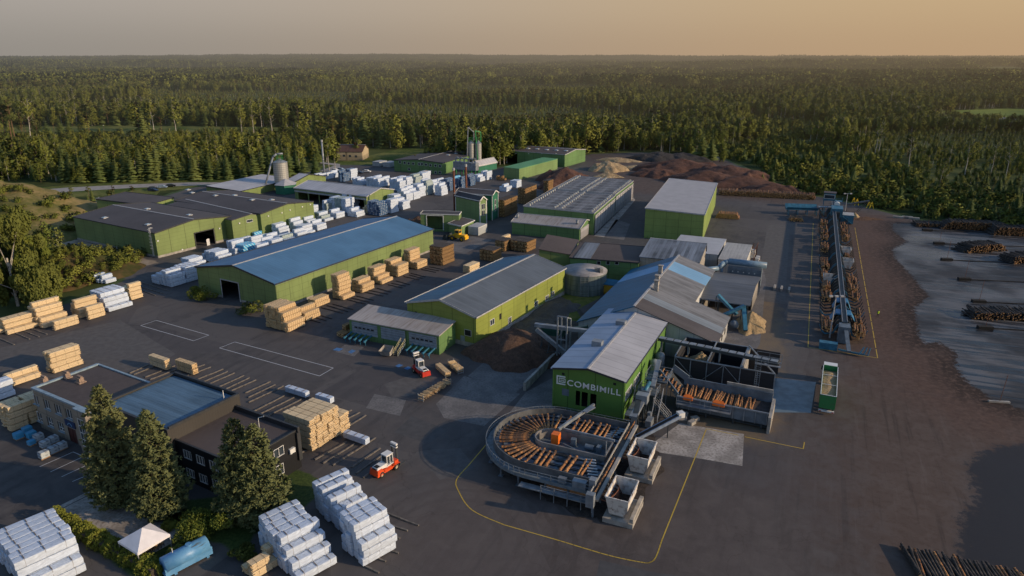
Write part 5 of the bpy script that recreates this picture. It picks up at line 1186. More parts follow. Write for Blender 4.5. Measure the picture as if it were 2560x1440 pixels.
for i in range(4):
    mb = MB(); mb.bar((.6+i*4.6, -.1, 0), (.6+i*4.6, -.1, 1), .3); mb.bar((.6+i*4.6, 5.4, 0), (.6+i*4.6, 5.4, 1), .3); mb.build('leg', M_dst, r)
mb = MB(); mb.bar((0, -.1, .5), (15.4, -.1, .5), .16); mb.bar((0, .8, .3), (15.4, .8, .3), .2); mb.build('lower_beam', M_dst, r)
mb = MB(); mb.add([(-3.9, 3.6, 5.0), (-2.2, 5.2, 5.0), (.4, 4.6, 2.7), (.4, .2, 2.5)], [(0, 1, 2, 3)]); mb.build('chain_slope', M_dst, r)
mb = MB(); mb.bar((-4.2, 3.4, 5.6), (.1, -.1, 3.2), .2, 1.0); mb.bar((-2.2, 5.6, 5.8), (.6, 5.8, 4.0), .25, 1.2); mb.build('slope_side', M_rust if False else M_grey, r)
M_log = MT('log_bark', False); q1 = M_log.noise(2.2, 5); oi = M_log.n.new('ShaderNodeObjectInfo'); M_log.col(M_log.mix(M_log.ramp(q1, .45, .62), M_log.mix(oi.outputs['Random'], (.05, .032, .024), (.12, .065, .035)), M_log.mix(oi.outputs['Random'], (.30, .12, .035), (.46, .22, .075)))).rough(.85).bump(q1, .5, .05); M_log = M_log.mat
M_logd = MT('dark_log_bark'); q1 = M_logd.noise(2.2, 5); M_logd.col(M_logd.mix(M_logd.ramp(q1, .45, .65), (.018, .016, .015), (.07, .055, .045))).rough(.85); M_logd = M_logd.mat
M_cut = simple('cut_log_end', (.68, .38, .15), .85, .2, 3)
M_cutd = simple('weathered_log_end', (.26, .14, .055), .85, .6, 1.2)
logmesh = {}
def log_mesh(rad, L, dark=False, n=9):
    key = (round(rad, 2), round(L, 1), dark)
    if key not in logmesh:
        mb = MB(); mb.tube((0, -L/2, 0), (0, L/2, 0), rad, rad*.82, n=n, cap=False)
        mb.mat(1); a_ = [(rad*math.cos(6.2832*i/n), -L/2-.004, rad*math.sin(6.2832*i/n)) for i in range(n)]; b_ = [(rad*.82*math.cos(6.2832*i/n), L/2+.004, rad*.82*math.sin(6.2832*i/n)) for i in range(n)]
        mb.poly(a_); mb.poly(b_); o = mb.build('log', [M_logd if dark else M_log, M_cut], None, False); logmesh[key] = o.data; bpy.data.objects.remove(o)
    return logmesh[key]
rl = random.Random(3)
def put_log(loc, az, L, label, group, rad=None, tilt=0, dark=False, name='log'):
    o = bpy.data.objects.new(name, log_mesh(rad or rl.choice([.18, .21, .24]), L, dark)); C.objects.link(o); o.location = loc; o.rotation_euler = (tilt, 0, -R(az)); return tag(o, label, 'log', group)
for i in range(36):
    x = .7+i*.335+rl.uniform(-.15, .15); put_log(kw(-20.3+x, 112.6+2.8+rl.uniform(-.3, .3), 2.62-.022*x+rl.choice([0, .32, .5])), 25+rl.uniform(-7, 7), 4.6, 'log lying crosswise in the long grey trough', 'logs in the long trough', .2)
for i in range(7):
    for k in range(2):
        t = i/6; put_log(kw(-24.0+t*4.0+k*.15, 116.3-t*1.6+.6-k*1.9*.9, 5.35-t*2.4), 25+rl.uniform(-3, 3), 2.2 if t > .1 else 2.0, 'log climbing the orange-lit chain slope at the end of the trough', 'logs on the chain slope', .19)
for x, y, w_ in ((1.2, -.95, 1.6), (6.2, -.95, 2.0)):
    mb = MB(); mb.box(x, x+w_, y, y+.6, 3.0, 3.6); mb.add([(x, y, 3.6), (x+w_, y, 3.6), (x+w_-.3, y+.6, 3.9), (x+.3, y+.6, 3.9)], [(0, 1, 2, 3)]); mb.build('orange_motor', M_orange if 'M_orange' in globals() else simple('orange_paint', (.75, .16, .015), .45, .1), r)
M_orange = bpy.data.materials.get('orange_paint')
mb = MB()
for x in (.2, 2.6, 5, 7.4, 9.4): mb.bar((x, -1.5, 2.2), (x, -1.5, 3.7), .07)
for z in (2.9, 3.7): mb.bar((.2, -1.5, z), (9.4, -1.5, z), .07)
mb.box(.2, 9.4, -1.5, -.45, 2.15, 2.25); mb.build('walkway', M_steel, r)
# stairs and infeed tower beside the green hall
def kstairs(x, y, az, w_, run, rise, lab): steps(kw(x, y), az, w_, run, rise, lab)
kstairs(-22.9, 107.0, 25, 1.1, 3.4, 4.0, 'steel stairs with pale handrails beside the leaning conveyor'); kstairs(-26.6, 106.8, 25, 1.1, 3.2, 3.8, 'steel stairs close to the green hall wall'); kstairs(-20.6, 108.9, -55, 1.1, 3.0, 2.6, 'steel stairs rising to the log trough walkway')
r = kt('infeed_tower', 'maze of grey platforms, rails and machines feeding the green hall', 'machine', -27.0, 103)
mb = MB(); mb.box(.3, 3.6, 6.8, 9.6, 3.5, 3.65); mb.box(.6, 4.6, 10.4, 14.5, 4.6, 4.75); mb.box(-.1, 1.2, 0, 6.5, 2.4, 2.5); mb.build('platform', M_grey, r)
mb = MB()
for (x0, x1, y0, y1, z) in ((.3, 3.6, 6.8, 9.6, 3.6), (.6, 4.6, 10.4, 14.5, 4.7)):
    for zz in (.55, 1.1): mb.bar((x0, y0, z+zz), (x1, y0, z+zz), .07); mb.bar((x0, y1, z+zz), (x1, y1, z+zz), .07); mb.bar((x0, y0, z+zz), (x0, y1, z+zz), .07); mb.bar((x1, y0, z+zz), (x1, y1, z+zz), .07)
    for x, y in ((x0, y0), (x1, y0), (x0, y1), (x1, y1), ((x0+x1)/2, y0)): mb.bar((x, y, 0), (x, y, z+1.1), .1)
mb.build('railing', M_steel, r)
mb = MB(); mb.bar((1.9, -2.0, 3.4), (1.9, 9, 4.4), 1.2, .5); mb.bar((2.6, 8, 4.6), (1.6, 16.5, 6.0), .8, .5); mb.box(.9, 2.9, 3.0, 4.6, 3.6, 5.1); mb.box(1.2, 2.7, 5.2, 6.2, 4, 5.0); mb.build('feeder', M_steel, r)
mb = MB(); mb.tube((1.9, 5.4, 4.9), (1.9, 8.4, 5.2), .35, n=12); mb.build('blue_drum', M_blus, r, True)
mb = MB()
for y in (-1, 2.5, 6): mb.bar((1.3, y, 0), (1.3, y, 3.4), .2); mb.bar((2.5, y, 0), (2.5, y, 3.4), .2)
mb.bar((1.3, -1, .4), (1.3, 2.5, 3.2), .1); mb.bar((2.5, 2.5, .4), (2.5, 6, 3.4), .1); mb.build('leg', M_dst, r)
mb = MB(); mb.box(3.2, 4.2, 1.4, 3.4, .2, 1.4); mb.box(2.9, 3.5, 3.8, 4.6, 0, 1.7); mb.build('motor_box', M_steel, r)
for x, y, lb in ((-28.0+.5, 122.5, 'front one of the two small grey cyclones by the green hall'), (-27.3, 126.2, 'rear one of the two small grey cyclones by the green hall')):
    r2 = kt('cyclone', lb, 'tank', x+.6, y); mb = MB(); mb.lathe((0, 0, 0), [(.4, .3), (.95, 1.4), (.95, 4.2), (.7, 4.6), (.01, 4.8)], 16); mb.build('shell', M_steel, r2, True); mb = MB()
    for a_ in (0, 2.1, 4.2): mb.bar((math.cos(a_)*.8, math.sin(a_)*.8, 0), (math.cos(a_)*.8, math.sin(a_)*.8, 1.6), .12)
    mb.build('leg', M_dst, r2)
r = kt('bark_belt', 'slanting grey belt conveyor between the ring and the stairs', 'conveyor', -23.8, 98.5)
mb = MB(); mb.bar((0, 0, 1.2), (5.6, 6.2, 3.6), 1.0, .55); mb.build('trough', simple('pale_blue_machine', (.17, .22, .30), .5, .2), r); mb = MB(); mb.bar((0.1, .05, 1.50), (5.4, 6.0, 3.80), .6, .06); mb.build('belt', M_black, r); mb = MB(); mb.cbox((5.7, 6.3, 3.3), 45, 1.1, 1.0, .9); mb.build('head_cover', M_white, r)
mb = MB(); mb.bar((4.2, 4.4, 0), (4.2, 4.4, 2.8), .16); mb.bar((1.2, 1.6, 0), (1.2, 1.6, 1.5), .16); mb.build('leg', M_dst, r)
for i, (px, py) in enumerate(((1706, 1048), (1737, 1050), (1729, 1060), (1712, 1040))):
    mb = MB(); mb.cbox((0, 0, 0), 20*i, 1.3, .9, .6); o = mb.build('concrete_block', M_conw); o.location = P(px, py); tag(o, 'rough concrete block lying under the log trough', 'concrete block', 'concrete blocks under the log trough')
# ------------------------------------------------------------------ the log ring
RC = Vector((5.87, 96.07, 0)); r = thing('log_ring', 'big U-shaped raised ring table carrying debarked logs', 'log sorter', RC, 24); RG = r
def stad(rad, xe, n=22):
    """outline of the U: from (xe,rad) round the left end to (xe,-rad)"""
    return [(xe, rad)]+[(rad*math.cos(t), rad*math.sin(t)) for t in (math.pi/2+math.pi*i/n for i in range(n+1))]+[(xe, -rad)]
def ribbon(mb, a_, b_, z0, z1=None):
    z1 = z0 if z1 is None else z1
    for i in range(len(a_)-1): mb.poly([(*a_[i], z0), (*a_[i+1], z0), (*b_[i+1], z1), (*b_[i], z1)])
def fence(mb, a_, z0, z1):
    for i in range(len(a_)-1): mb.poly([(*a_[i], z0), (*a_[i+1], z0), (*a_[i+1], z1), (*a_[i], z1)])
M_deck = MT('ring_deck'); ox = M_deck.xyz(); q1 = M_deck.noise(.9, 6); M_deck.col(M_deck.mix(M_deck.ramp(q1, .35, .65), (.15, .19, .24), (.035, .032, .03))).rough(.6); M_deck = M_deck.mat
mb = MB(); ribbon(mb, stad(8.6, 10), stad(2.3, 10), 2.7); mb.build('deck', M_deck, r)
mb = MB(); fence(mb, stad(8.62, 10), 1.9, 3.75); fence(mb, stad(8.78, 10), 1.9, 3.75); ribbon(mb, stad(8.78, 10), stad(8.62, 10), 3.75); mb.build('outer_rim', simple('ring_rim_sheet', (.10, .105, .11), .6, .3, .6), r)
mb = MB(); ia, ib = stad(2.3, 9.6), stad(2.12, 9.6); fence(mb, ia, 1.5, 3.6); fence(mb, ib, 1.5, 3.6); ribbon(mb, ia, ib, 3.6); mb.bar((9.6, -2.2, 3.0), (9.6, 2.2, 3.0), .2, 1.2); mb.build('inner_rim', simple('inner_rim_sheet', (.20, .19, .18), .6, .25, .6), r)
mb = MB(); ribbon(mb, stad(2.12, 9.6), [(x, 0) for x, y in stad(2.12, 9.6)], 2.0); mb.build('inner_floor', M_grey, r)
mb = MB()
for rad in (3.4, 4.7, 6.0, 7.3): 
    p_ = stad(rad, 10)
    for a_, b_ in zip(p_, p_[1:]): mb.bar((*a_, 2.8), (*b_, 2.8), .12, .14)
mb.build('chain_track', M_black, r)
mb = MB(); ribbon(mb, stad(10.0, 10.4), stad(8.8, 10.4), 2.35); ribbon(mb, stad(10.0, 10.4), stad(8.8, 10.4), 2.2); fence(mb, stad(10.0, 10.4), 1.95, 2.5); mb.build('walkway', simple('walkway_grating', (.15, .18, .20), .6, .2), r)
mb = MB(); p_ = stad(9.95, 10.4, 34)
for z in (2.95, 3.45):
    for a_, b_ in zip(p_, p_[1:]): mb.bar((*a_, z), (*b_, z), .055)
for i, a_ in enumerate(p_[1:-1]): mb.bar((*a_, 2.35), (*a_, 3.45), .055)
for x in (2, 4, 6, 8, 10): mb.bar((x, -9.95, 2.35), (x, -9.95, 3.45), .055); mb.bar((x, 9.95, 2.35), (x, 9.95, 3.45), .055)
mb.build('railing', M_steel, r)
for a_ in (100, 130, 160, 190, 215, 240, 262):
    for rd in (9.3, 5.2):
        x, y = rd*math.cos(R(a_)), rd*math.sin(R(a_)); mb = MB(); mb.bar((x, y, 0), (x, y, 2.4), .26); mb.cbox((x, y, 0), 0, .7, .7, .08); mb.build('leg', M_grey, r)
for x in (3, 6.5, 9.8):
    for y in (-9.3, -4, 4, 9.3): mb = MB(); mb.bar((x, y, 0), (x, y, 2.4), .26); mb.cbox((x, y, 0), 0, .7, .7, .08); mb.build('leg', M_grey, r)
mb = MB()
for a0, a1 in ((160, 190), (190, 215), (215, 240)): mb.bar((9.3*math.cos(R(a0)), 9.3*math.sin(R(a0)), 1.5), (9.3*math.cos(R(a1)), 9.3*math.sin(R(a1)), 1.5), .3)
for y in (-7.6, -6.2, -4.8, -3.4, 3.4, 4.8, 6.2, 7.6): mb.bar((0, y, 2.78), (10.2, y, 2.78), .2, .18)
mb.build('girder', M_dst, r)
# motors and rotating arm
mb = MB(); mb.bar((0.9, 1.6, 4.1), (3.8, 10.8, 4.6), .35, .5); mb.bar((.7, 2.4, 3.9), (9.8, 2.5, 3.7), .3, .35); mb.bar((4.1, 9.6, 4.9), (3.2, 7.6, 4.7), .9, .1); mb.build('arm', M_steel, r)
mb = MB(); mb.cbox((.9, .5, 2.3), 0, 1.2, 1.2, 1.7); mb.build('orange_motor', M_orange, r)
mb = MB(); mb.tube((5.6, .9, 2.6), (7, .9, 2.6), .45, n=12); mb.cbox((3.6, 1.2, 2), 10, .8, .8, 1.3); mb.cbox((7.8, 1.0, 2), 0, .7, .9, 1.1); mb.bar((2.2, .2, 2.6), (4.4, -.6, 2.6), .2); mb.build('drive', M_grey, r)
mb = MB(); mb.bar((9.7, -2.0, 2.6), (9.7, -2.0, 6.0), .14); mb.bar((2.6, 5, 2.6), (2.6, 5, 4.2), .12); mb.build('lamp_post', M_steel, r)
mb = MB()
for i in range(14):
    x = 8.0+(i % 7)*.32; y = (-3.2 if i < 7 else 3.0)-(i % 7)*.72*(1 if i < 7 else -1); mb.bar((x-1.1, y, 3.0), (x+.5, y+.1, 3.15), .28, .16)
mb.build('stop_lever', simple('lever_pale', (.26, .30, .33), .45, .2), r)
mb = MB(); mb.cbox((8.2, -9.4, 2.4), 0, 2.0, 1.0, 1.1); mb.cbox((5.6, -9.3, 2.4), 0, 1.2, .8, .8); mb.cbox((10.1, -9.4, 2.3), 0, .9, 1.0, 2.0); mb.build('control_box', M_steel, r)
mb = MB(); mb.box(-.5, 10.6, -11.2, -10.05, 1.2, 1.35)
for x in (3, 5, 7, 9, 10.6): mb.bar((x, -11.2, 0), (x, -11.2, 2.4), .1)
mb.bar((3, -11.2, 2.35), (10.6, -11.2, 2.35), .07); mb.bar((3, -11.2, 1.85), (10.6, -11.2, 1.85), .07); mb.build('lower_walkway', M_steel, r)
def ring_log(x, y, az, L=4.7, z=3.05):
    put_log(RG.matrix_basis @ Vector((x, y, z)), 24+az, L, 'log lying radially on the U-shaped ring table', 'logs on the ring table', rl.choice([.2, .24, .27]))
bpy.context.view_layer.update()
for a_ in (96, 106, 113, 120, 127, 134, 141, 151, 158, 165, 172, 180, 188, 194, 200, 204, 210, 222, 230, 238, 246, 254, 262):
    t = R(a_+rl.uniform(-1.5, 1.5)); ring_log(5.5*math.cos(t), 5.5*math.sin(t), 90-a_)
for x in (1.4, 2.2, 4.6, 5.5, 7.2, 7.8, -.4+.9): ring_log(x, -5.6+rl.uniform(-.3, .3), rl.uniform(-3, 3))
for x in (.8, 2.3, 3.3, 4.0, 4.6, 6.0, 6.9, 7.6, 8.9): ring_log(x, 5.6+rl.uniform(-.3, .3), rl.uniform(-3, 3))
r = thing('outfeed_line', 'narrow grey outfeed line along the straight side of the ring', 'conveyor', RC, 24)
mb = MB(); mb.bar((11.0, -12.6, 2.9), (11.0, 9, 3.1), .9, .35); mb.bar((11.0, 9, 3.1), (9.6, 19.5, 4.6), .9, .35); mb.build('trough', M_dst, r)
mb = MB(); mb.bar((11.6, -12.6, 3.2), (11.6, 9, 3.4), .5, .3); mb.bar((10.4, -12.6, 3.3), (10.4, 9, 3.5), .12, .5); mb.build('side_rail', M_conw, r)
for y in (-12, -8.5, -5, -1, 3, 7): mb = MB(); mb.bar((11, y, 0), (11, y, 2.7), .24); mb.build('leg', M_grey, r)
mb = MB(); mb.cbox((10.9, -13.0, 2.4), 0, 1.1, .9, 2.0); mb.build('head_box', M_steel, r)
bpy.context.view_layer.update()
for y in (-9.5, -6.3, -3.2, 5.8, 9.4): put_log(r.matrix_basis @ Vector((10.95, y, 3.35)), 24, 3.2, 'log riding along the outfeed line beside the ring', 'logs on the outfeed line', .17)
M_hop = MT('hopper_plate'); q1 = M_hop.noise(1.3, 6); M_hop.col(M_hop.mix(M_hop.ramp(q1, .45, .75), (.66, .63, .58), (.20, .13, .09))).rough(.7); M_hop = M_hop.mat
def hopper(y0, lab):
    r = thing('reject_hopper', lab, 'hopper', RG.matrix_basis @ Vector((12.7, y0, 0)), 24); L, W, H = 5.4, 3.2, 3.9
    mb = MB()
    def sh(x0, x1, yy0, yy1): return [(x0, yy0, H), (x1, yy0, H), (x1-.1, yy0+.5, 1.9), (x1-.7, yy0+.7, 1.0), (x0+.5, yy0+.7, 1.0)]
    A_ = [(0, 0, H), (W, 0, H), (W-.15, .25, 2.2), (W-.8, .5, 1.1), (.5, .5, 1.1)]; B_ = [(0, L, H), (W, L, H), (W-.15, L-.25, 2.2), (W-.8, L-.5, 1.1), (.5, L-.5, 1.1)]
    mb.poly(A_); mb.poly(B_); 
    for i in (1, 2, 3, 4): j = (i+1) % 5; mb.poly([A_[i], A_[j], B_[j], B_[i]])
    for (a_, b_) in (((0, 0, H), (W, 0, H)), ((W, 0, H), (W, L, H)), ((W, L, H), (0, L, H)), ((0, L, H), (0, 0, H))): mb.bar(a_, b_, .16, .16)
    mb.build('bin', M_hop, r)
    mb = MB(); mb.add([(.1, .6, 1.7), (W-.5, .6, 1.7), (W-.5, L-.6, 1.7), (.1, L-.6, 1.7)], [(0, 1, 2, 3)]); mb.build('bark_inside', M_barkp, r)
    mb = MB()
    for i in range(6): y = .4+i*.85; mb.bar((-1.4, y, 3.1), (.5, y, 2.9), .12); mb.bar((.5, y, 2.9), (1.1, y, 1.8), .12)
    mb.build('chute_bar', M_rust, r); mb = MB()
    for i in range(7):
        t0, t1 = i/7, (i+1)/7; mb.poly([(.7+.5*math.sin(t0*3), .6+t0*4.2, 1.8), (.7+.5*math.sin(t1*3), .6+t1*4.2, 1.8), (.5+.5*math.sin(t1*3), .6+t1*4.2, 3.5), (.5+.5*math.sin(t0*3), .6+t0*4.2, 3.5)])
    mb.build('curved_plate', M_rust, r)
    mb = MB(); mb.box(-.2, W+.8, -.2, L+.2, 0, .7); mb.box(W+.3, W+.8, -.2, L+.2, .9, 1.5); mb.box(.6, W-.7, .6, L-.6, .9, 1.15); mb.build('concrete_base', M_conw, r)
hopper(-1, 'pale open hopper beside the ring, farther from the camera'); hopper(-12.2, 'pale open hopper beside the ring, nearer to the camera')
# ------------------------------------------------------------------ log sorting line
sA, sB = P(2105, 850), P(2079, 532); AZ = az_of(sA, sB); SL = (sB-sA).length
r = thing('sorting_line', 'long dark log sorting line with a raised chain conveyor and curved arms', 'log sorter', sA, AZ); SR = r
mb = MB(); mb.bar((0, 0, 4.0), (0, SL, 4.4), 1.1, .45); mb.build('conveyor_trough', M_dst, r); mb = MB(); mb.bar((-.5, 0, 4.35), (-.5, SL, 4.75), .1, .25); mb.bar((.5, 0, 4.35), (.5, SL, 4.75), .1, .25); mb.build('guard_rail', simple('line_rail', (.26, .27, .29), .5, .2), r)
pitch = 2.55; n_ = int(SL/pitch)
for i in range(n_):
    y = 1.5+i*pitch; mb = MB(); mb.bar((0, y, 0), (0, y, 3.9), .3)
    for s_ in (-1, 1): mb.bar((0, y, 3.8), (s_*1.3, y, 2.6), .3, .5); mb.bar((s_*1.3, y, 2.6), (s_*2.0, y, .9), .26, .4); mb.bar((s_*1.9, y, .9), (s_*3.6, y, .45), .24, .3); mb.bar((s_*3.6, y, .45), (s_*4.5, y, 1.3), .2, .26); mb.bar((s_*4.5, y, 1.3), (s_*4.9, y, 2.4), .16)
    mb.build('support_arm', M_dst if i % 5 else M_blus, r)
for y, w_ in ((8, 3.2), (17, 2.4)):
    mb = MB(); mb.slab([(-w_*.5, y-1.5, 3.9), (w_*.5, y-1.5, 3.9), (w_*.5, y+1.5, 4.0), (-w_*.5, y+1.5, 4.0)], .3)
    for s_ in (-1, 1): mb.add([(s_*w_*.5, y-1.5, 3.9), (s_*w_*.5, y+1.5, 3.9), (s_*w_*.85, y+1.5, 2), (s_*w_*.85, y-1.5, 2)], [(0, 1, 2, 3)])
    mb.build('blue_hood', simple('bright_blue_paint', (.03, .17, .32), .45, .2), r)
mb = MB(); mb.cbox((0, -1.2, .2), 0, 2.2, 3.0, 3.8); mb.bar((.2, -2, 3.6), (1.0, -8.5, .8), .8, .3); mb.build('tail_housing', M_grey, r)
mb = MB(); mb.box(-4.8, -1.2, -7.2, -5.6, 0, 1.5); mb.bar((-1, -7, .4), (2.6, -8, .4), .3)
for k in range(3): mb.bar((1.2+k*.9, -7.6, .5), (3.0+k*.8, -8.6, .5), .2); mb.bar((3.0+k*.8, -8.6, .5), (3.8+k*.6, -7.6, 1.9), .2)
mb.build('end_pocket', M_blus, r)
bpy.context.view_layer.update()
rp = random.Random(9)
def pocket(side, y, n, lab='bundle of debarked logs lying in a pocket of the sorting line'):
    """one pocket full of logs; the few hundred pocket logs of the line are massed pocket by pocket"""
    mb = MB()
    for k in range(int(n*1.5)):
        x = rp.uniform(2.2, 4.4)*side; z = .75+rp.random()*min(1.8, n*.13); yy = y+rp.uniform(-.5, .5); L = rp.choice([3.6, 4.2, 4.8]); rad = rp.uniform(.15, .24)
        mb.mat(0); mb.tube((x, yy-L/2, z), (x+rp.uniform(-.2, .2), yy+L/2, z+rp.uniform(-.1, .1)), rad, n=7, cap=False); mb.mat(1)
        for e_ in (-1, 1): mb.poly([(x+rad*math.cos(6.28*q/7), yy+e_*(L/2+.004), z+rad*math.sin(6.28*q/7)) for q in range(7)])
    o = mb.build('pocket_logs', [M_log, M_cut]); o.location = SR.location; o.rotation_euler = SR.rotation_euler; tag(o, lab, 'logs', 'log bundles in the pockets of the sorting line', 'stuff')
for y, n in ((3.5, 14), (8, 8), (26, 14), (34.5, 18), (48, 9), (56, 14), (62, 8), (77, 12), (83, 7), (92, 11), (98, 14), (108, 9), (116, 13), (123, 6)): pocket(-1, y, n)
for y, n in ((2.5, 16), (8.5, 14), (17, 6), (29, 12), (35, 14), (42, 12), (48.5, 7), (62, 6), (72, 8), (95, 12), (103, 14), (112, 8), (119, 5)): pocket(1, y, n)
def bin_(px, py, lab, s=1.0):
    r = thing('waste_bin', lab, 'bin', P(px, py), AZ); W, L, H = 3.6, 4.4, 2.6
    mb = MB(); A_ = [(-W/2, -L/2, H), (W/2, -L/2, H), (W/2-.7, -L/2+.2, .4), (-W/2+.3, -L/2+.2, .4)]; B_ = [(x, -y if k < 2 else L/2-.2, z) for k, (x, y, z) in enumerate(A_)]
    mb.poly(A_); mb.poly(B_)
    for i in (1, 2, 3): j = (i+1) % 4; mb.poly([A_[i], A_[j], B_[j], B_[i]])
    for a_, b_ in ((A_[0], A_[1]), (A_[1], B_[1]), (B_[1], B_[0]), (B_[0], A_[0])): mb.bar(a_, b_, .14)
    mb.build('bin', M_hop, r); mb = MB(); mb.box(-1.2, .8, -1.8, 1.8, .9, 1.1); mb.build('load', M_barkp, r)
    mb = MB(); mb.box(-1.4, 1.0, -1.9, -1.5, 0, .4); mb.box(-1.4, 1.0, 1.5, 1.9, 0, .4); mb.build('skid', M_dst, r)
bin_(2109, 640, 'pale bin at the right of the sorting line, farther one'); bin_(2114, 670, 'pale bin at the right of the sorting line, nearer one'); bin_(2073, 712, 'pale bin at the left of the sorting line')
# sorter head: feed table, cabin, housing
r = thing('feed_table', 'long blue log feed table at the far end of the sorting line', 'conveyor', P(1963, 535), az_of(P(1963, 535), P(2080, 539)))
Lt = (P(2080, 539)-P(1963, 535)).length
mb = MB(); mb.box(-1.4, 1.4, 0, Lt*.68, 2.0, 2.8); mb.add([(-1.6, 0, 2.8), (-1.6, Lt*.68, 2.8), (-2.4, Lt*.68, 3.9), (-2.4, 0, 3.9)], [(0, 1, 2, 3)]); mb.add([(1.5, 0, 2.4), (1.5, Lt*.68, 2.4), (1.9, Lt*.68, 3.2), (1.9, 0, 3.2)], [(0, 1, 2, 3)]); mb.build('trough', M_blus, r)
mb = MB(); mb.box(-1.2, 1.2, Lt*.68, Lt, 3.2, 3.5)
for z in (4.0, 4.5): mb.bar((1.2, Lt*.68, z), (1.2, Lt, z), .08)
for k in range(8): mb.bar((1.2, Lt*(.68+.32*k/7), 3.3), (1.2, Lt*(.68+.32*k/7), 4.5), .08)
mb.build('walkway', M_steel, r)
for t in (.05, .25, .45, .65, .8, .95):
    mb = MB(); mb.bar((-1.2, Lt*t, 0), (-1.2, Lt*t, 3.2 if t > .7 else 2), .3); mb.bar((1.2, Lt*t, 0), (1.2, Lt*t, 3.2 if t > .7 else 2), .3); mb.build('leg', M_blus, r)
r = thing('control_cabin', 'blue raised control cabin with a wide dark window above the feed table', 'cabin', P(2070, 520), AZ+3)
mb = MB(); mb.box(-2.2, 2.2, -1.6, 2, 3.4, 6.4); mb.build('wall', M_blus, r); mb = MB(); mb.box(-2.4, 2.4, -1.9, 2.2, 6.4, 6.6); mb.build('roof', M_fdk, r)
mb = MB(); mb.box(-1.9, 1.9, -1.66, -1.61, 4.3, 5.7); w_ = mb.build('window', M_glass, r); mb = MB(); mb.box(-2.0, 2.0, -1.7, -1.615, 5.7, 5.85); mb.box(-2.0, 2.0, -1.7, -1.615, 4.15, 4.3); mb.box(-2.05, -1.9, -1.7, -1.615, 4.15, 5.85); mb.box(1.9, 2.05, -1.7, -1.615, 4.15, 5.85); mb.build('frame', M_white, w_)
for x, y in ((-2, -1.4), (2, -1.4), (-2, 1.8), (2, 1.8)): mb = MB(); mb.bar((x, y, 0), (x, y, 3.4), .25); mb.build('leg', M_blus, r)
mb = MB()
for z in (4.0, 4.6): mb.bar((2.3, -2.4, z), (5, -2.4, z), .08); mb.bar((5, -2.4, z), (5, 1, z), .08)
mb.box(2.3, 5, -2.4, 1, 3.3, 3.45); mb.bar((5, -2.4, 0), (5, -2.4, 4.6), .15); mb.bar((5, 1, 0), (5, 1, 4.6), .15); mb.build('platform', M_blus, r)
r = thing('scanner_house', 'blue scanner housing where the raised chain conveyor starts', 'machine', P(2088, 554), AZ)
mb = MB(); mb.box(-2, 2, -3.5, 3.5, 2.2, 5.6); mb.box(-1.2, 1.2, 3.5, 7, 2.8, 4.8); mb.build('housing', M_blus, r); mb = MB(); mb.tube((0, 3.4, 5.8), (0, 5.2, 5.8), 1.0, n=16); mb.build('ring_scanner', M_white, r); mb = MB(); mb.box(-1, 1, -5, -3.51, 2.4, 4.6); mb.build('throat', M_dst, r)
for x, y in ((-1.8, -3.2), (1.8, -3.2), (-1.8, 3.2), (1.8, 3.2)): mb = MB(); mb.bar((x, y, 0), (x, y, 2.2), .35); mb.build('leg', M_blus, r)
r = thing('switch_container', 'blue container with pale top and a stair, right of the scanner housing', 'container', P(2103, 556), AZ)
mb = MB(); mb.box(-.4, 3.9, -2.0, 3.5, .1, 3.2); mb.build('wall', M_blus, r); mb = MB(); mb.box(-.5, 4.0, -2.1, 3.6, 3.2, 3.35); mb.build('roof', M_trim, r); mb = MB(); mb.bar((0, -2.6, 2.8), (3.6, -2.6, .2), .5, .15); mb.bar((0, -2.9, 3.8), (3.6, -2.9, 1.2), .07); mb.build('stair', M_blus, r)
r = thing('discharge_conveyor', 'small dark discharge conveyor dropping bark to the right', 'conveyor', P(2110, 528), 100)
mb = MB(); mb.bar((0, 0, 2.6), (0, 9, 4.6), 1.3, .5); mb.build('trough', M_dst, r); mb = MB(); mb.bar((-.8, 5, 0), (-.8, 8.5, 4.4), .15); mb.bar((.8, 5, 0), (.8, 8.5, 4.4), .15); mb.build('leg', M_dst, r)
heap('bark_heap', 'little orange heap under the discharge conveyor', 'bark heap', 2136, 545, 2.2, 2.8, 2.2, M_chip, 0, 3, 1); heap('bark_heap', 'low dark ridge of bark beside the discharge conveyor', 'bark heap', 2162, 548, 7, 2.2, 1.0, M_barkp, 0, 4, 2)
def lamp(px, py, ty, lab, arms=2):
    h = hgt(px, py, px, ty); r = thing('light_mast', lab, 'light mast', P(px, py)); mb = MB(); mb.tube((0, 0, 0), (0, 0, h), .18, .1, n=8); mb.build('pole', M_trim, r)
    mb = MB(); mb.bar((-1.2, 0, h), (1.2, 0, h), .12); mb.build('crossbar', M_trim, r)
    for s_ in ((-1, 1) if arms == 2 else (-1, 0, 1)): mb = MB(); mb.cbox((s_*1.2, -.2, h-.15), 0, .7, .5, .35); mb.build('floodlight', M_trim, r)
lamp(2111, 538, 484, 'slim light mast beyond the blue control cabin'); lamp(2074, 845, 740, 'tall light mast at the near end of the sorting line', 3)
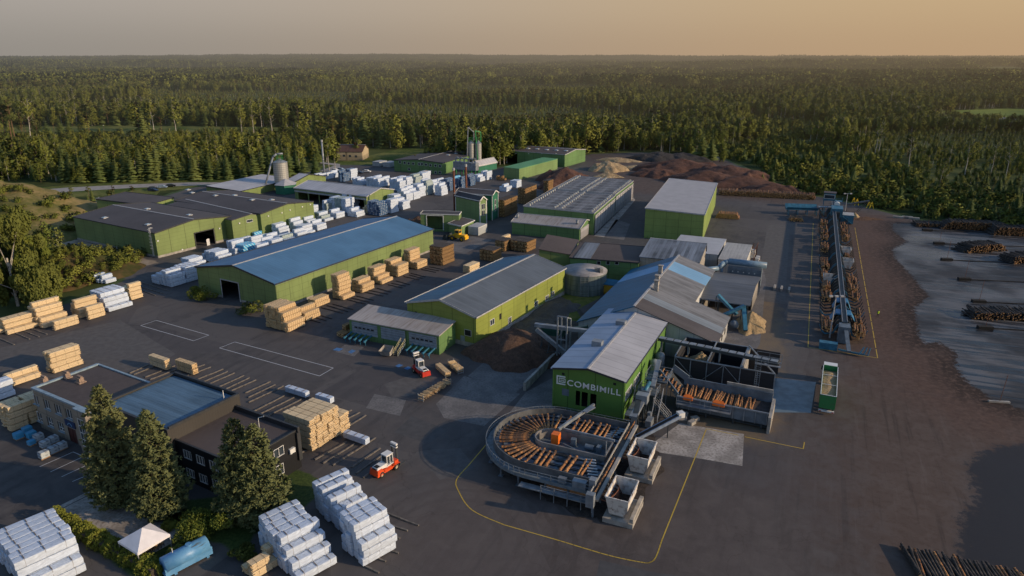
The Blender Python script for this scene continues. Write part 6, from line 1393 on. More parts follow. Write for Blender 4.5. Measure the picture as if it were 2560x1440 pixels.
# far right things: hazard trestles, barrier blocks
for px, py, lb in ((2133, 511, 'yellow trestle on the grass, first from the left'), (2141, 514, 'yellow trestle on the grass, second from the left'), (2171, 520, 'yellow trestle on the grass, third from the left'), (2178, 522, 'yellow trestle on the grass, fourth from the left')):
    r = thing('trestle', lb, 'trestle', P(px, py)); mb = MB(); mb.bar((-.9, 0, 0), (0, 0, 3), .2); mb.bar((.9, 0, 0), (0, 0, 3), .2); mb.bar((-.5, 0, 1.3), (.5, 0, 1.3), .16); mb.build('frame', M_yel2, r)
for px, py, lb in ((2245, 545, 'pale barrier beam on the grass, left one'), (2268, 545, 'pale barrier beam on the grass, middle one'), (2285, 548, 'pale barrier beam on the grass, right one')):
    mb = MB(); mb.cbox((0, 0, 0), -25, 3.6, 1.1, .7); o = mb.build('barrier_beam', M_conw); o.location = P(px, py); tag(o, lb, 'beam')
# far small items by the kilns and boilers
heap('fuel_heap', 'dark bark fuel heap beside the fuel bunker', 'bark heap', 1046, 563, 6, 5, 3.6, M_barkp, 0, 9, 2); heap('fuel_heap', 'red-brown bark heap beyond the kiln timber stacks', 'bark heap', 1412, 452, 14, 16, 7, M_redb, 30, 4, 3); heap('fuel_heap', 'small dark heap left of the red-brown heap by the kilns', 'bark heap', 1372, 470, 6, 7, 4, M_redb, 30, 14, 3)
for i, (px, py, rx, ry, h, mt, lb) in enumerate(((1520, 425, 17, 14, 6, M_scrap, 'heap of pale broken wood at the edge of the yard'), (1545, 402, 22, 8, 2.5, M_scrap, 'flat heap of wood scrap under the forest edge'), (1595, 462-40, 20, 8, 2.5, M_scrap, 'small pile of pale offcuts by the red-brown heaps'),
        (1700, 428, 42, 20, 8, M_redb, 'largest red-brown bark heap'), (1765, 457, 34, 16, 7.5, M_redb, 'red-brown bark heap nearest the log row'), (1850, 465, 34, 14, 6, M_redb, 'red-brown bark heap at the right end of the heaps'), (1820, 445, 34, 20, 8, M_redb, 'red-brown bark heap in the middle right'), (1640, 438, 22, 14, 5, M_redb, 'red-brown bark heap at the left'),
        (1650, 400, 34, 14, 6, M_soil, 'dark soil heap in front of the forest, left'), (1705, 402, 30, 12, 6, M_soil, 'dark soil heap in front of the forest, right'), (1930, 478, 22, 9, 4.5, M_redb, 'last low bark heap before the green rim'), (1880, 440, 16, 12, 4, M_soil, 'small dark heap behind the red-brown heaps'))):
    heap('earth_heap', lb, 'heap', px, py, rx*.62, ry*.75, h*.85, mt, 20, i+20, 7, conc=.7, n=34)
heap('log_bundle_far', 'low pile of orange boards left of the bark heaps', 'boards', 1521, 442, 8, 4, 2.5, M_scrap, 10, 66, 2)
# log piles: many logs, one object per pile
def log_pile(px, py, az, n_, rows, L, lab, dark=False, rad=.17, name='log_pile', slope=.25, messy=.5):
    mb = MB(); rq = random.Random(n_+rows)
    for k in range(rows):
        m_ = n_-int(k*slope*4)
        for i in range(m_):
            x = (i+k*slope*2+rq.uniform(-.3, .3)*messy)*rad*2.05; z = rad+k*rad*1.75+rq.uniform(0, .1); o_ = rq.uniform(-.5, .5)*messy; r_ = rad*rq.uniform(.75, 1.15); y1 = L+o_
            mb.mat(0); mb.tube((x, o_, z), (x+rq.uniform(-.3, .3)*messy, y1, z+rq.uniform(-.1, .2)*messy), r_, r_*.85, n=6, cap=False); mb.mat(1)
            mb.poly([(x+r_*math.cos(6.28*q/6), o_-.004, z+r_*math.sin(6.28*q/6)) for q in range(6)])
    o = mb.build(name, [M_logd if dark else M_log, M_cutd if dark else M_cut]); o.location = P(px, py); o.rotation_euler.z = -R(az); return tag(o, lab, 'log pile', kind='stuff')
px0, px1 = P(1795, 487), P(2040, 500); a_ = az_of(px0, px1)
log_pile(1795, 487, a_-90, int((px1-px0).length/.37), 7, 4.5, 'long row of stacked logs along the far edge of the yard', rad=.18, slope=.1, messy=2.4)
log_pile(1790, 545, 20, 24, 6, 5.0, 'small orange log pile against the tall pale-roofed hall', rad=.18); log_pile(1975, 553, 10, 14, 4, 3.5, 'little pile of logs alone on the open yard', rad=.18, messy=1.5)
for q in ((2290, 566, 8, 34, 4, 5, 'small dark log pile where the wet yard begins'), (2350, 572, 12, 74, 10, 5, 'large dark log pile along the far edge of the wet yard'), (2480, 588, 6, 90, 10, 5, 'dark log pile at the far right edge of the wet yard'),
          (2412, 633, -12, 50, 8, 5, 'pyramid-shaped log pile standing in the wet yard'), (2530, 660, -14, 70, 7, 5, 'log pile cut by the right edge, above the middle one'), (2430, 798, 4, 92, 6, 4.5, 'long low log pile in the wet yard at right')): log_pile(q[0], q[1], q[2], q[3], q[4], q[5], q[6], True, .16, slope=.55 if 'pyramid' in q[6] or 'large' in q[6] else .3, messy=1.8)
for i in range(44):
    x = i*.42; base = P(2290, 1440)
    for k in range(2):
        t = U(112); put_log(base+t*x+Vector((0, 0, .25+k*.36))+U(12)*(2.2+rl.uniform(-.4, .4)), 12+rl.uniform(-6, 6), 5.5, 'dark log lying side by side in the pile at the bottom right corner', 'logs in the bottom right pile', .2, dark=rl.random() < .75)
# sprinkler blocks on the wet yard
for i, (px, py, hx, hy) in enumerate(((2318, 577, 2316, 548), (2347, 610, 2351, 580), (2366, 651, 2372, 602), (2410, 700, 2420, 650), (2446, 756, 2456, 702), (2462, 822, 2468, 780), (2497, 1006, 2512, 938))):
    lb = ['farthest', 'second farthest', 'third farthest', 'middle', 'third nearest', 'second nearest', 'nearest, pale'][i]
    r = thing('sprinkler_block', lb+' sprinkler block with a thin mast and hose on the wet yard', 'sprinkler', P(px, py)); mb = MB(); mb.cbox((0, 0, 0), -8, 3.2 if i < 6 else 3.6, 1.2 if i < 6 else .5, .7 if i < 6 else .3); mb.build('block', M_black if i < 6 else M_conw, r)
    mb = MB(); h = hgt(px, py, hx, hy); mb.tube((.1, 0, 0), ((hx-px)*.03, 0, max(2.5, h)), .05, n=6); mb.build('mast', M_rust, r)
    if i < 6: mb = MB(); mb.path([(1.5, 0, .15), (8, -1.0, .1), (22, -3.2, .1), (40, -5.5, .1)], .12, 6); mb.build('hose', M_black, r)
# ------------------------------------------------------------------ office building in front
oA, oB = P(250, 1140), P(90, 1076)   # foot of the long facade: right and left ends
r = thing('office_building', 'two-storey office with weathered plaster front, black clad wing and three flat roofs', 'building', P(252, 1138), 30); OR = r
bpy.context.view_layer.update()
def ol(px, py, z=0): return to_local(r, P(px, py, z))
xl = ol(84, 1078).x; H1 = 7.4; D1 = 11.0; PW = 2.0   # old wing: x xl..0, y 0..D1
def cut_x(mb, y, x0, x1, z0, z1, holes): cutwall(mb, Vector((x0, y, 0)), Vector((1, 0, 0)), x1-x0, z0, z1, [(a-x0, b-x0, c, d) for a, b, c, d in holes])
wins = []
W_ = -xl
for i, (px, py) in enumerate(((91, 1007), (119, 1018), (146, 1029), (174, 1043), (202, 1055))): q = hit(r, 1, 0, px, py); wins.append((q.x-.85, q.x+.85, 4.5, 6.2))
for i, (px, py) in enumerate(((101, 1055), (128, 1065), (155, 1078), (211, 1101))): q = hit(r, 1, 0, px, py); wins.append((q.x-.85, q.x+.85, 1.2, 2.9))
dq = hit(r, 1, 0, 184, 1095); door = (dq.x-1.15, dq.x+1.15, 0, 2.7)
mb = MB(); cut_x(mb, 0, xl, 0, 0, H1, wins+[door]); cutwall(mb, Vector((xl, 0, 0)), Vector((0, 1, 0)), D1, 0, H1, []); cutwall(mb, Vector((0, 0, 0)), Vector((0, 1, 0)), D1, 0, H1, []); cutwall(mb, Vector((xl, D1, 0)), Vector((1, 0, 0)), W_, 0, H1, []); mb.build('wall', M_wcon, r)
mb = MB(); mb.box(xl, 0, 0.4, D1, H1-.5, H1-.1); mb.build('flat_roof', M_fbr, r)
mb = MB(); mb.box(xl-.15, .02, -.15, .4, H1-.06, H1+.22); mb.box(xl-.15, xl+.35, .4, D1, H1-.06, H1+.22); mb.box(xl-.15, .02, D1-.05, D1+.3, H1-.2, H1+.1); mb.build('parapet_cap', simple('blue_grey_flashing', (.22, .30, .36), .45, .2), r)
for a, b, c, d in wins:
    mb = MB(); mb.box(a, b, .22, .25, c, d); w_ = mb.build('window', M_glass, r); mb = MB()
    for x in (a, (a+b)/2-.04, b-.08): mb.box(x, x+.08, .12, .215, c, d)
    for z in (c, d-.08)+((c+.55,) if c < 2 else ()): mb.box(a+.08, b-.08, .125, .21, z, z+.08)
    mb.build('frame', M_white, w_); mb = MB(); mb.box(a-.1, b+.1, -.14, .11, c-.16, c-.02); mb.build('sill', bpy.data.materials['blue_grey_flashing'], w_)
mb = MB(); mb.box(door[0], door[1], .1, .2, 0, 2.7); mb.box(door[0]+1.13, door[0]+1.17, .05, .099, 0, 2.7); mb.build('door', simple('dark_red_door', (.07, .022, .018), .5, .15), r)
mb = MB(); mb.box(door[0]-.3, door[1]+.3, -.12, -.01, 3.0, 4.1); sg_ = mb.build('entrance_sign', simple('navy_sign', (.01, .03, .10), .4, .2), r); mb = MB()
for i in range(8): t0, t1 = math.pi*i/8, math.pi*(i+1)/8; c_ = (door[0]+door[1])/2; mb.bar((c_+.55*math.cos(t0), -.15, 3.25+.45*math.sin(t0)), (c_+.55*math.cos(t1), -.15, 3.25+.45*math.sin(t1)), .07)
mb.build('arc_emblem', simple('pale_blue_sign', (.25, .5, .7), .5), sg_)
for px, py in ((110, 948), (166, 936), (200, 948)):
    q = ol(px, py, H1+.5); mb = MB(); mb.cbox((q.x, q.y, H1-.1), 0, 1.0, .8, .9); mb.cbox((q.x, q.y, H1+.8), 0, 1.15, .35, .35); mb.cbox((q.x, q.y, H1-.08), 0, 1.5, 1.2, .2); mb.build('chimney', simple('brick_chimney', (.28, .20, .15), .9, .3, 4), r)
# middle wing with bluish felt roof: from x=0 to xm
xm = 16.4; y0m = 1.6; D2 = 12.8; H2 = 8.4
mb = MB(); cut_x(mb, y0m, .02, xm, 0, H2, []); cutwall(mb, Vector((xm, y0m, 0)), Vector((0, 1, 0)), D2, 0, H2, []); cutwall(mb, Vector((.02, y0m, 0)), Vector((0, 1, 0)), D2, 0, H2, []); cut_x(mb, y0m+D2, .02, xm, 0, H2, []); mb.build('clad_wall', M_wbrn, r)
mb = MB(); mb.box(.2, xm-.3, y0m+.3, y0m+D2-.3, H2-.6, H2-.3); mb.build('flat_roof', M_fbl, r)
mb = MB(); mb.box(-.1, xm+.1, y0m-.1, y0m+.3, H2-.1, H2+.1); mb.box(-.1, .3, y0m+.3, y0m+D2, H2-.1, H2+.1); mb.box(xm-.3, xm+.1, y0m+.3, y0m+D2, H2-.1, H2+.35); mb.box(.3, xm-.3, y0m+D2-.3, y0m+D2+.05, H2-.1, H2+.35); mb.build('parapet', M_dtrim, r)
mb = MB(); mb.box(-3.2, -.2, -1.0, .0, 0, H1+.4); mb.build('porch_block', M_wcon, r); mb = MB(); mb.box(-3.3, -.1, -1.1, -.0, H1+.41, H1+.6); mb.build('porch_cap', bpy.data.materials['blue_grey_flashing'], r)
mb = MB(); mb.box(-2.4, -1.0, -1.06, -1.01, 1.6, 6.4); w_ = mb.build('window', M_glass, r); mb = MB()
for z in (1.6, 2.8, 4, 5.2, 6.4): mb.box(-2.45, -.95, -1.1, -1.062, z-.05, z+.05)
for x in (-2.45, -1.7, -1.02): mb.box(x, x+.07, -1.1, -1.062, 1.65, 6.35)
mb.build('frame', M_white, w_)
# right black wing, lower roof
x0, x1, y0, y1, H5 = xm+.02, 30.0, 2.4, 13.6, 6.5
fw = []
for px, py in ((482, 1118), (514, 1128), (551, 1140)): q = hit(r, 1, y0, px, py+55) if False else hit(r, 1, y0, px-2, py+48); fw.append((q.x-.9, q.x+.9, 3.9, 5.3))
fw = [(18.2+i*2.9, 20.0+i*2.9, z, z+1.45) for i in range(4) for z in (.9, 4.0)]
sw = [(2.6, 4.6, 3.9, 5.3), (6.3, 8.2, 3.9, 5.4), (6.3, 7.8, .9, 2.6)]
mb = MB(); cut_x(mb, y0, x0, x1, 0, H5, fw); cutwall(mb, Vector((x1, y0, 0)), Vector((0, 1, 0)), y1-y0, 0, H5, sw); cut_x(mb, y1, x0, x1, 0, H5, []); mb.build('black_wall', M_wbk, r)
mb = MB(); mb.box(x0, x1-.2, y0+.2, y1-.2, H5-.5, H5-.25); mb.build('flat_roof', M_fbr, r)
mb = MB(); mb.box(x0, x1+.05, y0-.05, y0+.25, H5-.1, H5+.08); mb.box(x1-.25, x1+.05, y0+.25, y1, H5-.1, H5+.08); mb.box(x0, x1+.35, y1-.35, y1+.05, H5-.3, H5+.55); mb.box(x1+.06, x1+.4, y1-.6, y1+.05, 1.5, H5-.32); mb.build('parapet', M_dtrim, r)
for a, b, c, d in fw:
    mb = MB(); mb.box(a, b, y0+.12, y0+.15, c, d); w_ = mb.build('window', M_glass, r); mb = MB()
    for t in (0, .36, .7, 1): x = a+(b-a-.08)*t; mb.box(x, x+.08, y0-.02, y0+.11, c, d)
    for z in (c, d-.08): mb.box(a, b, y0-.03, y0+.1, z, z+.08)
    mb.build('frame', M_white, w_)
for a, b, c, d in sw:
    a += y0; b += y0; mb = MB(); mb.box(x1-.15, x1-.12, a, b, c, d); w_ = mb.build('window', M_glass, r); mb = MB()
    for t in (0, .5, 1): y = a+(b-a-.08)*t; mb.box(x1-.11, x1+.04, y, y+.08, c, d)
    for z in (c, d-.08): mb.box(x1-.1, x1+.05, a, b, z, z+.08)
    mb.build('frame', M_white, w_)
mb = MB(); mb.box(x1+.02, x1+.4, y1-2.2, y1-1.2, 3.4, 4.2); mb.build('air_conditioner', M_white, r)
mb = MB(); mb.tube((xm-1.2, y0m+D2-2, H2-.3), (xm-1.2, y0m+D2-2, H2+1.4), .07); mb.build('vent_pipe', M_white, r)
mb = MB(); mb.tube((24.5, y1-2.5, H5-.3), (24.5, y1-2.5, H5+1.6), .05); mb.bar((24.5, y1-2.5, H5+1.6), (25.6, y1-2.3, H5+2.1), .1); mb.build('antenna', M_white, r)
# ------------------------------------------------------------------ foreground spruces, willow, shrubs
M_sprL = leafmat('blue_spruce_needles', (.115, .135, .055), (.17, .17, .065), (.07, .10, .06), False, .8, .5)
M_wil = leafmat('willow_leaves', (.085, .10, .022), (.13, .14, .03), (.05, .07, .02), False, .5, .5)
M_hedge = leafmat('hedge_leaves', (.09, .12, .022), (.17, .18, .03), (.20, .18, .03), False, .6, .3)
def big_spruce(px, py, ty, rad, label, seed, tops=1):
    h = hgt(px, py, px, ty); rs = random.Random(seed); root = thing('spruce_tree', label, 'tree', P(px, py)); mb = MB(); mt = MB()
    cs = [(0, 0, h)] if tops == 1 else [(-1.2, .2, h*.97), (1.5, -.2, h*.93)]
    for cx, cy, hh_ in cs:
        lv = int(hh_*2.4)
        mt.tube((cx, cy, -.2), (cx, cy, hh_*.97), .3, .03, n=8)
        for i in range(lv):
            t = i/(lv-1); z = hh_*(.03+.96*t); R_ = rad*(min(1, .55+t*2.2) if t < .2 else 1)*(1-t)**.62*(1 if tops == 1 else .82)+.25
            nb = max(4, int(15*(1-t*.6)))
            for j in range(nb):
                a = 2*math.pi*(j+rs.random())/nb; L = R_*rs.uniform(.72, 1.15); d = Vector((math.cos(a), math.sin(a), 0)); sd = Vector((-d.y, d.x, 0)); up = rs.uniform(-.05, .3)
                mt.tube((cx, cy, z), Vector((cx, cy, z))+d*L*.8+Vector((0, 0, -.1*L)), .04, .015, n=3, cap=False)
                for k in range(int(4+L*2.2)):
                    f = .25+.78*rs.random()**.7; sp = (1-f)*.55+.12
                    c = Vector((cx, cy, z))+d*(L*f)+sd*(rs.uniform(-1, 1)*L*sp*.6)+Vector((0, 0, -.30*L*f*(1-f*.9)+up*f*.6+rs.uniform(-.15, .15)))
                    for q in range(5):
                        v = Vector((rs.gauss(0, 1), rs.gauss(0, 1), rs.gauss(.25, .6))).normalized(); v = (v+d*.9).normalized(); w2 = v.cross(Vector((rs.gauss(0, 1), rs.gauss(0, 1), rs.gauss(0, 1)))).normalized()*.11
                        ll = rs.uniform(.28, .5); mb.add([c-w2, c+w2, c+v*ll+w2*.5, c+v*ll-w2*.5], [(0, 1, 2, 3)])
    mt.build('trunk', M_bark, root); mb.build('crown', M_sprL, root); return root
big_spruce(302, 1255, 968, 4.3, 'tall dark blue spruce in front of the office, leftmost of the three', 1); big_spruce(410, 1288, 1030, 4.0, 'golden-lit spruce in the middle, overlapping the tall left one', 2); big_spruce(635, 1298, 1045, 4.9, 'broad twin-topped spruce at the right end of the office', 3, 2)
def big_willow(px, py, ty, rad, label, seed, n=15000, mat=None, name='birch_tree'):
    h = hgt(px, py, px, ty); rs = random.Random(seed); root = thing(name, label, 'tree', P(px, py)); mb = MB(); mt = MB(); mt.tube((0, 0, -.3), (0, 0, h*.5), .35, .2, n=8)
    cl = []
    for i in range(46):
        t = rs.random(); z = h*(.12+.85*t); R_ = rad*math.sin(math.pi*(.12+.8*t))**.7; a = rs.random()*6.28; f = rs.uniform(.3, .9); cl.append((math.cos(a)*R_*f, math.sin(a)*R_*f, z, rs.uniform(.8, 1.7)))
        if i < 7: mt.tube((0, 0, z*.45), (cl[-1][0], cl[-1][1], z), .14, .04, n=5, cap=False)
    for i in range(n):
        x, y, z, q = cl[rs.randrange(46)]; v = Vector((rs.gauss(0, 1), rs.gauss(0, 1), rs.gauss(0, 1))).normalized()*q*rs.uniform(.6, 1.1); c = Vector((x, y, z))+Vector((v.x, v.y, v.z*1.2-rs.random()**2*1.8))
        w2 = Vector((rs.gauss(0, 1), rs.gauss(0, 1), rs.gauss(0, .4))).normalized()*.26; dn = Vector((rs.gauss(0, .3), rs.gauss(0, .3), -1)).normalized()*rs.uniform(.35, .75); mb.add([c-w2, c+w2, c+dn+w2*.4, c+dn-w2*.4], [(0, 1, 2, 3)])
    mt.build('trunk', M_bbark, root); mb.build('crown', mat or M_wil, root); return root
big_willow(45, 764, 520, 10.0, 'large drooping birch cut by the left edge of the picture', 4, 42000); big_willow(115, 772, 668, 4.5, 'smaller rounded tree right of the large drooping birch', 5, 8000); big_willow(8, 690, 560, 7, 'birch behind the large drooping birch at the left edge', 7, 9000)
def shrub(px, py, h, rad, label, seed, n=1500, mat=None, group=None, s=.2, name='shrub', cat='shrub', z=0):
    rs = random.Random(seed); mb = MB(); root = thing(name, label, cat, P(px, py, z), 0, group); cl = [(rs.uniform(-.7, .7)*rad, rs.uniform(-.7, .7)*rad, rs.uniform(.25, .75)*h, rs.uniform(.3, .5)*rad) for _ in range(9)]
    for i in range(n):
        x, y, z_, q = cl[rs.randrange(9)]; v = Vector((rs.gauss(0, 1), rs.gauss(0, 1), rs.gauss(0, 1))).normalized()*q*rs.uniform(.7, 1.15); c = Vector((x+v.x, y+v.y, max(.05, z_+v.z*h/rad*.6)))
        a = Vector((rs.gauss(0, 1), rs.gauss(0, 1), rs.gauss(0, 1))).normalized(); b = a.cross(Vector((rs.gauss(0, 1), rs.gauss(0, 1), rs.gauss(0, 1)))).normalized(); mb.add([c-a*s, c+b*s*.5, c+a*s, c-b*s*.5], [(0, 1, 2, 3)])
    mb.build('foliage', mat or M_hedge, root); mt = MB()
    for i in range(4): x, y, z_, q = cl[i]; mt.tube((0, 0, -.1), (x, y, z_), .05, .02, n=4, cap=False)
    mt.build('stem', M_bark, root); return root
shrub(492, 745, 3.5, 2.2, 'yellow-green shrub at the corner of the blue-roofed warehouse', 11); shrub(516, 752, 3.0, 2.4, 'second shrub at the warehouse corner, right of the yellow-green one', 12); shrub(628, 785, 3.2, 3.0, 'dark shrub between the warehouse door and the lumber', 13, mat=M_bus)
shrub(520, 1335, 3.2, 3.4, 'large feathery green shrub between the spruces', 14, 5000, s=.17); shrub(470, 1350, 2.6, 2.4, 'green shrub at the right end of the hedge', 15, 3000, s=.17); shrub(715, 1250, 3.5, 1.8, 'low bluish conifer right of the twin-topped spruce', 16, 2500, M_spr, s=.17); shrub(610, 1390, 1.2, 1.8, 'low bright weeds near the white bundles', 17, 900, M_wil); shrub(440, 1318, 1.5, 1.8, 'low green shrub beside the party tent', 18, 1600, M_bus)
def hedge(pa, pb, w_, h, label, seed, n=9000):
    a, b = P(*pa), P(*pb); L = (b-a).length; rs = random.Random(seed); r = thing('hedge', label, 'hedge', a, az_of(a, b)); mb = MB(); core = MB(); core.box(-w_*.33, w_*.33, 0, L, 0, h*.75); core.build('inner_branches', M_bark, r)
    for i in range(n):
        y = rs.random()*L; t = rs.uniform(0, math.pi); k = 1+.16*math.sin(y*1.9+seed)+.1*math.sin(y*5.1); c = Vector((math.cos(t)*w_/2*k*rs.uniform(.8, 1.1), y, math.sin(t)**.6*h*k*rs.uniform(.8, 1.08)))
        u = Vector((rs.gauss(0, 1), rs.gauss(0, 1), rs.gauss(0, 1))).normalized()*rs.uniform(.12, .22); v = u.cross(Vector((rs.gauss(0, 1), rs.gauss(0, 1), rs.gauss(0, 1)))).normalized()*.09; mb.add([c-u, c+v, c+u, c-v], [(0, 1, 2, 3)])
    mb.build('foliage', M_hedge, r)
hedge((135, 1300), (395, 1438), 2.3, 1.6, 'long clipped hedge left of the party tent', 1); hedge((385, 1440), (515, 1345), 1.6, 1.5, 'short hedge between the party tent and the blue tank', 2, 6000)
heapg = heap('grassy_mound', 'high grassy mound with dry yellow top at the left edge', 'mound', 0, 0, 62, 34, 17, None or fieldmat('dry_grass', (.27, .20, .09), (.12, .12, .035)), 25, 3, 2, conc=.95, world=Vector((-205, 268, -.2)), n=40)
bank = heap('bushy_bank', 'bank of brown and green undergrowth behind the left lumber stacks', 'bank', 0, 0, 17, 22, 6.5, fieldmat('undergrowth', (.05, .055, .018), (.12, .075, .035)), 22, 6, 6, world=P(185, 705)+Vector((-6, 8, 0)), n=40)
from mathutils.bvhtree import BVHTree
bpy.context.view_layer.update()
def on_heap(o, n_, kinds, h0, h1, lab, grp, xr, yr):
    mw = o.matrix_world; bt = BVHTree.FromPolygons([mw @ v.co for v in o.data.vertices], [tuple(p.vertices) for p in o.data.polygons]); k = 0
    while k < n_:
        x, y = rr_.uniform(*xr), rr_.uniform(*yr); q = o.location+Vector((x, y, 0)); hit_ = bt.ray_cast(Vector((q.x, q.y, 60)), Vector((0, 0, -1))); k += 1
        if hit_[0] is None: continue
        tree(rr_.choice(kinds), 0, 0, rr_.uniform(h0, h1), lab, grp, world=(hit_[0].x, hit_[0].y, hit_[0].z-.1), wid=1.3)
on_heap(bank, 190, ['bush', 'bush', 'leafy'], 1.6, 3.6, 'bush on the overgrown bank behind the left lumber stacks', 'bushes on the overgrown bank', (-15, 15), (-19, 19))
on_heap(heapg, 60, ['bush'], 1.5, 3.5, 'dry bush on the slope of the grassy mound', 'bushes on the grassy mound', (0, 60), (-30, 0))
big_willow(95, 690, 590, 6.5, 'rounded broadleaf tree between the drooping birch and the mound', 8, 9000, M_hedge, 'leafy_tree')
# ------------------------------------------------------------------ party tent, furniture, blue tank
r = thing('party_tent', 'pale square party tent with peaked canopy over a garden table', 'tent', P(368, 1384), 32); S = 2.15; z = 2.4
M_tent = simple('tent_cloth', (.72, .70, .72), .8, .06, 1)
mb = MB(); c_ = [(-S, -S), (S, -S), (S, S), (-S, S)]
for i in range(4): a, b = c_[i], c_[(i+1) % 4]; mb.poly([(*a, z), (*b, z), (0, 0, z+1.5)]); mb.poly([(*a, z-.3), (*b, z-.3), (*b, z), (*a, z)])
mb.build('canopy', M_tent, r)
for a in c_: mb = MB(); mb.bar((a[0]*.97, a[1]*.97, 0), (a[0]*.97, a[1]*.97, z), .07); mb.build('pole', M_trim, r)
M_wood = simple('garden_wood', (.35, .2, .1), .6, .2, 4)
r = thing('garden_table', 'brown garden table under the party tent', 'table', P(368, 1366), 32); mb = MB(); mb.box(-.5, .5, -1, 1, .7, .76); mb.build('tabletop', M_wood, r)
for x, y in ((-.4, -.9), (.4, -.9), (-.4, .9), (.4, .9)): mb = MB(); mb.bar((x, y, 0), (x, y, .7), .06); mb.build('leg', M_dst, r)
for i, (px, py) in enumerate(((345, 1372), (358, 1384), (375, 1382), (389, 1376), (393, 1360), (404, 1366))):
    r = thing('garden_chair', 'slatted garden chair with dark legs beside the garden table', 'chair', P(px, py), 40*i, 'chairs round the garden table'); mb = MB(); mb.box(-.25, .25, -.25, .25, .42, .46); mb.build('seat', M_wood, r); mb = MB(); mb.box(-.25, .25, .23, .27, .5, .9); mb.build('backrest', M_wood, r)
    for x in (-.22, .22):
        for y in (-.22, .22): mb = MB(); mb.bar((x, y, 0), (x, y, .42 if y < 0 else .9), .05); mb.build('leg', M_dst, r)
a, b = P(425, 1432), P(515, 1385); r = thing('storage_tank', 'sky-blue cylindrical tank in a blue cradle at the bottom edge', 'tank', a, az_of(a, b)); L = (b-a).length+.3
M_sky = MT('weathered_blue_paint'); q1 = M_sky.noise(.9, 6); q2 = M_sky.noise(1, 5, M_sky.vec(3, .4, 3)); M_sky.col(M_sky.mix(M_sky.ramp(q2, .6, .75), M_sky.mix(M_sky.ramp(q1, .35, .65), (.08, .24, .45), (.13, .31, .52)), (.07, .09, .10))).rough(.45); M_sky = M_sky.mat
mb = MB(); mb.tube((0, -.6, 1.45), (0, L, 1.45), 1.05, n=28); mb.build('shell', M_sky, r, True); mb = MB(); mb.box(.75, .95, -.8, L+.2, .3, 1.35); mb.box(-.95, -.75, -.8, L+.2, .3, 1.35); mb.box(-.75, .75, -.8, L+.2, .3, .45); mb.build('cradle', M_sky, r)
for y in (.2, L-.6): mb = MB(); mb.box(-.9, .9, y, y+.35, 0, .3); mb.build('foot', M_sky, r)
mb = MB(); mb.tube((0, L*.55, 2.45), (0, L*.55, 2.68), .38, n=16); mb.build('hatch', M_sky, r); mb = MB(); mb.tube((-.1, L*.15, 2.4), (-.1, L*.15, 3.1), .05); mb.build('pipe', M_white, r)
# ------------------------------------------------------------------ vehicles
M_red = simple('red_paint', (.50, .035, .02), .35, .12, 1); M_org = simple('orange_red_paint', (.72, .085, .02), .35, .1, 1); M_tyre = simple('tyre_rubber', (.02, .02, .02), .85, .2, 3); M_cabw = simple('cab_white', (.70, .69, .66), .35, .04); M_rimw = simple('wheel_rim', (.5, .42, .3), .5, .1)
def wheel(parent, x, y, rad, w_, side, rim=None):
    mb = MB(); n = 18
    pr = [(rad*.55, -w_/2), (rad*.93, -w_/2), (rad, -w_*.35), (rad, w_*.35), (rad*.93, w_/2), (rad*.55, w_/2)]
    vs = [(x+p[1], y+p[0]*math.cos(6.2832*i/n), rad+p[0]*math.sin(6.2832*i/n)) for p in pr for i in range(n)]
    mb.add(vs, [(k*n+i, k*n+(i+1) % n, (k+1)*n+(i+1) % n, (k+1)*n+i) for k in range(5) for i in range(n)]); o = mb.build('wheel', M_tyre, parent, True)
    mb = MB(); mb.tube((x-w_*.3, y, rad), (x+w_*.3, y, rad), rad*.56, n=14); mb.tube((x+side*w_*.3, y, rad), (x+side*w_*.42, y, rad), rad*.22, n=10); mb.build('rim', rim or M_rimw, o)
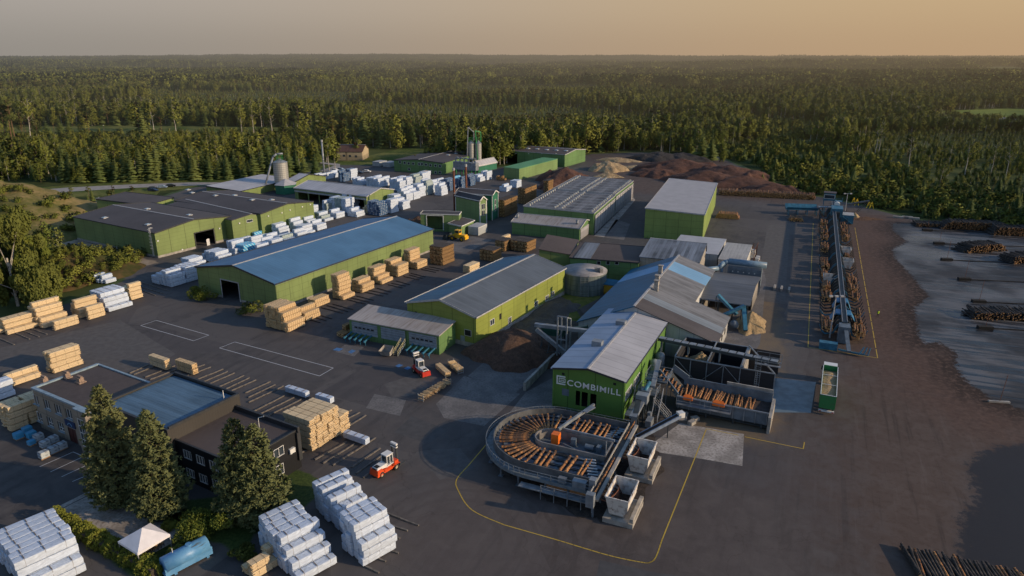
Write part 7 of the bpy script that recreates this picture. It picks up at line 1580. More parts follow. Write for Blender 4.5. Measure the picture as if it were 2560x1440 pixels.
def forklift(px, py, az, label, red):
    r = thing('forklift', label, 'forklift', P(px, py), az, 'heavy forklifts'); r.scale = (.8, .8, .84)
    mb = MB(); mb.box(-1.0, 1.0, -2.3, 2.0, .55, 1.25); mb.add([(-1.15, -3.0, .5), (1.15, -3.0, .5), (1.15, -1.6, .5), (-1.15, -1.6, .5), (-1.05, -2.85, 1.65), (1.05, -2.85, 1.65), (1.05, -1.6, 1.65), (-1.05, -1.6, 1.65)], [(0, 3, 2, 1), (4, 5, 6, 7), (0, 1, 5, 4), (1, 2, 6, 5), (2, 3, 7, 6), (3, 0, 4, 7)]); mb.box(-1.2, -1.0, -1.2, 1.1, .9, 1.2); mb.box(1.0, 1.2, -1.2, 1.1, .9, 1.2); mb.box(-1.15, 1.15, 1.3, 2.2, 1.3, 1.9); mb.build('chassis', red, r)
    mb = MB(); mb.add([(-.75, -2.7, 1.66), (.75, -2.7, 1.66), (.75, -.3, 1.3), (-.75, -.3, 1.3), (-.7, -2.6, 1.95), (.7, -2.6, 1.95), (.72, -.3, 2.1), (-.72, -.3, 2.1)], [(4, 5, 6, 7), (0, 1, 5, 4), (1, 2, 6, 5), (2, 3, 7, 6), (3, 0, 4, 7)]); h_ = mb.build('hood', M_cabw, r); mb = MB(); mb.box(-.5, .5, -2.5, -1.7, 1.97, 2.03); mb.box(-.6, .6, -2.76, -2.71, 1.5, 1.85); mb.build('grille', M_black, h_)
    mb = MB(); x, y0, y1, z0, z1 = .72, -.25, 1.25, 1.26, 3.35
    for X_ in (-x, x):
        for Y_ in (y0, y1, .5): mb.bar((X_, Y_, z0), (X_, Y_*(.95 if Y_ != .5 else 1), z1), .12)
        mb.bar((X_, y0, z1), (X_, y1, z1), .12); mb.bar((X_, y0, z0+.4), (X_, y1, z0+.4), .5, .1)
    mb.bar((-x, y0, z1), (x, y0, z1), .12); mb.bar((-x, y1, z1), (x, y1, z1), .12); mb.box(-x-.06, x+.06, y0-.1, y1+.1, z1+.06, z1+.2); mb.box(-x, x, y0, y1, z0, z0+.15)
    for k in range(4): mb.box(-.6+k*.32, -.42+k*.32, y0-.16, y0-.101, z1+.02, z1+.14)
    cb = mb.build('cab', M_cabw, r); mb = MB(); mb.box(-x+.07, x-.07, y0+.02, y0+.05, z0+.6, z1-.08); mb.box(-x+.07, x-.07, y1-.05, y1-.02, z0+.5, z1-.08); mb.box(-x+.01, -x+.03, y0+.1, y1-.1, z0+.6, z1-.08); mb.box(x-.03, x-.01, y0+.1, y1-.1, z0+.6, z1-.08); mb.build('window', M_glass, cb)
    mb = MB(); mb.box(-.3, .3, .1, .6, z0+.2, z0+.9); mb.build('seat', M_black, cb)
    mb = MB()
    for X_ in (-.62, .62): mb.bar((X_, 2.35, .4), (X_, 2.35, 4.6), .2, .3); mb.bar((X_*.7, 2.38, .5), (X_*.7, 2.38, 4.5), .12, .16)
    for z_ in (4.2, 4.62): mb.box(-.75, .75, 2.2, 2.5, z_, z_+.2)
    mb.build('mast', M_dst, r); mb = MB(); mb.box(-.78, .78, 2.12, 2.6, 4.5, 4.85); mb.box(-.78, .78, 2.12, 2.6, 4.0, 4.22); mb.build('mast_head', M_cabw, r)
    mb = MB(); mb.box(-1.2, 1.2, 2.55, 2.7, .4, 1.3); mb.build('carriage', M_dst, r)
    for X_ in (-.7, .7): mb = MB(); mb.box(X_-.1, X_+.1, 2.7, 4.2, .28, .38); mb.build('fork', M_dst, r)
    for s_ in (-1, 1): wheel(r, s_*1.12, 1.6, .62, .55, s_); wheel(r, s_*.98, -1.9, .58, .42, s_)
    mb = MB()
    for s_ in (-1, 1): mb.box(s_*1.1-.35, s_*1.1+.35, .85, 2.35, 1.27, 1.36)
    mb.build('mudguard', red, r); mb = MB(); mb.tube((.5, -.5, 2.0), (.5, -.5, 3.0), .06); mb.build('exhaust', M_dst, r)
forklift(1053, 935, 325, 'red forklift with white cab facing away, parked in shadow beside the timber trolleys', M_red); forklift(965, 1178, 38, 'orange-red forklift with white cab standing in the sun near the white bundles', M_org)
r = thing('wheel_loader', 'yellow wheel loader with large dark bucket beside the white container', 'wheel loader', P(1143, 600), 297)
M_yl = simple('loader_yellow', (.75, .42, .02), .4, .1)
mb = MB(); mb.box(-1.0, 1.0, -3.6, -.5, .9, 2.2); mb.box(-1.1, 1.1, -3.9, -3.3, .7, 1.7); mb.box(-.6, .6, -.5, 1.4, .9, 1.7); mb.build('body', M_yl, r); mb = MB(); mb.box(-.85, .85, -1.3, .4, 2.2, 2.6); mb.box(-.95, .95, -1.4, .5, 3.5, 3.65)
for x in (-.8, .8):
    for y in (-1.2, .3): mb.bar((x, y, 2.6), (x, y, 3.5), .1)
cb = mb.build('cab', M_yl, r); mb = MB(); mb.box(-.76, .76, -1.15, .25, 2.6, 3.49); mb.build('window', M_glass, cb)
for s_ in (-1, 1): wheel(r, s_*1.25, -2.6, .85, .65, s_, M_yl); wheel(r, s_*1.25, 1.2, .85, .65, s_, M_yl)
mb = MB()
for s_ in (-.5, .5): mb.bar((s_, .6, 2.0), (s_, 3.2, 1.1), .22, .35)
mb.build('lift_arm', M_yl, r); mb = MB(); mb.add([(-1.9, 3.2, .2), (1.9, 3.2, .2), (1.9, 3.2, 1.9), (-1.9, 3.2, 1.9), (-1.9, 4.9, .2), (1.9, 4.9, .2), (1.9, 4.2, 2.0), (-1.9, 4.2, 2.0)], [(0, 1, 2, 3), (0, 4, 5, 1), (0, 3, 7, 4), (1, 5, 6, 2)]); mb.build('bucket', M_dst, r)
# chip truck
a, b = P(2065, 1034), P(2060, 925); r = thing('chip_truck', 'green tipping trailer truck loaded with wood chips, seen from behind', 'truck', P(2064, 1036), 25); M_tg = MT('trailer_green'); q1 = M_tg.noise(1.2, 5); M_tg.col(M_tg.mix(M_tg.ramp(q1, .5, .8), (.035, .21, .07), (.07, .12, .06))).rough(.4); M_tg = M_tg.mat
W, L, z0, z1 = 1.27, 13.2, 1.1, 3.7
mb = MB(); mb.box(-W, -W+.08, 0, L, z0, z1); mb.box(W-.08, W, 0, L, z0, z1); mb.box(-W+.08, W-.08, 0, .08, z0, z1); mb.box(-W+.08, W-.08, L-.08, L, z0, z1+.2); mb.box(-W+.08, W-.08, .08, L-.08, z0, z0+.1)
for k in range(5): x = -W+.1+k*(2*W-.2)/4; mb.box(x-.04, x+.04, -.06, -.003, z0, z1)
for k in range(14): y = .4+k*.95; mb.box(-W-.05, -W-.003, y, y+.1, z0, z1-.1); mb.box(W+.003, W+.05, y, y+.1, z0, z1-.1)
mb.build('trailer_body', M_tg, r); mb = MB()
for x in (-W, W): mb.bar((x, -.05, z1+.05), (x, L, z1+.05), .12)
mb.bar((-W, -.05, z1+.05), (W, -.05, z1+.05), .1); mb.bar((-W, 4.6, z1+.03), (W, 4.6, z1+.03), .08); mb.bar((-W, 8.9, z1+.03), (W, 8.9, z1+.03), .08); mb.build('top_rail', M_white, r)
mb = MB(); vs = []; n = 16
for i in range(n+1):
    for j in range(7): y = .2+(L-.4)*i/n; x = (-W+.1)+(2*W-.2)*j/6; vs.append((x, y, 3.3+.5*math.exp(-((y-9.6)/1.6)**2)*(1-abs(x)/1.6)+.35*math.exp(-((y-4.5)/2.5)**2)*(1-abs(x)/1.7)-.5*math.exp(-((y-12.6)/1)**2)))
mb.add(vs, [(i*7+j, (i+1)*7+j, (i+1)*7+j+1, i*7+j+1) for i in range(n) for j in range(6)]); mb.build('chip_load', M_chip, r, True)
mb = MB(); mb.box(-W, W, -.15, .3, .5, .75); mb.build('rear_bumper', M_white, r); mb = MB(); mb.box(-W+.1, -W+.4, -.2, -.151, .55, .7); mb.box(W-.4, W-.1, -.2, -.151, .55, .7); mb.build('tail_light', M_red, r); mb = MB(); mb.box(-.5, .5, .2, L, .8, 1.09); mb.build('frame', M_dst, r)
for y in (1.4, 2.7, 4.0, 13.0): 
    for s_ in (-1, 1): wheel(r, s_*1.02, y, .5, .36, s_, M_steel)
mb = MB(); mb.box(-1.2, 1.2, L+.7, L+2.8, .9, 3.4); mb.build('cab', M_cabw, r)
for s_ in (-1, 1): wheel(r, s_*1.02, L+1.9, .5, .36, s_, M_steel)
mb = MB(); mb.box(-1.55, -1.3, L+1.9, L+2.1, 2, 2.8); mb.box(1.3, 1.55, L+1.9, L+2.1, 2, 2.8); mb.build('mirror', M_black, r)
def car(px, py, az, body, label):
    r = thing('parked_car', label, 'car', P(px, py), az, None); mb = MB()
    prof = [(-2.2, .35), (2.2, .35), (2.25, .75), (1.2, .95), (.6, 1.42), (-1.3, 1.45), (-2.1, .95), (-2.25, .8)]; n = len(prof)
    vs = [(-.88*(.86 if z > 1.2 else 1), y, z) for y, z in prof]+[(.88*(.86 if z > 1.2 else 1), y, z) for y, z in prof]; mb.add(vs, [tuple(range(n)), tuple(range(2*n-1, n-1, -1))]+[(i, n+i, n+(i+1) % n, (i+1) % n) for i in range(n)]); mb.build('body', body, r)
    mb = MB(); mb.add([(-.86, 1.05, 1.0), (.86, 1.05, 1.0), (.76, .63, 1.36), (-.76, .63, 1.36)], [(0, 1, 2, 3)]); mb.box(-.9, -.86, -1.5, .8, 1.0, 1.3); mb.box(.86, .9, -1.5, .8, 1.0, 1.3); mb.build('window', M_glass, r)
    for x in (-.8, .8):
        for y in (-1.35, 1.35): wheel(r, x, y, .32, .22, 1 if x > 0 else -1, M_steel)
M_cb = simple('black_car', (.012, .013, .016), .3); M_cs = simple('silver_blue_car', (.25, .32, .4), .3); M_cd = simple('dark_blue_car', (.02, .035, .07), .3)
for a in ((382, 474, 70, M_cb, 'black pickup-like car beyond the dark-roofed halls, leftmost'), (384, 478, 100, M_cd, 'dark blue car parked in front of the leftmost black one'), (406, 470, 80, M_cs, 'silver-blue car in the middle of the group by the pond'), (427, 467, 75, M_cb, 'black car, rightmost of the group by the pond'), (838, 428, 110, M_white, 'white estate car on the far car park, left of a silver one'), (853, 426, 110, M_cs, 'silver car on the far car park'), (886, 435, 95, M_cb, 'first black car on the far car park'), (898, 434, 95, M_cd, 'dark blue car beside the first black car on the far car park'), (917, 431, 100, M_white, 'white car nearest the far office hall'), (784, 437, 60, M_cb, 'black car half hidden behind the pale workshop roof')): car(*a)
# ------------------------------------------------------------------ worker
def skin_person(px, py, az):
    r = thing('person', 'person in a yellow high-visibility vest and dark trousers walking on the open yard', 'person', P(px, py), az)
    pts = [(0, 0, .92), (0, 0, 1.18), (0, .01, 1.40), (0, .01, 1.50), (-.19, 0, 1.42), (.19, 0, 1.42), (-.24, -.06, 1.15), (.24, .06, 1.15), (-.25, .05, .92), (.25, .2, .95), (-.1, 0, .88), (.1, 0, .88), (-.11, .14, .5), (.11, -.02, .48), (-.11, .2, .08), (.11, -.26, .1), (-.11, .32, .05), (.11, -.14, .04)]
    ed = [(0, 1), (1, 2), (2, 3), (2, 4), (2, 5), (4, 6), (5, 7), (6, 8), (7, 9), (0, 10), (0, 11), (10, 12), (11, 13), (12, 14), (13, 15), (14, 16), (15, 17)]; rd = [.15, .14, .13, .06, .075, .075, .05, .05, .038, .038, .1, .1, .07, .07, .05, .05, .045, .045]
    me = bpy.data.meshes.new('body'); me.from_pydata(pts, ed, []); o = bpy.data.objects.new('body', me); C.objects.link(o); o.parent = r; sk = o.modifiers.new('s', 'SKIN'); 
    for i, v in enumerate(me.skin_vertices[0].data): v.radius = (rd[i], rd[i]*.8)
    me.skin_vertices[0].data[0].use_root = True; su = o.modifiers.new('u', 'SUBSURF'); su.levels = su.render_levels = 1; me.materials.append(simple('dark_work_trousers', (.015, .018, .03), .9))
    mb = MB(); mb.lathe((0, 0, 0), [(.19, .88), (.2, 1.0), (.19, 1.2), (.21, 1.38), (.14, 1.47)], 12); mb.build('vest', simple('hi_vis_yellow', (.62, .85, .03), .6, .08), r, True)
    mb = MB(); mb.lathe((0, .02, 1.5), [(.01, 0), (.07, .03), (.09, .12), (.085, .2), (.01, .27)], 12); mb.add([(-.015, .1, 1.6), (.015, .1, 1.6), (0, .135, 1.6), (0, .1, 1.66)], [(0, 1, 2), (0, 2, 3), (1, 3, 2)]); mb.build('head', simple('skin', (.45, .27, .19), .6), r, True)
    mb = MB(); mb.lathe((0, .01, 1.62), [(.1, 0), (.095, .09), (.01, .16)], 12); mb.build('hair', M_bark, r, True)
skin_person(2194, 792, 200)
# ------------------------------------------------------------------ lumber: wrapped bundles, bare packs, skids
def wrapmat(name, c, band=None, speck=None):
    m = MT(name); wr = m.noise(1, 6, m.vec(2.2, .7, 2.2), .7, 1.2); fi = m.noise(6, 4, None, .6, 1.5); oi = m.n.new('ShaderNodeObjectInfo'); o = m.xyz()
    k = m.mix(m.ramp(wr, .35, .65), c3(c, .80), c3(c, 1.12)); k = m.mix(m.M('MULTIPLY', oi.outputs['Random'], .3), k, c3(c, .72))
    if speck:   # rows of small print on the wrap
        s_ = m.M('MULTIPLY', m.M('LESS_THAN', m.M('FRACT', m.M('MULTIPLY', o[1], 1.1)), .42), m.M('LESS_THAN', m.M('FRACT', m.M('MULTIPLY_ADD', o[2], 1.75, .3)), .35)); k = m.mix(s_, k, speck)
    if band:
        s_ = m.M('GREATER_THAN', m.M('FRACT', m.M('ADD', m.M('MULTIPLY', o[1], .9), m.M('MULTIPLY', o[2], .9))), .62); k = m.mix(s_, k, band)
    m.col(k).rough(.42).spec(.35).bump(m.M('ADD', wr, m.M('MULTIPLY', fi, .35)), .7, .07); return m.mat
M_wrap = wrapmat('white_wrap', (.58, .66, .78)); M_wnav = wrapmat('navy_wrap', (.03, .085, .19), speck=(.5, .55, .6)); M_wblu = wrapmat('bright_blue_wrap', (.05, .36, .64), band=(.35, .58, .72)); M_wgry = wrapmat('grey_green_wrap', (.40, .47, .46), speck=(.12, .2, .22))
def boardmat(name, a, b, gap=(.05, .03, .015), bz=.052, sticker=None):
    m = MT(name); o = m.xyz(); nn = m.xyz(m.tc.outputs['Normal']); oi = m.n.new('ShaderNodeObjectInfo')
    isy = m.M('GREATER_THAN', m.M('ABSOLUTE', nn[1]), .5); istop = m.M('GREATER_THAN', m.M('ABSOLUTE', nn[2]), .5)
    r_ = m.M('MULTIPLY', m.M('ADD', o[2], 50.), 1/bz/1.6); c_ = m.M('MULTIPLY', m.M('ADD', o[0], 50.), 1/.15)
    wn = m.n.new('ShaderNodeTexWhiteNoise'); wn.noise_dimensions = '3D'; cv = m.n.new('ShaderNodeCombineXYZ'); m.set(cv, 0, m.M('MULTIPLY', m.M('FLOOR', c_), m.M('ADD', isy, istop))); m.set(cv, 2, m.M('MULTIPLY', m.M('FLOOR', r_), m.M('SUBTRACT', 1, istop))); m.l.new(cv.outputs[0], wn.inputs[0])
    k = m.mix(wn.outputs[0], a, b); k = m.mix(m.M('MULTIPLY', m.noise(1, 4, m.vec(1, .4, 1)), .35), k, c3(b, 1.15)); k = m.mix(m.M('MULTIPLY', oi.outputs['Random'], .35), k, c3(a, .85))
    gz = m.M('MULTIPLY', m.M('LESS_THAN', m.M('FRACT', r_), .16), m.M('SUBTRACT', 1, istop)); gx = m.M('MULTIPLY', m.M('LESS_THAN', m.M('FRACT', c_), .12), m.M('ADD', isy, istop, clamp=True))
    k = m.mix(m.M('MULTIPLY', m.M('MAXIMUM', gz, gx), .75), k, gap)
    if sticker:
        s_ = m.M('MULTIPLY', m.M('LESS_THAN', m.M('FRACT', m.M('MULTIPLY', m.M('ADD', o[1], 50.), 1/.62)), .2), m.M('SUBTRACT', 1, isy)); k = m.mix(m.M('MULTIPLY', s_, .75), k, sticker)
    m.col(k).rough(.8).spec(.2); return m.mat
M_brd = boardmat('planed_boards', (.62, .46, .27), (.82, .65, .41)); M_brs = boardmat('stickered_boards', (.58, .41, .22), (.78, .58, .34), sticker=(.26, .14, .06)); M_bra = boardmat('aged_boards', (.20, .12, .055), (.36, .22, .10), sticker=(.08, .045, .02)); M_end = simple('board_ends', (.66, .45, .22), .85, .3, 6)
M_cov = MT('dark_cover_boards'); q1 = M_cov.noise(1, 4, M_cov.vec(.3, 3, 1)); M_cov.col(M_cov.mix(M_cov.ramp(q1, .35, .65), (.035, .028, .024), (.11, .09, .075))).rough(.8); M_cov = M_cov.mat
rb = random.Random(21)
BM = {}
def bundle_mesh(kind, L):
    key = (kind, round(L, 1)); 
    if key in BM: return rb.choice(BM[key])
    out = []
    for v in range(3 if kind != 'far' else 1):
        W, H = 1.14, 1.02; mb = MB(); rs = random.Random(v*7+int(L*10))
        if kind in ('white', 'navy', 'blue', 'grey'):
            ny, nx, nz = 12, 4, 4
            def pt(x, y, z):   # soft wrapped box, gathered at the ends
                ex = 1-max(0, (abs(y-L/2)-(L/2-.12))/.12)**2*.09; sg_ = rs.uniform(-.01, .01)
                rx = math.copysign(min(abs(x), W/2)*ex, x); rz = .05+(z*ex if z < H*.9 else z-(1-ex)*.25); c = .018 if abs(abs(x)-W/2) < .01 and (z > H-.01 or z < .01) else 0
                return (rx-math.copysign(c, x)+sg_, y+rs.uniform(-.015, .015), rz-(c if z > H/2 else -c)+rs.uniform(-.006, .006))
            per = [(-W/2+W*i/nx, 0) for i in range(nx)]+[(W/2, H*i/nz) for i in range(nz)]+[(W/2-W*i/nx, H) for i in range(nx)]+[(-W/2, H-H*i/nz) for i in range(nz)]
            n = len(per); vs = [pt(x, L*j/ny, z) for j in range(ny+1) for x, z in per]
            fs = [(j*n+i, j*n+(i+1) % n, (j+1)*n+(i+1) % n, (j+1)*n+i) for j in range(ny) for i in range(n)]
            vs += [(0, -.02+rs.uniform(-.04, .02), H*.45), (0, L+.02, H*.45)]; q = len(vs); fs += [((i+1) % n, i, q-2) for i in range(n)]+[(ny*n+i, ny*n+(i+1) % n, q-1) for i in range(n)]
            mb.add(vs, fs); mat = {'white': [M_wrap], 'navy': [M_wnav], 'blue': [M_wblu], 'grey': [M_wgry]}[kind]
        else:
            mt_ = {'board': M_brd, 'sticker': M_brs, 'aged': M_bra}[kind]
            nl = 6
            for k in range(nl):
                z0 = .06+k*(H-.06)/nl; z1 = z0+(H-.06)/nl-.012; a, b = rs.uniform(-.02, .02), rs.uniform(-.02, .02); e0, e1 = rs.uniform(-.12, .06), rs.uniform(-.1, .12)
                if kind == 'board': e0 -= abs(rs.gauss(0, .12))
                mb.box(-W/2+a, W/2+b, e0, L+e1, z0, z1)
            mb.mat(1)
            for k in range(16):
                x = rs.uniform(-W/2+.02, W/2-.18); z = .07+rs.random()*(H-.15); e = rs.uniform(.02, .16); mb.box(x, x+.14, -.12-e, .0, z, z+.045); mb.box(x, x+.14, L, L+.1+e, z, z+.045)
            mb.mat(0); mat = [mt_, M_end]
        o = mb.build(kind+'_bundle', mat, None, False); out.append(o.data); bpy.data.objects.remove(o)
    BM[key] = out; return rb.choice(out)
ST = {}
def strap_mesh(L, kind):
    key = (round(L, 1), kind)
    if key not in ST:
        out = []; k = 3 if L > 4 else 2
        for i in range(k):
            y = L*(i+.5)/k; mb = MB()
            if kind == 'w': mb.box(-.5, .5, y-.045, y+.045, 1.115, 1.15); mb.box(.56, .572, y-.015, y+.015, .06, 1.1); mb.box(-.572, -.56, y-.015, y+.015, .06, 1.1)
            else: mb.box(-.575, .575, y-.02, y+.02, 1.062, 1.07); mb.box(.575, .583, y-.02, y+.02, .05, 1.07); mb.box(-.583, -.575, y-.02, y+.02, .05, 1.07)
            o = mb.build('strap', M_strap); out.append(o.data); bpy.data.objects.remove(o)
        ST[key] = out
    return ST[key]
M_strap = simple('batten_and_strap', (.17, .13, .10), .8, .2)
NAMEK = {'white': ('wrapped_bundle', 'white wrapped bundle'), 'navy': ('wrapped_bundle', 'navy printed bundle'), 'blue': ('wrapped_bundle', 'bright blue bundle'), 'grey': ('wrapped_bundle', 'grey-green bundle'), 'board': ('lumber_pack', 'pale lumber pack'), 'sticker': ('lumber_pack', 'golden lumber pack'), 'aged': ('lumber_pack', 'brown lumber pack')}
ordn = ['first', 'second', 'third', 'fourth', 'fifth', 'sixth', 'seventh', 'eighth', 'ninth', 'tenth', 'eleventh', 'twelfth']
NB = {'wrapped_bundle': 0, 'lumber_pack': 0}
def stack_(px, py, az, rows, kind, where, L=5.0, dx=-1, straps=False, far=False, gap=.06, kinds=None, world=None, ragged=.2, lift=.0, cover=False, H=1.1):
    """rows[j][i]: layers of column i of row j; (px,py) the foot of the corner nearest the camera"""
    base = Vector(world) if world is not None else P(px, py); u = U(az); v = U(az+90)
    if far: base = base-u*L
    W = 1.22
    for j, cols in enumerate(rows):
        for i, n_ in enumerate(cols):
            top = n_
            for k in range(n_):
                kd = kinds(j, i, k) if kinds else kind; nm, lb = NAMEK[kd]
                o = bpy.data.objects.new(nm, bundle_mesh(kd, L)); C.objects.link(o); NB[nm] += 1
                c = base+v*(dx*(i+.5)*(W+gap*.5))+u*(j*(L+.45)+rb.uniform(-ragged, ragged)); o.location = (c.x+rb.uniform(-.02, .02), c.y, lift+.12+k*H); o.rotation_euler.z = -R(az+rb.uniform(-.7, .7))
                lv = 'top' if k == n_-1 else 'bottom' if k == 0 else ordn[k]+' layer'
                lb2 = f'{lb} {where}, {ordn[min(i, 11)]} column, '+(['front row, ', 'back row, ', 'last row, '][j] if len(rows) > 1 else '')+lv
                if len(lb2.split()) > 16: print('LONG', lb2)
                tag(o, lb2, 'lumber bundle' if nm == 'wrapped_bundle' else 'lumber pack', 'wrapped bundles '+where if nm == 'wrapped_bundle' else 'lumber packs '+where)
                if straps and (k == n_-1 or i == 0 or straps == 2):
                    for d in strap_mesh(L, 'w' if nm == 'wrapped_bundle' else 'b'): s_ = bpy.data.objects.new('strap', d); C.objects.link(s_); s_.parent = o
                if kd != 'white' and nm != 'wrapped_bundle' and k < n_-1: pass
            if cover:
                mb = MB(); z = .12+n_*H+.05
                for q in range(7): y = L*q/7; mb.slab([(-.62, y+.04, z+.04+.03*(q % 2)), (.62, y+.04, z+.1+.03*(q % 2)), (.62, y+L/7-.02, z+.1), (-.62, y+L/7-.02, z+.04)], .03)
                oc = mb.build('cover_boards', M_cov, None); c = base+v*(dx*(i+.5)*(W+gap*.5))+u*(j*(L+.45)); oc.location = (c.x, c.y, 0); oc.rotation_euler.z = -R(az); tag(oc, f'dark boards {where}, {ordn[min(i, 11)]} column'+([', front row', ', back row', ', last row'][j] if len(rows) > 1 else ''), 'cover')
# foreground white stacks
AW = 46
stack_(910, 1420, AW, [[3, 5, 5, 5]], 'white', 'in the printed-side stack at bottom centre', 4.9, straps=2)
stack_(862, 1340, AW, [[2, 3, 4, 3, 4]], 'white', 'in the stepped stack beside the lawn', 4.6, straps=True)
stack_(905, 1262, AW, [[2, 3, 4]], 'white', 'at the forklift end of the stepped stack', 5.2, straps=True, far=True)
stack_(842, 1412, AW, [[1, 2, 3, 4, 4, 4, 4, 4]], 'white', 'in the big stack left of the printed one', 5.2, straps=True, far=True)
stack_(219, 1428, 41, [[2, 4, 4, 4, 4, 4, 4, 4]], 'white', 'in the tall stack at bottom left corner', 6.4, straps=True, far=True)
stack_(640, 1450, 40, [[2, 1], [1, 2]], 'board', 'beside the white stack at bottom edge', 2.2, straps=True)
# middle-left stacks
stack_(429, 720, 30, [[3, 4, 4, 3, 3, 2, 2], [4, 4, 4, 4, 3, 3, 2]], 'white', 'in the stack before the dark-roofed hall', 4.6, straps=True)
stack_(483, 678, 30, [[2, 3, 3, 3]], 'white', 'in the stack touching the planing hall corner', 4.6); stack_(548, 660, 30, [[2, 3, 3, 3, 3, 2]], 'white', 'in the stack near the olive hall doorway', 4.8); stack_(500, 700, 30, [[2, 2]], 'white', 'in the low stack beside the blue roof edge', 4.6)
stack_(273, 782, 32, [[1, 3, 4, 4, 4, 4]], 'white', 'in the left stack beside the overgrown bank', 6.0, straps=True)
stack_(262, 712, 30, [[1, 2, 1, 2, 1]], 'white', 'in the untidy heap below the bank', 3.0, ragged=.6)
stack_(330, 752, 32, [[4, 3, 3]], 'board', 'behind the left white stack', 3.0); 
stack_(25, 838, 32, [[1, 3, 3]], 'board', 'leftmost beside the overgrown bank', 7.0, straps=True); stack_(114, 822, 32, [[1, 2, 4, 5, 4]], 'board', 'in the tallest timber stack beside the bank', 5.6, straps=True); stack_(143, 827, 32, [[2]], 'board', 'alone before the tallest timber stack', 5.0, straps=True)
stack_(225, 801, 32, [[3]], 'board', 'in the short stack by the tallest stack', 3.6, straps=True); stack_(204, 797, 32, [[2, 4, 3]], 'board', 'between the tallest timber stack and the white stack', 5.0); stack_(-30, 845, 32, [[1, 1]], 'board', 'cut by the left edge of the picture', 4.0)
stack_(136, 936, 33, [[4, 4]], 'board', 'behind the old office roof', 5.4, straps=2); stack_(30, 969, 33, [[1, 2]], 'board', 'in the low pair left of the office roof', 5.4, straps=2)
stack_(-22, 1010, 33, [[3, 3]], 'white', 'cut by the left edge behind the office', 4.0)
stack_(34, 1080, 32, [[4, 4, 4], [4, 4, 4]], 'board', 'in the block by the office end', 2.6, straps=True)
stack_(216, 662, 20, [[1, 2], [2, 1]], 'aged', 'on the sandy track beside the bank', 1.6)
# packs on the skids behind the office
stack_(414, 929, -60, [[2]], 'board', 'left of the two behind the office', 5.0, dx=1, straps=2, lift=.2); stack_(483, 941, -60, [[2]], 'sticker', 'right of the two behind the office', 5.0, dx=1, straps=2, lift=.2)
stack_(764, 1000, -60, [[1]], 'white', 'longer of the two lying on skids', 5.2, dx=1, straps=2, lift=.2); stack_(826, 1015, -60, [[1]], 'white', 'shorter of the two lying on skids', 3.6, dx=1, straps=2, lift=.2); stack_(911, 1118, -60, [[1]], 'white', 'on skids nearest the orange-red forklift', 4.8, dx=1, straps=2, lift=.2)
stack_(779, 1133, -60, [[5, 5, 5, 5, 5, 3, 3]], 'board', 'in the big block behind the black wing', 5.6, dx=1, straps=True, lift=.2)
# stacks along the blue-roofed warehouse
stack_(723, 832, 30, [[2, 4, 5, 5, 5, 5]], 'sticker', 'in the big block at the warehouse corner', 5.0); stack_(765, 806, 30, [[2, 3]], 'sticker', 'just beyond the big corner block', 4.6); stack_(791, 771, 30, [[2, 2]], 'sticker', 'in the low pair along the warehouse wall', 4.8)
stack_(859, 752, 30, [[1, 6, 6]], 'sticker', 'in the tall narrow stack along the warehouse wall', 4.4); stack_(908, 733, 30, [[2, 3, 3]], 'sticker', 'third group along the warehouse wall', 4.6); stack_(955, 713, 30, [[1, 2, 4, 4]], 'sticker', 'fourth group along the warehouse wall', 4.8); stack_(997, 693, 30, [[3, 3, 4, 4]], 'sticker', 'fifth group along the warehouse wall', 4.8); stack_(1044, 675, 30, [[2, 2, 5, 5]], 'sticker', 'sixth group along the warehouse wall', 4.8)
stack_(1108, 665, 30, [[5, 5, 5, 5]], 'aged', 'in the dark-topped block beyond the warehouse wall', 6.0, cover=True); stack_(1176, 684, 30, [[2, 2]], 'board', 'half hidden behind the saw hall roof', 5.0)
stack_(1234, 655, 30, [[3, 3, 3, 3]], 'aged', 'under dark covers behind the saw hall, nearest', 5.0, cover=True); stack_(1262, 630, 30, [[3, 3, 3]], 'aged', 'under dark covers behind the saw hall, middle', 5.0, cover=True); stack_(1318, 632, 30, [[3, 3, 3, 3, 3]], 'aged', 'under dark covers beside the kiln plant room', 6.0, cover=True); stack_(1262, 607, 30, [[2]], 'board', 'alone at the corner of the kiln plant room', 4.0)
stack_(1262, 544, 26, [[6, 6, 6], [6, 6, 6]], 'aged', 'in the boiler house block', 5.5, cover=True); stack_(1314, 511, 26, [[6, 6, 6], [6, 6, 6]], 'aged', 'in the block left of the kilns', 5.5, cover=True); stack_(1371, 483, 26, [[5, 5]], 'aged', 'in the farthest covered block left of the kilns', 5.5, cover=True)
stack_(1262, 452, 26, [[1, 2, 1, 2]], 'aged', 'on pallets before the pale green far hall', 2.0); stack_(862, 847, 30, [[1, 1], [1, 2]], 'aged', 'left of the low loading annex', 1.7)
print('bundles', NB)
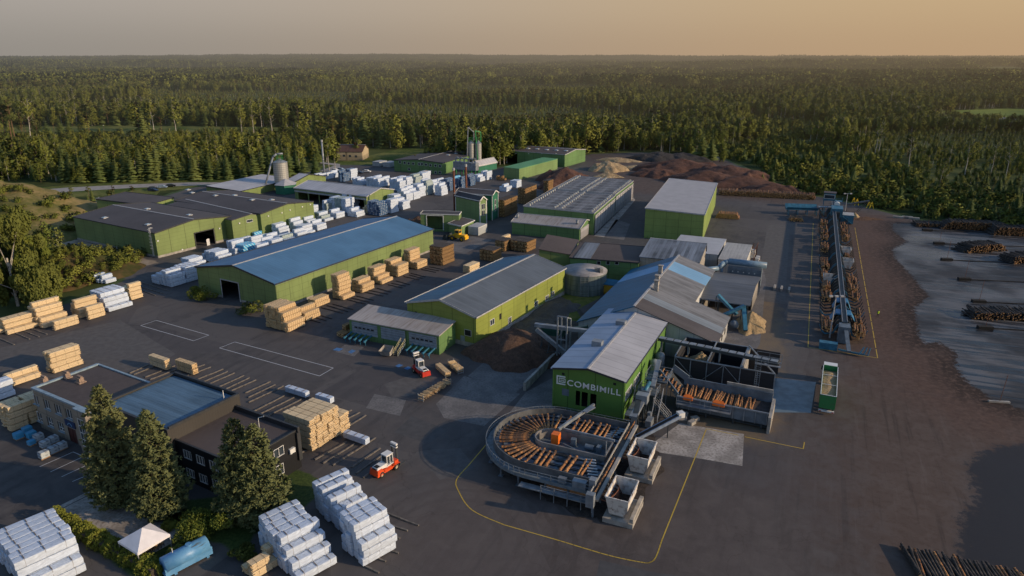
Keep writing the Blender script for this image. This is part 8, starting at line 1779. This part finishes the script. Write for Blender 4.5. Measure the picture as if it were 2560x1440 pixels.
# between the planing hall and the blue roof, and beyond
def mk_kind(seq):
    return lambda j, i, k: seq[(i*3+j*5+k*2) % len(seq)]
for px, py, rows, ks in ((590, 640, [[2, 4, 4]], None), (612, 640, [[3, 3, 3]], ['blue']), (640, 628, [[2, 4, 3]], ['white']), (676, 612, [[2, 3, 2, 2]], None), (650, 600, [[1, 1, 2]], ['blue', 'white']), (700, 594, [[3, 4, 4]], None), (742, 580, [[2, 3, 4]], None), (776, 568, [[1, 2, 3, 3]], None), (812, 556, [[1, 2, 3, 3]], ['white', 'grey']), (628, 655, [[2, 2]], None), (660, 642, [[1, 2, 3]], None), (715, 616, [[2, 3, 3]], ['white', 'grey']), (725, 562, [[3, 3, 2]], None), (842, 548, [[2, 2, 3]], None), (836, 524, [[3, 3]], None), (602, 622, [[3, 2, 2]], None), (664, 622, [[2, 3, 2]], ['blue', 'white']), (690, 628, [[1, 3, 3]], None), (745, 600, [[2, 3, 2]], None), (765, 590, [[1, 3, 3]], None), (795, 578, [[2, 2, 3]], None), (790, 548, [[2, 2]], ['navy']), (776, 545, [[4, 4]], ['white']), (818, 530, [[3, 4]], ['grey', 'white'])):
    stack_(px, py, 30, rows, 'white', 'in the white rows behind the blue roof' if ks is None else 'in the mixed rows behind the blue roof', 4.6, kinds=mk_kind(ks) if ks else None)
stack_(738, 553, 30, [[4, 3]], 'board', 'against the planing hall wall among white bundles', 2.2)
print('bundles', NB)
# the farther rows, massed
def far_mass():
    mb = MB(); rs = random.Random(77)
    groups = [((800, 452), 3, 3, (2, 3)), ((860, 455), 3, 2, (3, 5)), ((905, 464), 5, 1, (2, 3)), ((946, 470), 6, 2, (3, 4)), ((1000, 478), 5, 2, (4, 5)), ((1040, 466), 4, 2, (4, 5)), ((1064, 452), 3, 1, (4, 5)), ((1016, 505), 4, 2, (3, 5)), ((1050, 493), 4, 2, (4, 6)), ((1084, 482), 3, 2, (4, 5)), ((1104, 498-8), 3, 1, (3, 5)), ((1125, 478), 5, 1, (4, 5)), ((1154, 472), 4, 1, (4, 5)), ((1176, 466), 4, 1, (3, 5)), ((1200, 455), 4, 1, (2, 4)), ((1218, 451), 3, 1, (3, 4)),
              ((892, 544), 4, 1, (1, 3)), ((866, 532), 7, 1, (4, 5)), ((950, 541), 5, 1, (4, 5)), ((978, 534), 4, 1, (4, 5)), ((1008, 525), 4, 1, (3, 5)), ((925, 535), 3, 1, (2, 4)), ((1266, 480), 3, 1, (2, 3)), ((1292, 470), 3, 1, (2, 3)), ((880, 520), 4, 1, (3, 5)), ((986, 515), 3, 1, (3, 5))]
    u, v = U(30), U(120)
    for gi_, ((px, py), nc, nr_, (h0, h1)) in enumerate(groups):
        b = P(px, py)
        for j in range(nr_):
            for i in range(nc):
                hh_ = rs.randint(h0, h1); mi = 0
                if gi_ in (11, 12, 13): mi = rs.choice([1, 1, 0]) if i != nc-1 else 2
                elif gi_ == 1: mi = rs.choice([0, 1, 1])
                elif gi_ in (18,): mi = 1
                elif gi_ in (6,): mi = 3 if i == 1 else 0
                elif gi_ in (17, 8, 5): mi = rs.choice([0, 4, 0])
                elif gi_ == 21: mi = 3
                for k in range(hh_):
                    c = b+u*(j*5.4+rs.uniform(-.25, .25))-v*(i*1.25); mb.mat(mi); d = rs.uniform(-.03, .03); L = rs.uniform(4.3, 5.1); z = .1+k*1.1; pts = []
                    for z_ in (z, z+1.05):
                        for a_, b_ in ((-1.15, 0), (0, 0), (0, L), (-1.15, L)): q = c+v*(a_+d)+u*b_; pts.append((q.x, q.y, z_))
                    mb.add(pts, [(0, 3, 2, 1), (4, 5, 6, 7), (0, 1, 5, 4), (1, 2, 6, 5), (2, 3, 7, 6), (3, 0, 4, 7)])
    o = mb.build('far_bundles', [M_wrap, M_wnav, M_wblu, M_brd, M_wgry]); tag(o, 'hundreds of white and blue wrapped lumber bundles on the far storage yard', 'lumber bundles', kind='stuff')
far_mass()
# skid beams
M_skid = simple('weathered_skid', (.13, .115, .10), .85, .35, 1.5)
def skids(lst, where, sc_=1.0, ox=0, oy=0, w_=.26, h=.2, mat=None):
    for x0, y0, x1, y1 in lst:
        a, b = P(x0/sc_+ox, y0/sc_+oy), P(x1/sc_+ox, y1/sc_+oy); L = (b-a).length; mb = MB(); mb.box(-w_/2, w_/2, 0, L*.48, 0, h); mb.box(-w_/2+.05, w_/2+.03, L*.49, L, 0, h*.9)
        o = mb.build('skid_beam', mat or M_skid); o.location = a; o.rotation_euler.z = -R(az_of(a, b)); tag(o, 'weathered timber skid beam lying '+where, 'beam', 'skid beams '+where)
skids([(330, 185, 595, 78), (395, 200, 632, 98), (450, 215, 690, 110), (545, 235, 768, 132), (610, 250, 815, 150), (660, 262, 870, 168), (780, 280, 990, 182), (805, 318, 1030, 208), (808, 358, 1100, 220), (830, 445, 1110, 300), (885, 465, 1190, 315), (950, 480, 1250, 332), (-190, 114, -30, 43), (-155, 126, 95, 25), (-60, 148, 190, 50), (-18, 168, 340, 30), (60, 178, 440, 40), (150, 190, 492, 60)], 'in rows behind the office', 3.35, 380, 900)
skids([(720, 400, 850, 335), (735, 440, 905, 350), (765, 485, 945, 370), (605, 668, 815, 548), (660, 692, 870, 560), (725, 705, 1010, 520), (850, 720, 1040, 590), (880, 762, 1090, 610), (928, 788, 1040, 705), (505, 625, 560, 600)], 'near the golden block and orange-red forklift', 2.667, 560, 900)
skids([(1060, 1015, 1300, 1105), (1055, 1085, 1225, 1140), (1080, 1160, 1175, 1192), (1080, 1262, 1165, 1290), (1010, 1320, 1080, 1345), (940, 1378, 1035, 1420), (930, 975, 1060, 1020)], 'beside the printed white stack', 2.667, 560, 900)
skids([(465, 860, 580, 888), (500, 830, 632, 872), (540, 812, 683, 855), (590, 755, 785, 805), (640, 735, 830, 790), (690, 722, 875, 772), (820, 682, 985, 722), (860, 668, 1022, 705), (905, 650, 1060, 688), (980, 615, 1145, 650), (1020, 600, 1190, 632), (1090, 580, 1218, 615), (1190, 548, 1318, 577), (1220, 535, 1345, 560), (1265, 515, 1388, 548), (1330, 475, 1470, 503), (1380, 460, 1500, 490), (1395, 445, 1525, 477), (1490, 410, 1620, 437), (1520, 400, 1652, 423), (1560, 387, 1685, 410)], 'along the blue-roofed warehouse', 3.6, 640, 560, mat=simple('dark_skid', (.035, .032, .03), .85, .3, 1.5))
skids([(280, 945, 425, 995), (215, 965, 355, 1018), (140, 985, 270, 1038), (0, 1035, 130, 1088), (1235, 515, 1525, 605), (1200, 545, 1470, 628), (1140, 545, 1400, 645)], 'near the left timber stacks', 3.6, 0, 560)
# pallets of bags by the office
def bags(px, py, mat, label, w_=1.1, h=1.0):
    r = thing('bag_pallet', label, 'pallet', P(px, py), 30); mb = MB(); rs = random.Random(px)
    n = 4
    for k in range(n): e = rs.uniform(-.04, .04); z = .15+k*h/n; mb.add([(-w_/2+e, -w_*.6, z+.04), (w_/2, -w_*.6, z+.04), (w_/2, w_*.6+e, z+.04), (-w_/2, w_*.6, z+.04), (-w_/2+.06, -w_*.6+.06, z+h/n), (w_/2-.06, -w_*.6+.06, z+h/n), (w_/2-.06, w_*.6-.06, z+h/n), (-w_/2+.06, w_*.6-.06, z+h/n)], [(0, 3, 2, 1), (4, 5, 6, 7), (0, 1, 5, 4), (1, 2, 6, 5), (2, 3, 7, 6), (3, 0, 4, 7)])
    mb.build('bag_stack', mat, r); mb = MB()
    for x in (-.45, 0, .45): mb.box(x-.05, x+.05, -w_*.6, w_*.6, 0, .1)
    mb.box(-w_/2, w_/2, -w_*.6, w_*.6, .1, .14); mb.build('pallet_deck', M_wood, r)
M_bagb = wrapmat('blue_bags', (.05, .30, .52)); M_bagw = wrapmat('pale_bags', (.40, .46, .50), speck=(.2, .22, .25))
for a in ((48, 1096, M_bagb, 'blue bag pallet nearest the wooden block'), (70, 1082, M_bagb, 'blue bag pallet closest to the office wall'), (80, 1094, M_bagb, 'blue bag pallet beside the white-topped one'), (80, 1112, M_bagb, 'small blue and white pallet in front', .9, .7), (98, 1100, M_bagw, 'white striped bag pallet right of the blue ones'), (114, 1117, M_bagw, 'pale bag pallet, left of the back row'), (135, 1106, M_bagw, 'pale bag pallet nearest the red door'), (134, 1132, M_bagw, 'pale bag pallet in the middle of the front row'), (111, 1144, M_bagw, 'pale bag pallet nearest the camera'), (156, 1122, M_bagw, 'pale bag pallet at the right end')): bags(*a)
# timber on trolleys by the red forklift
stack_(1113, 945, -30, [[1]], 'sticker', 'lying right of the red forklift', 4.8, dx=1, straps=2)
def trolley(px, py, az, L, label, n):
    r = thing('timber_trolley', label, 'trolley', P(px, py), az); rs = random.Random(px)
    for y in (0, L/2, L): mb = MB(); mb.bar((-.6, y, .3), (.6, y, .3), .12); mb.bar((-.6, y, .1), (-.6, y, 1.5), .1); mb.bar((.6, y, .1), (.6, y, 1.5), .1); mb.bar((-.6, y, .8), (.6, y, .8), .07); mb.build('frame', M_steel, r)
    for q in range(3):
        mb = MB()
        for k in range(n): z = .4+rs.random()*.8; y = L*(q+rs.random())/3; mb.box(-.75+rs.uniform(-.1, .1), .75, y, y+.09, z, z+.06)
        mb.build('stick_load', M_brs, r)
trolley(1052, 1004, 33, 8.2, 'row of metal trolleys full of wooden sticks in front of the red forklift', 60); trolley(1152, 936, -30, 4.6, 'metal trolley loaded with wooden sticks beside the bark heap', 40)
# racks and crates behind the white sheds
r = thing('steel_rack', 'rusty red steel racks with pale crates at the end of the white sheds', 'rack', P(1872, 655), 25)
for i in range(4):
    mb = MB()
    for x in (0, 1.3): mb.bar((x, i*2.6, 0), (x, i*2.6, 4), .14); 
    for z in (1.2, 2.6, 3.9): mb.bar((0, i*2.6, z), (1.3, i*2.6, z), .1)
    mb.bar((0, i*2.6, 1.2), (0, i*2.6+2.6, 2.6), .08); mb.bar((1.3, i*2.6, 3.9), (1.3, i*2.6+2.6, 3.9), .1); mb.build('rack_frame', M_rust, r)
for i, (x, y, z) in enumerate(((.2, .3, 1.3), (.2, 2.9, 1.3), (.3, .5, 2.7), (1.6, 1.2, 0), (1.6, 3.4, 0))):
    mb = MB(); mb.box(0, 1.1, 0, 1.1, 0, 1.1); o = mb.build('pale_crate', M_white); o.location = r.location+U(115)*x+U(25)*y+Vector((0, 0, z)); o.rotation_euler.z = -R(25); tag(o, 'pale square crate in or beside the rusty steel racks', 'crate', 'crates at the steel racks')
for i, (px, py) in enumerate(((1936, 722), (1953, 725), (1972, 728))):
    mb = MB(); mb.box(-.25, .25, -1.5, 1.5, 0, .8); o = mb.build('concrete_block', M_conw); o.location = P(px, py); o.rotation_euler.z = -R(25); tag(o, ['left', 'middle', 'right'][i]+' one of the three narrow concrete blocks on the open yard', 'concrete block')
bpy.context.view_layer.update()
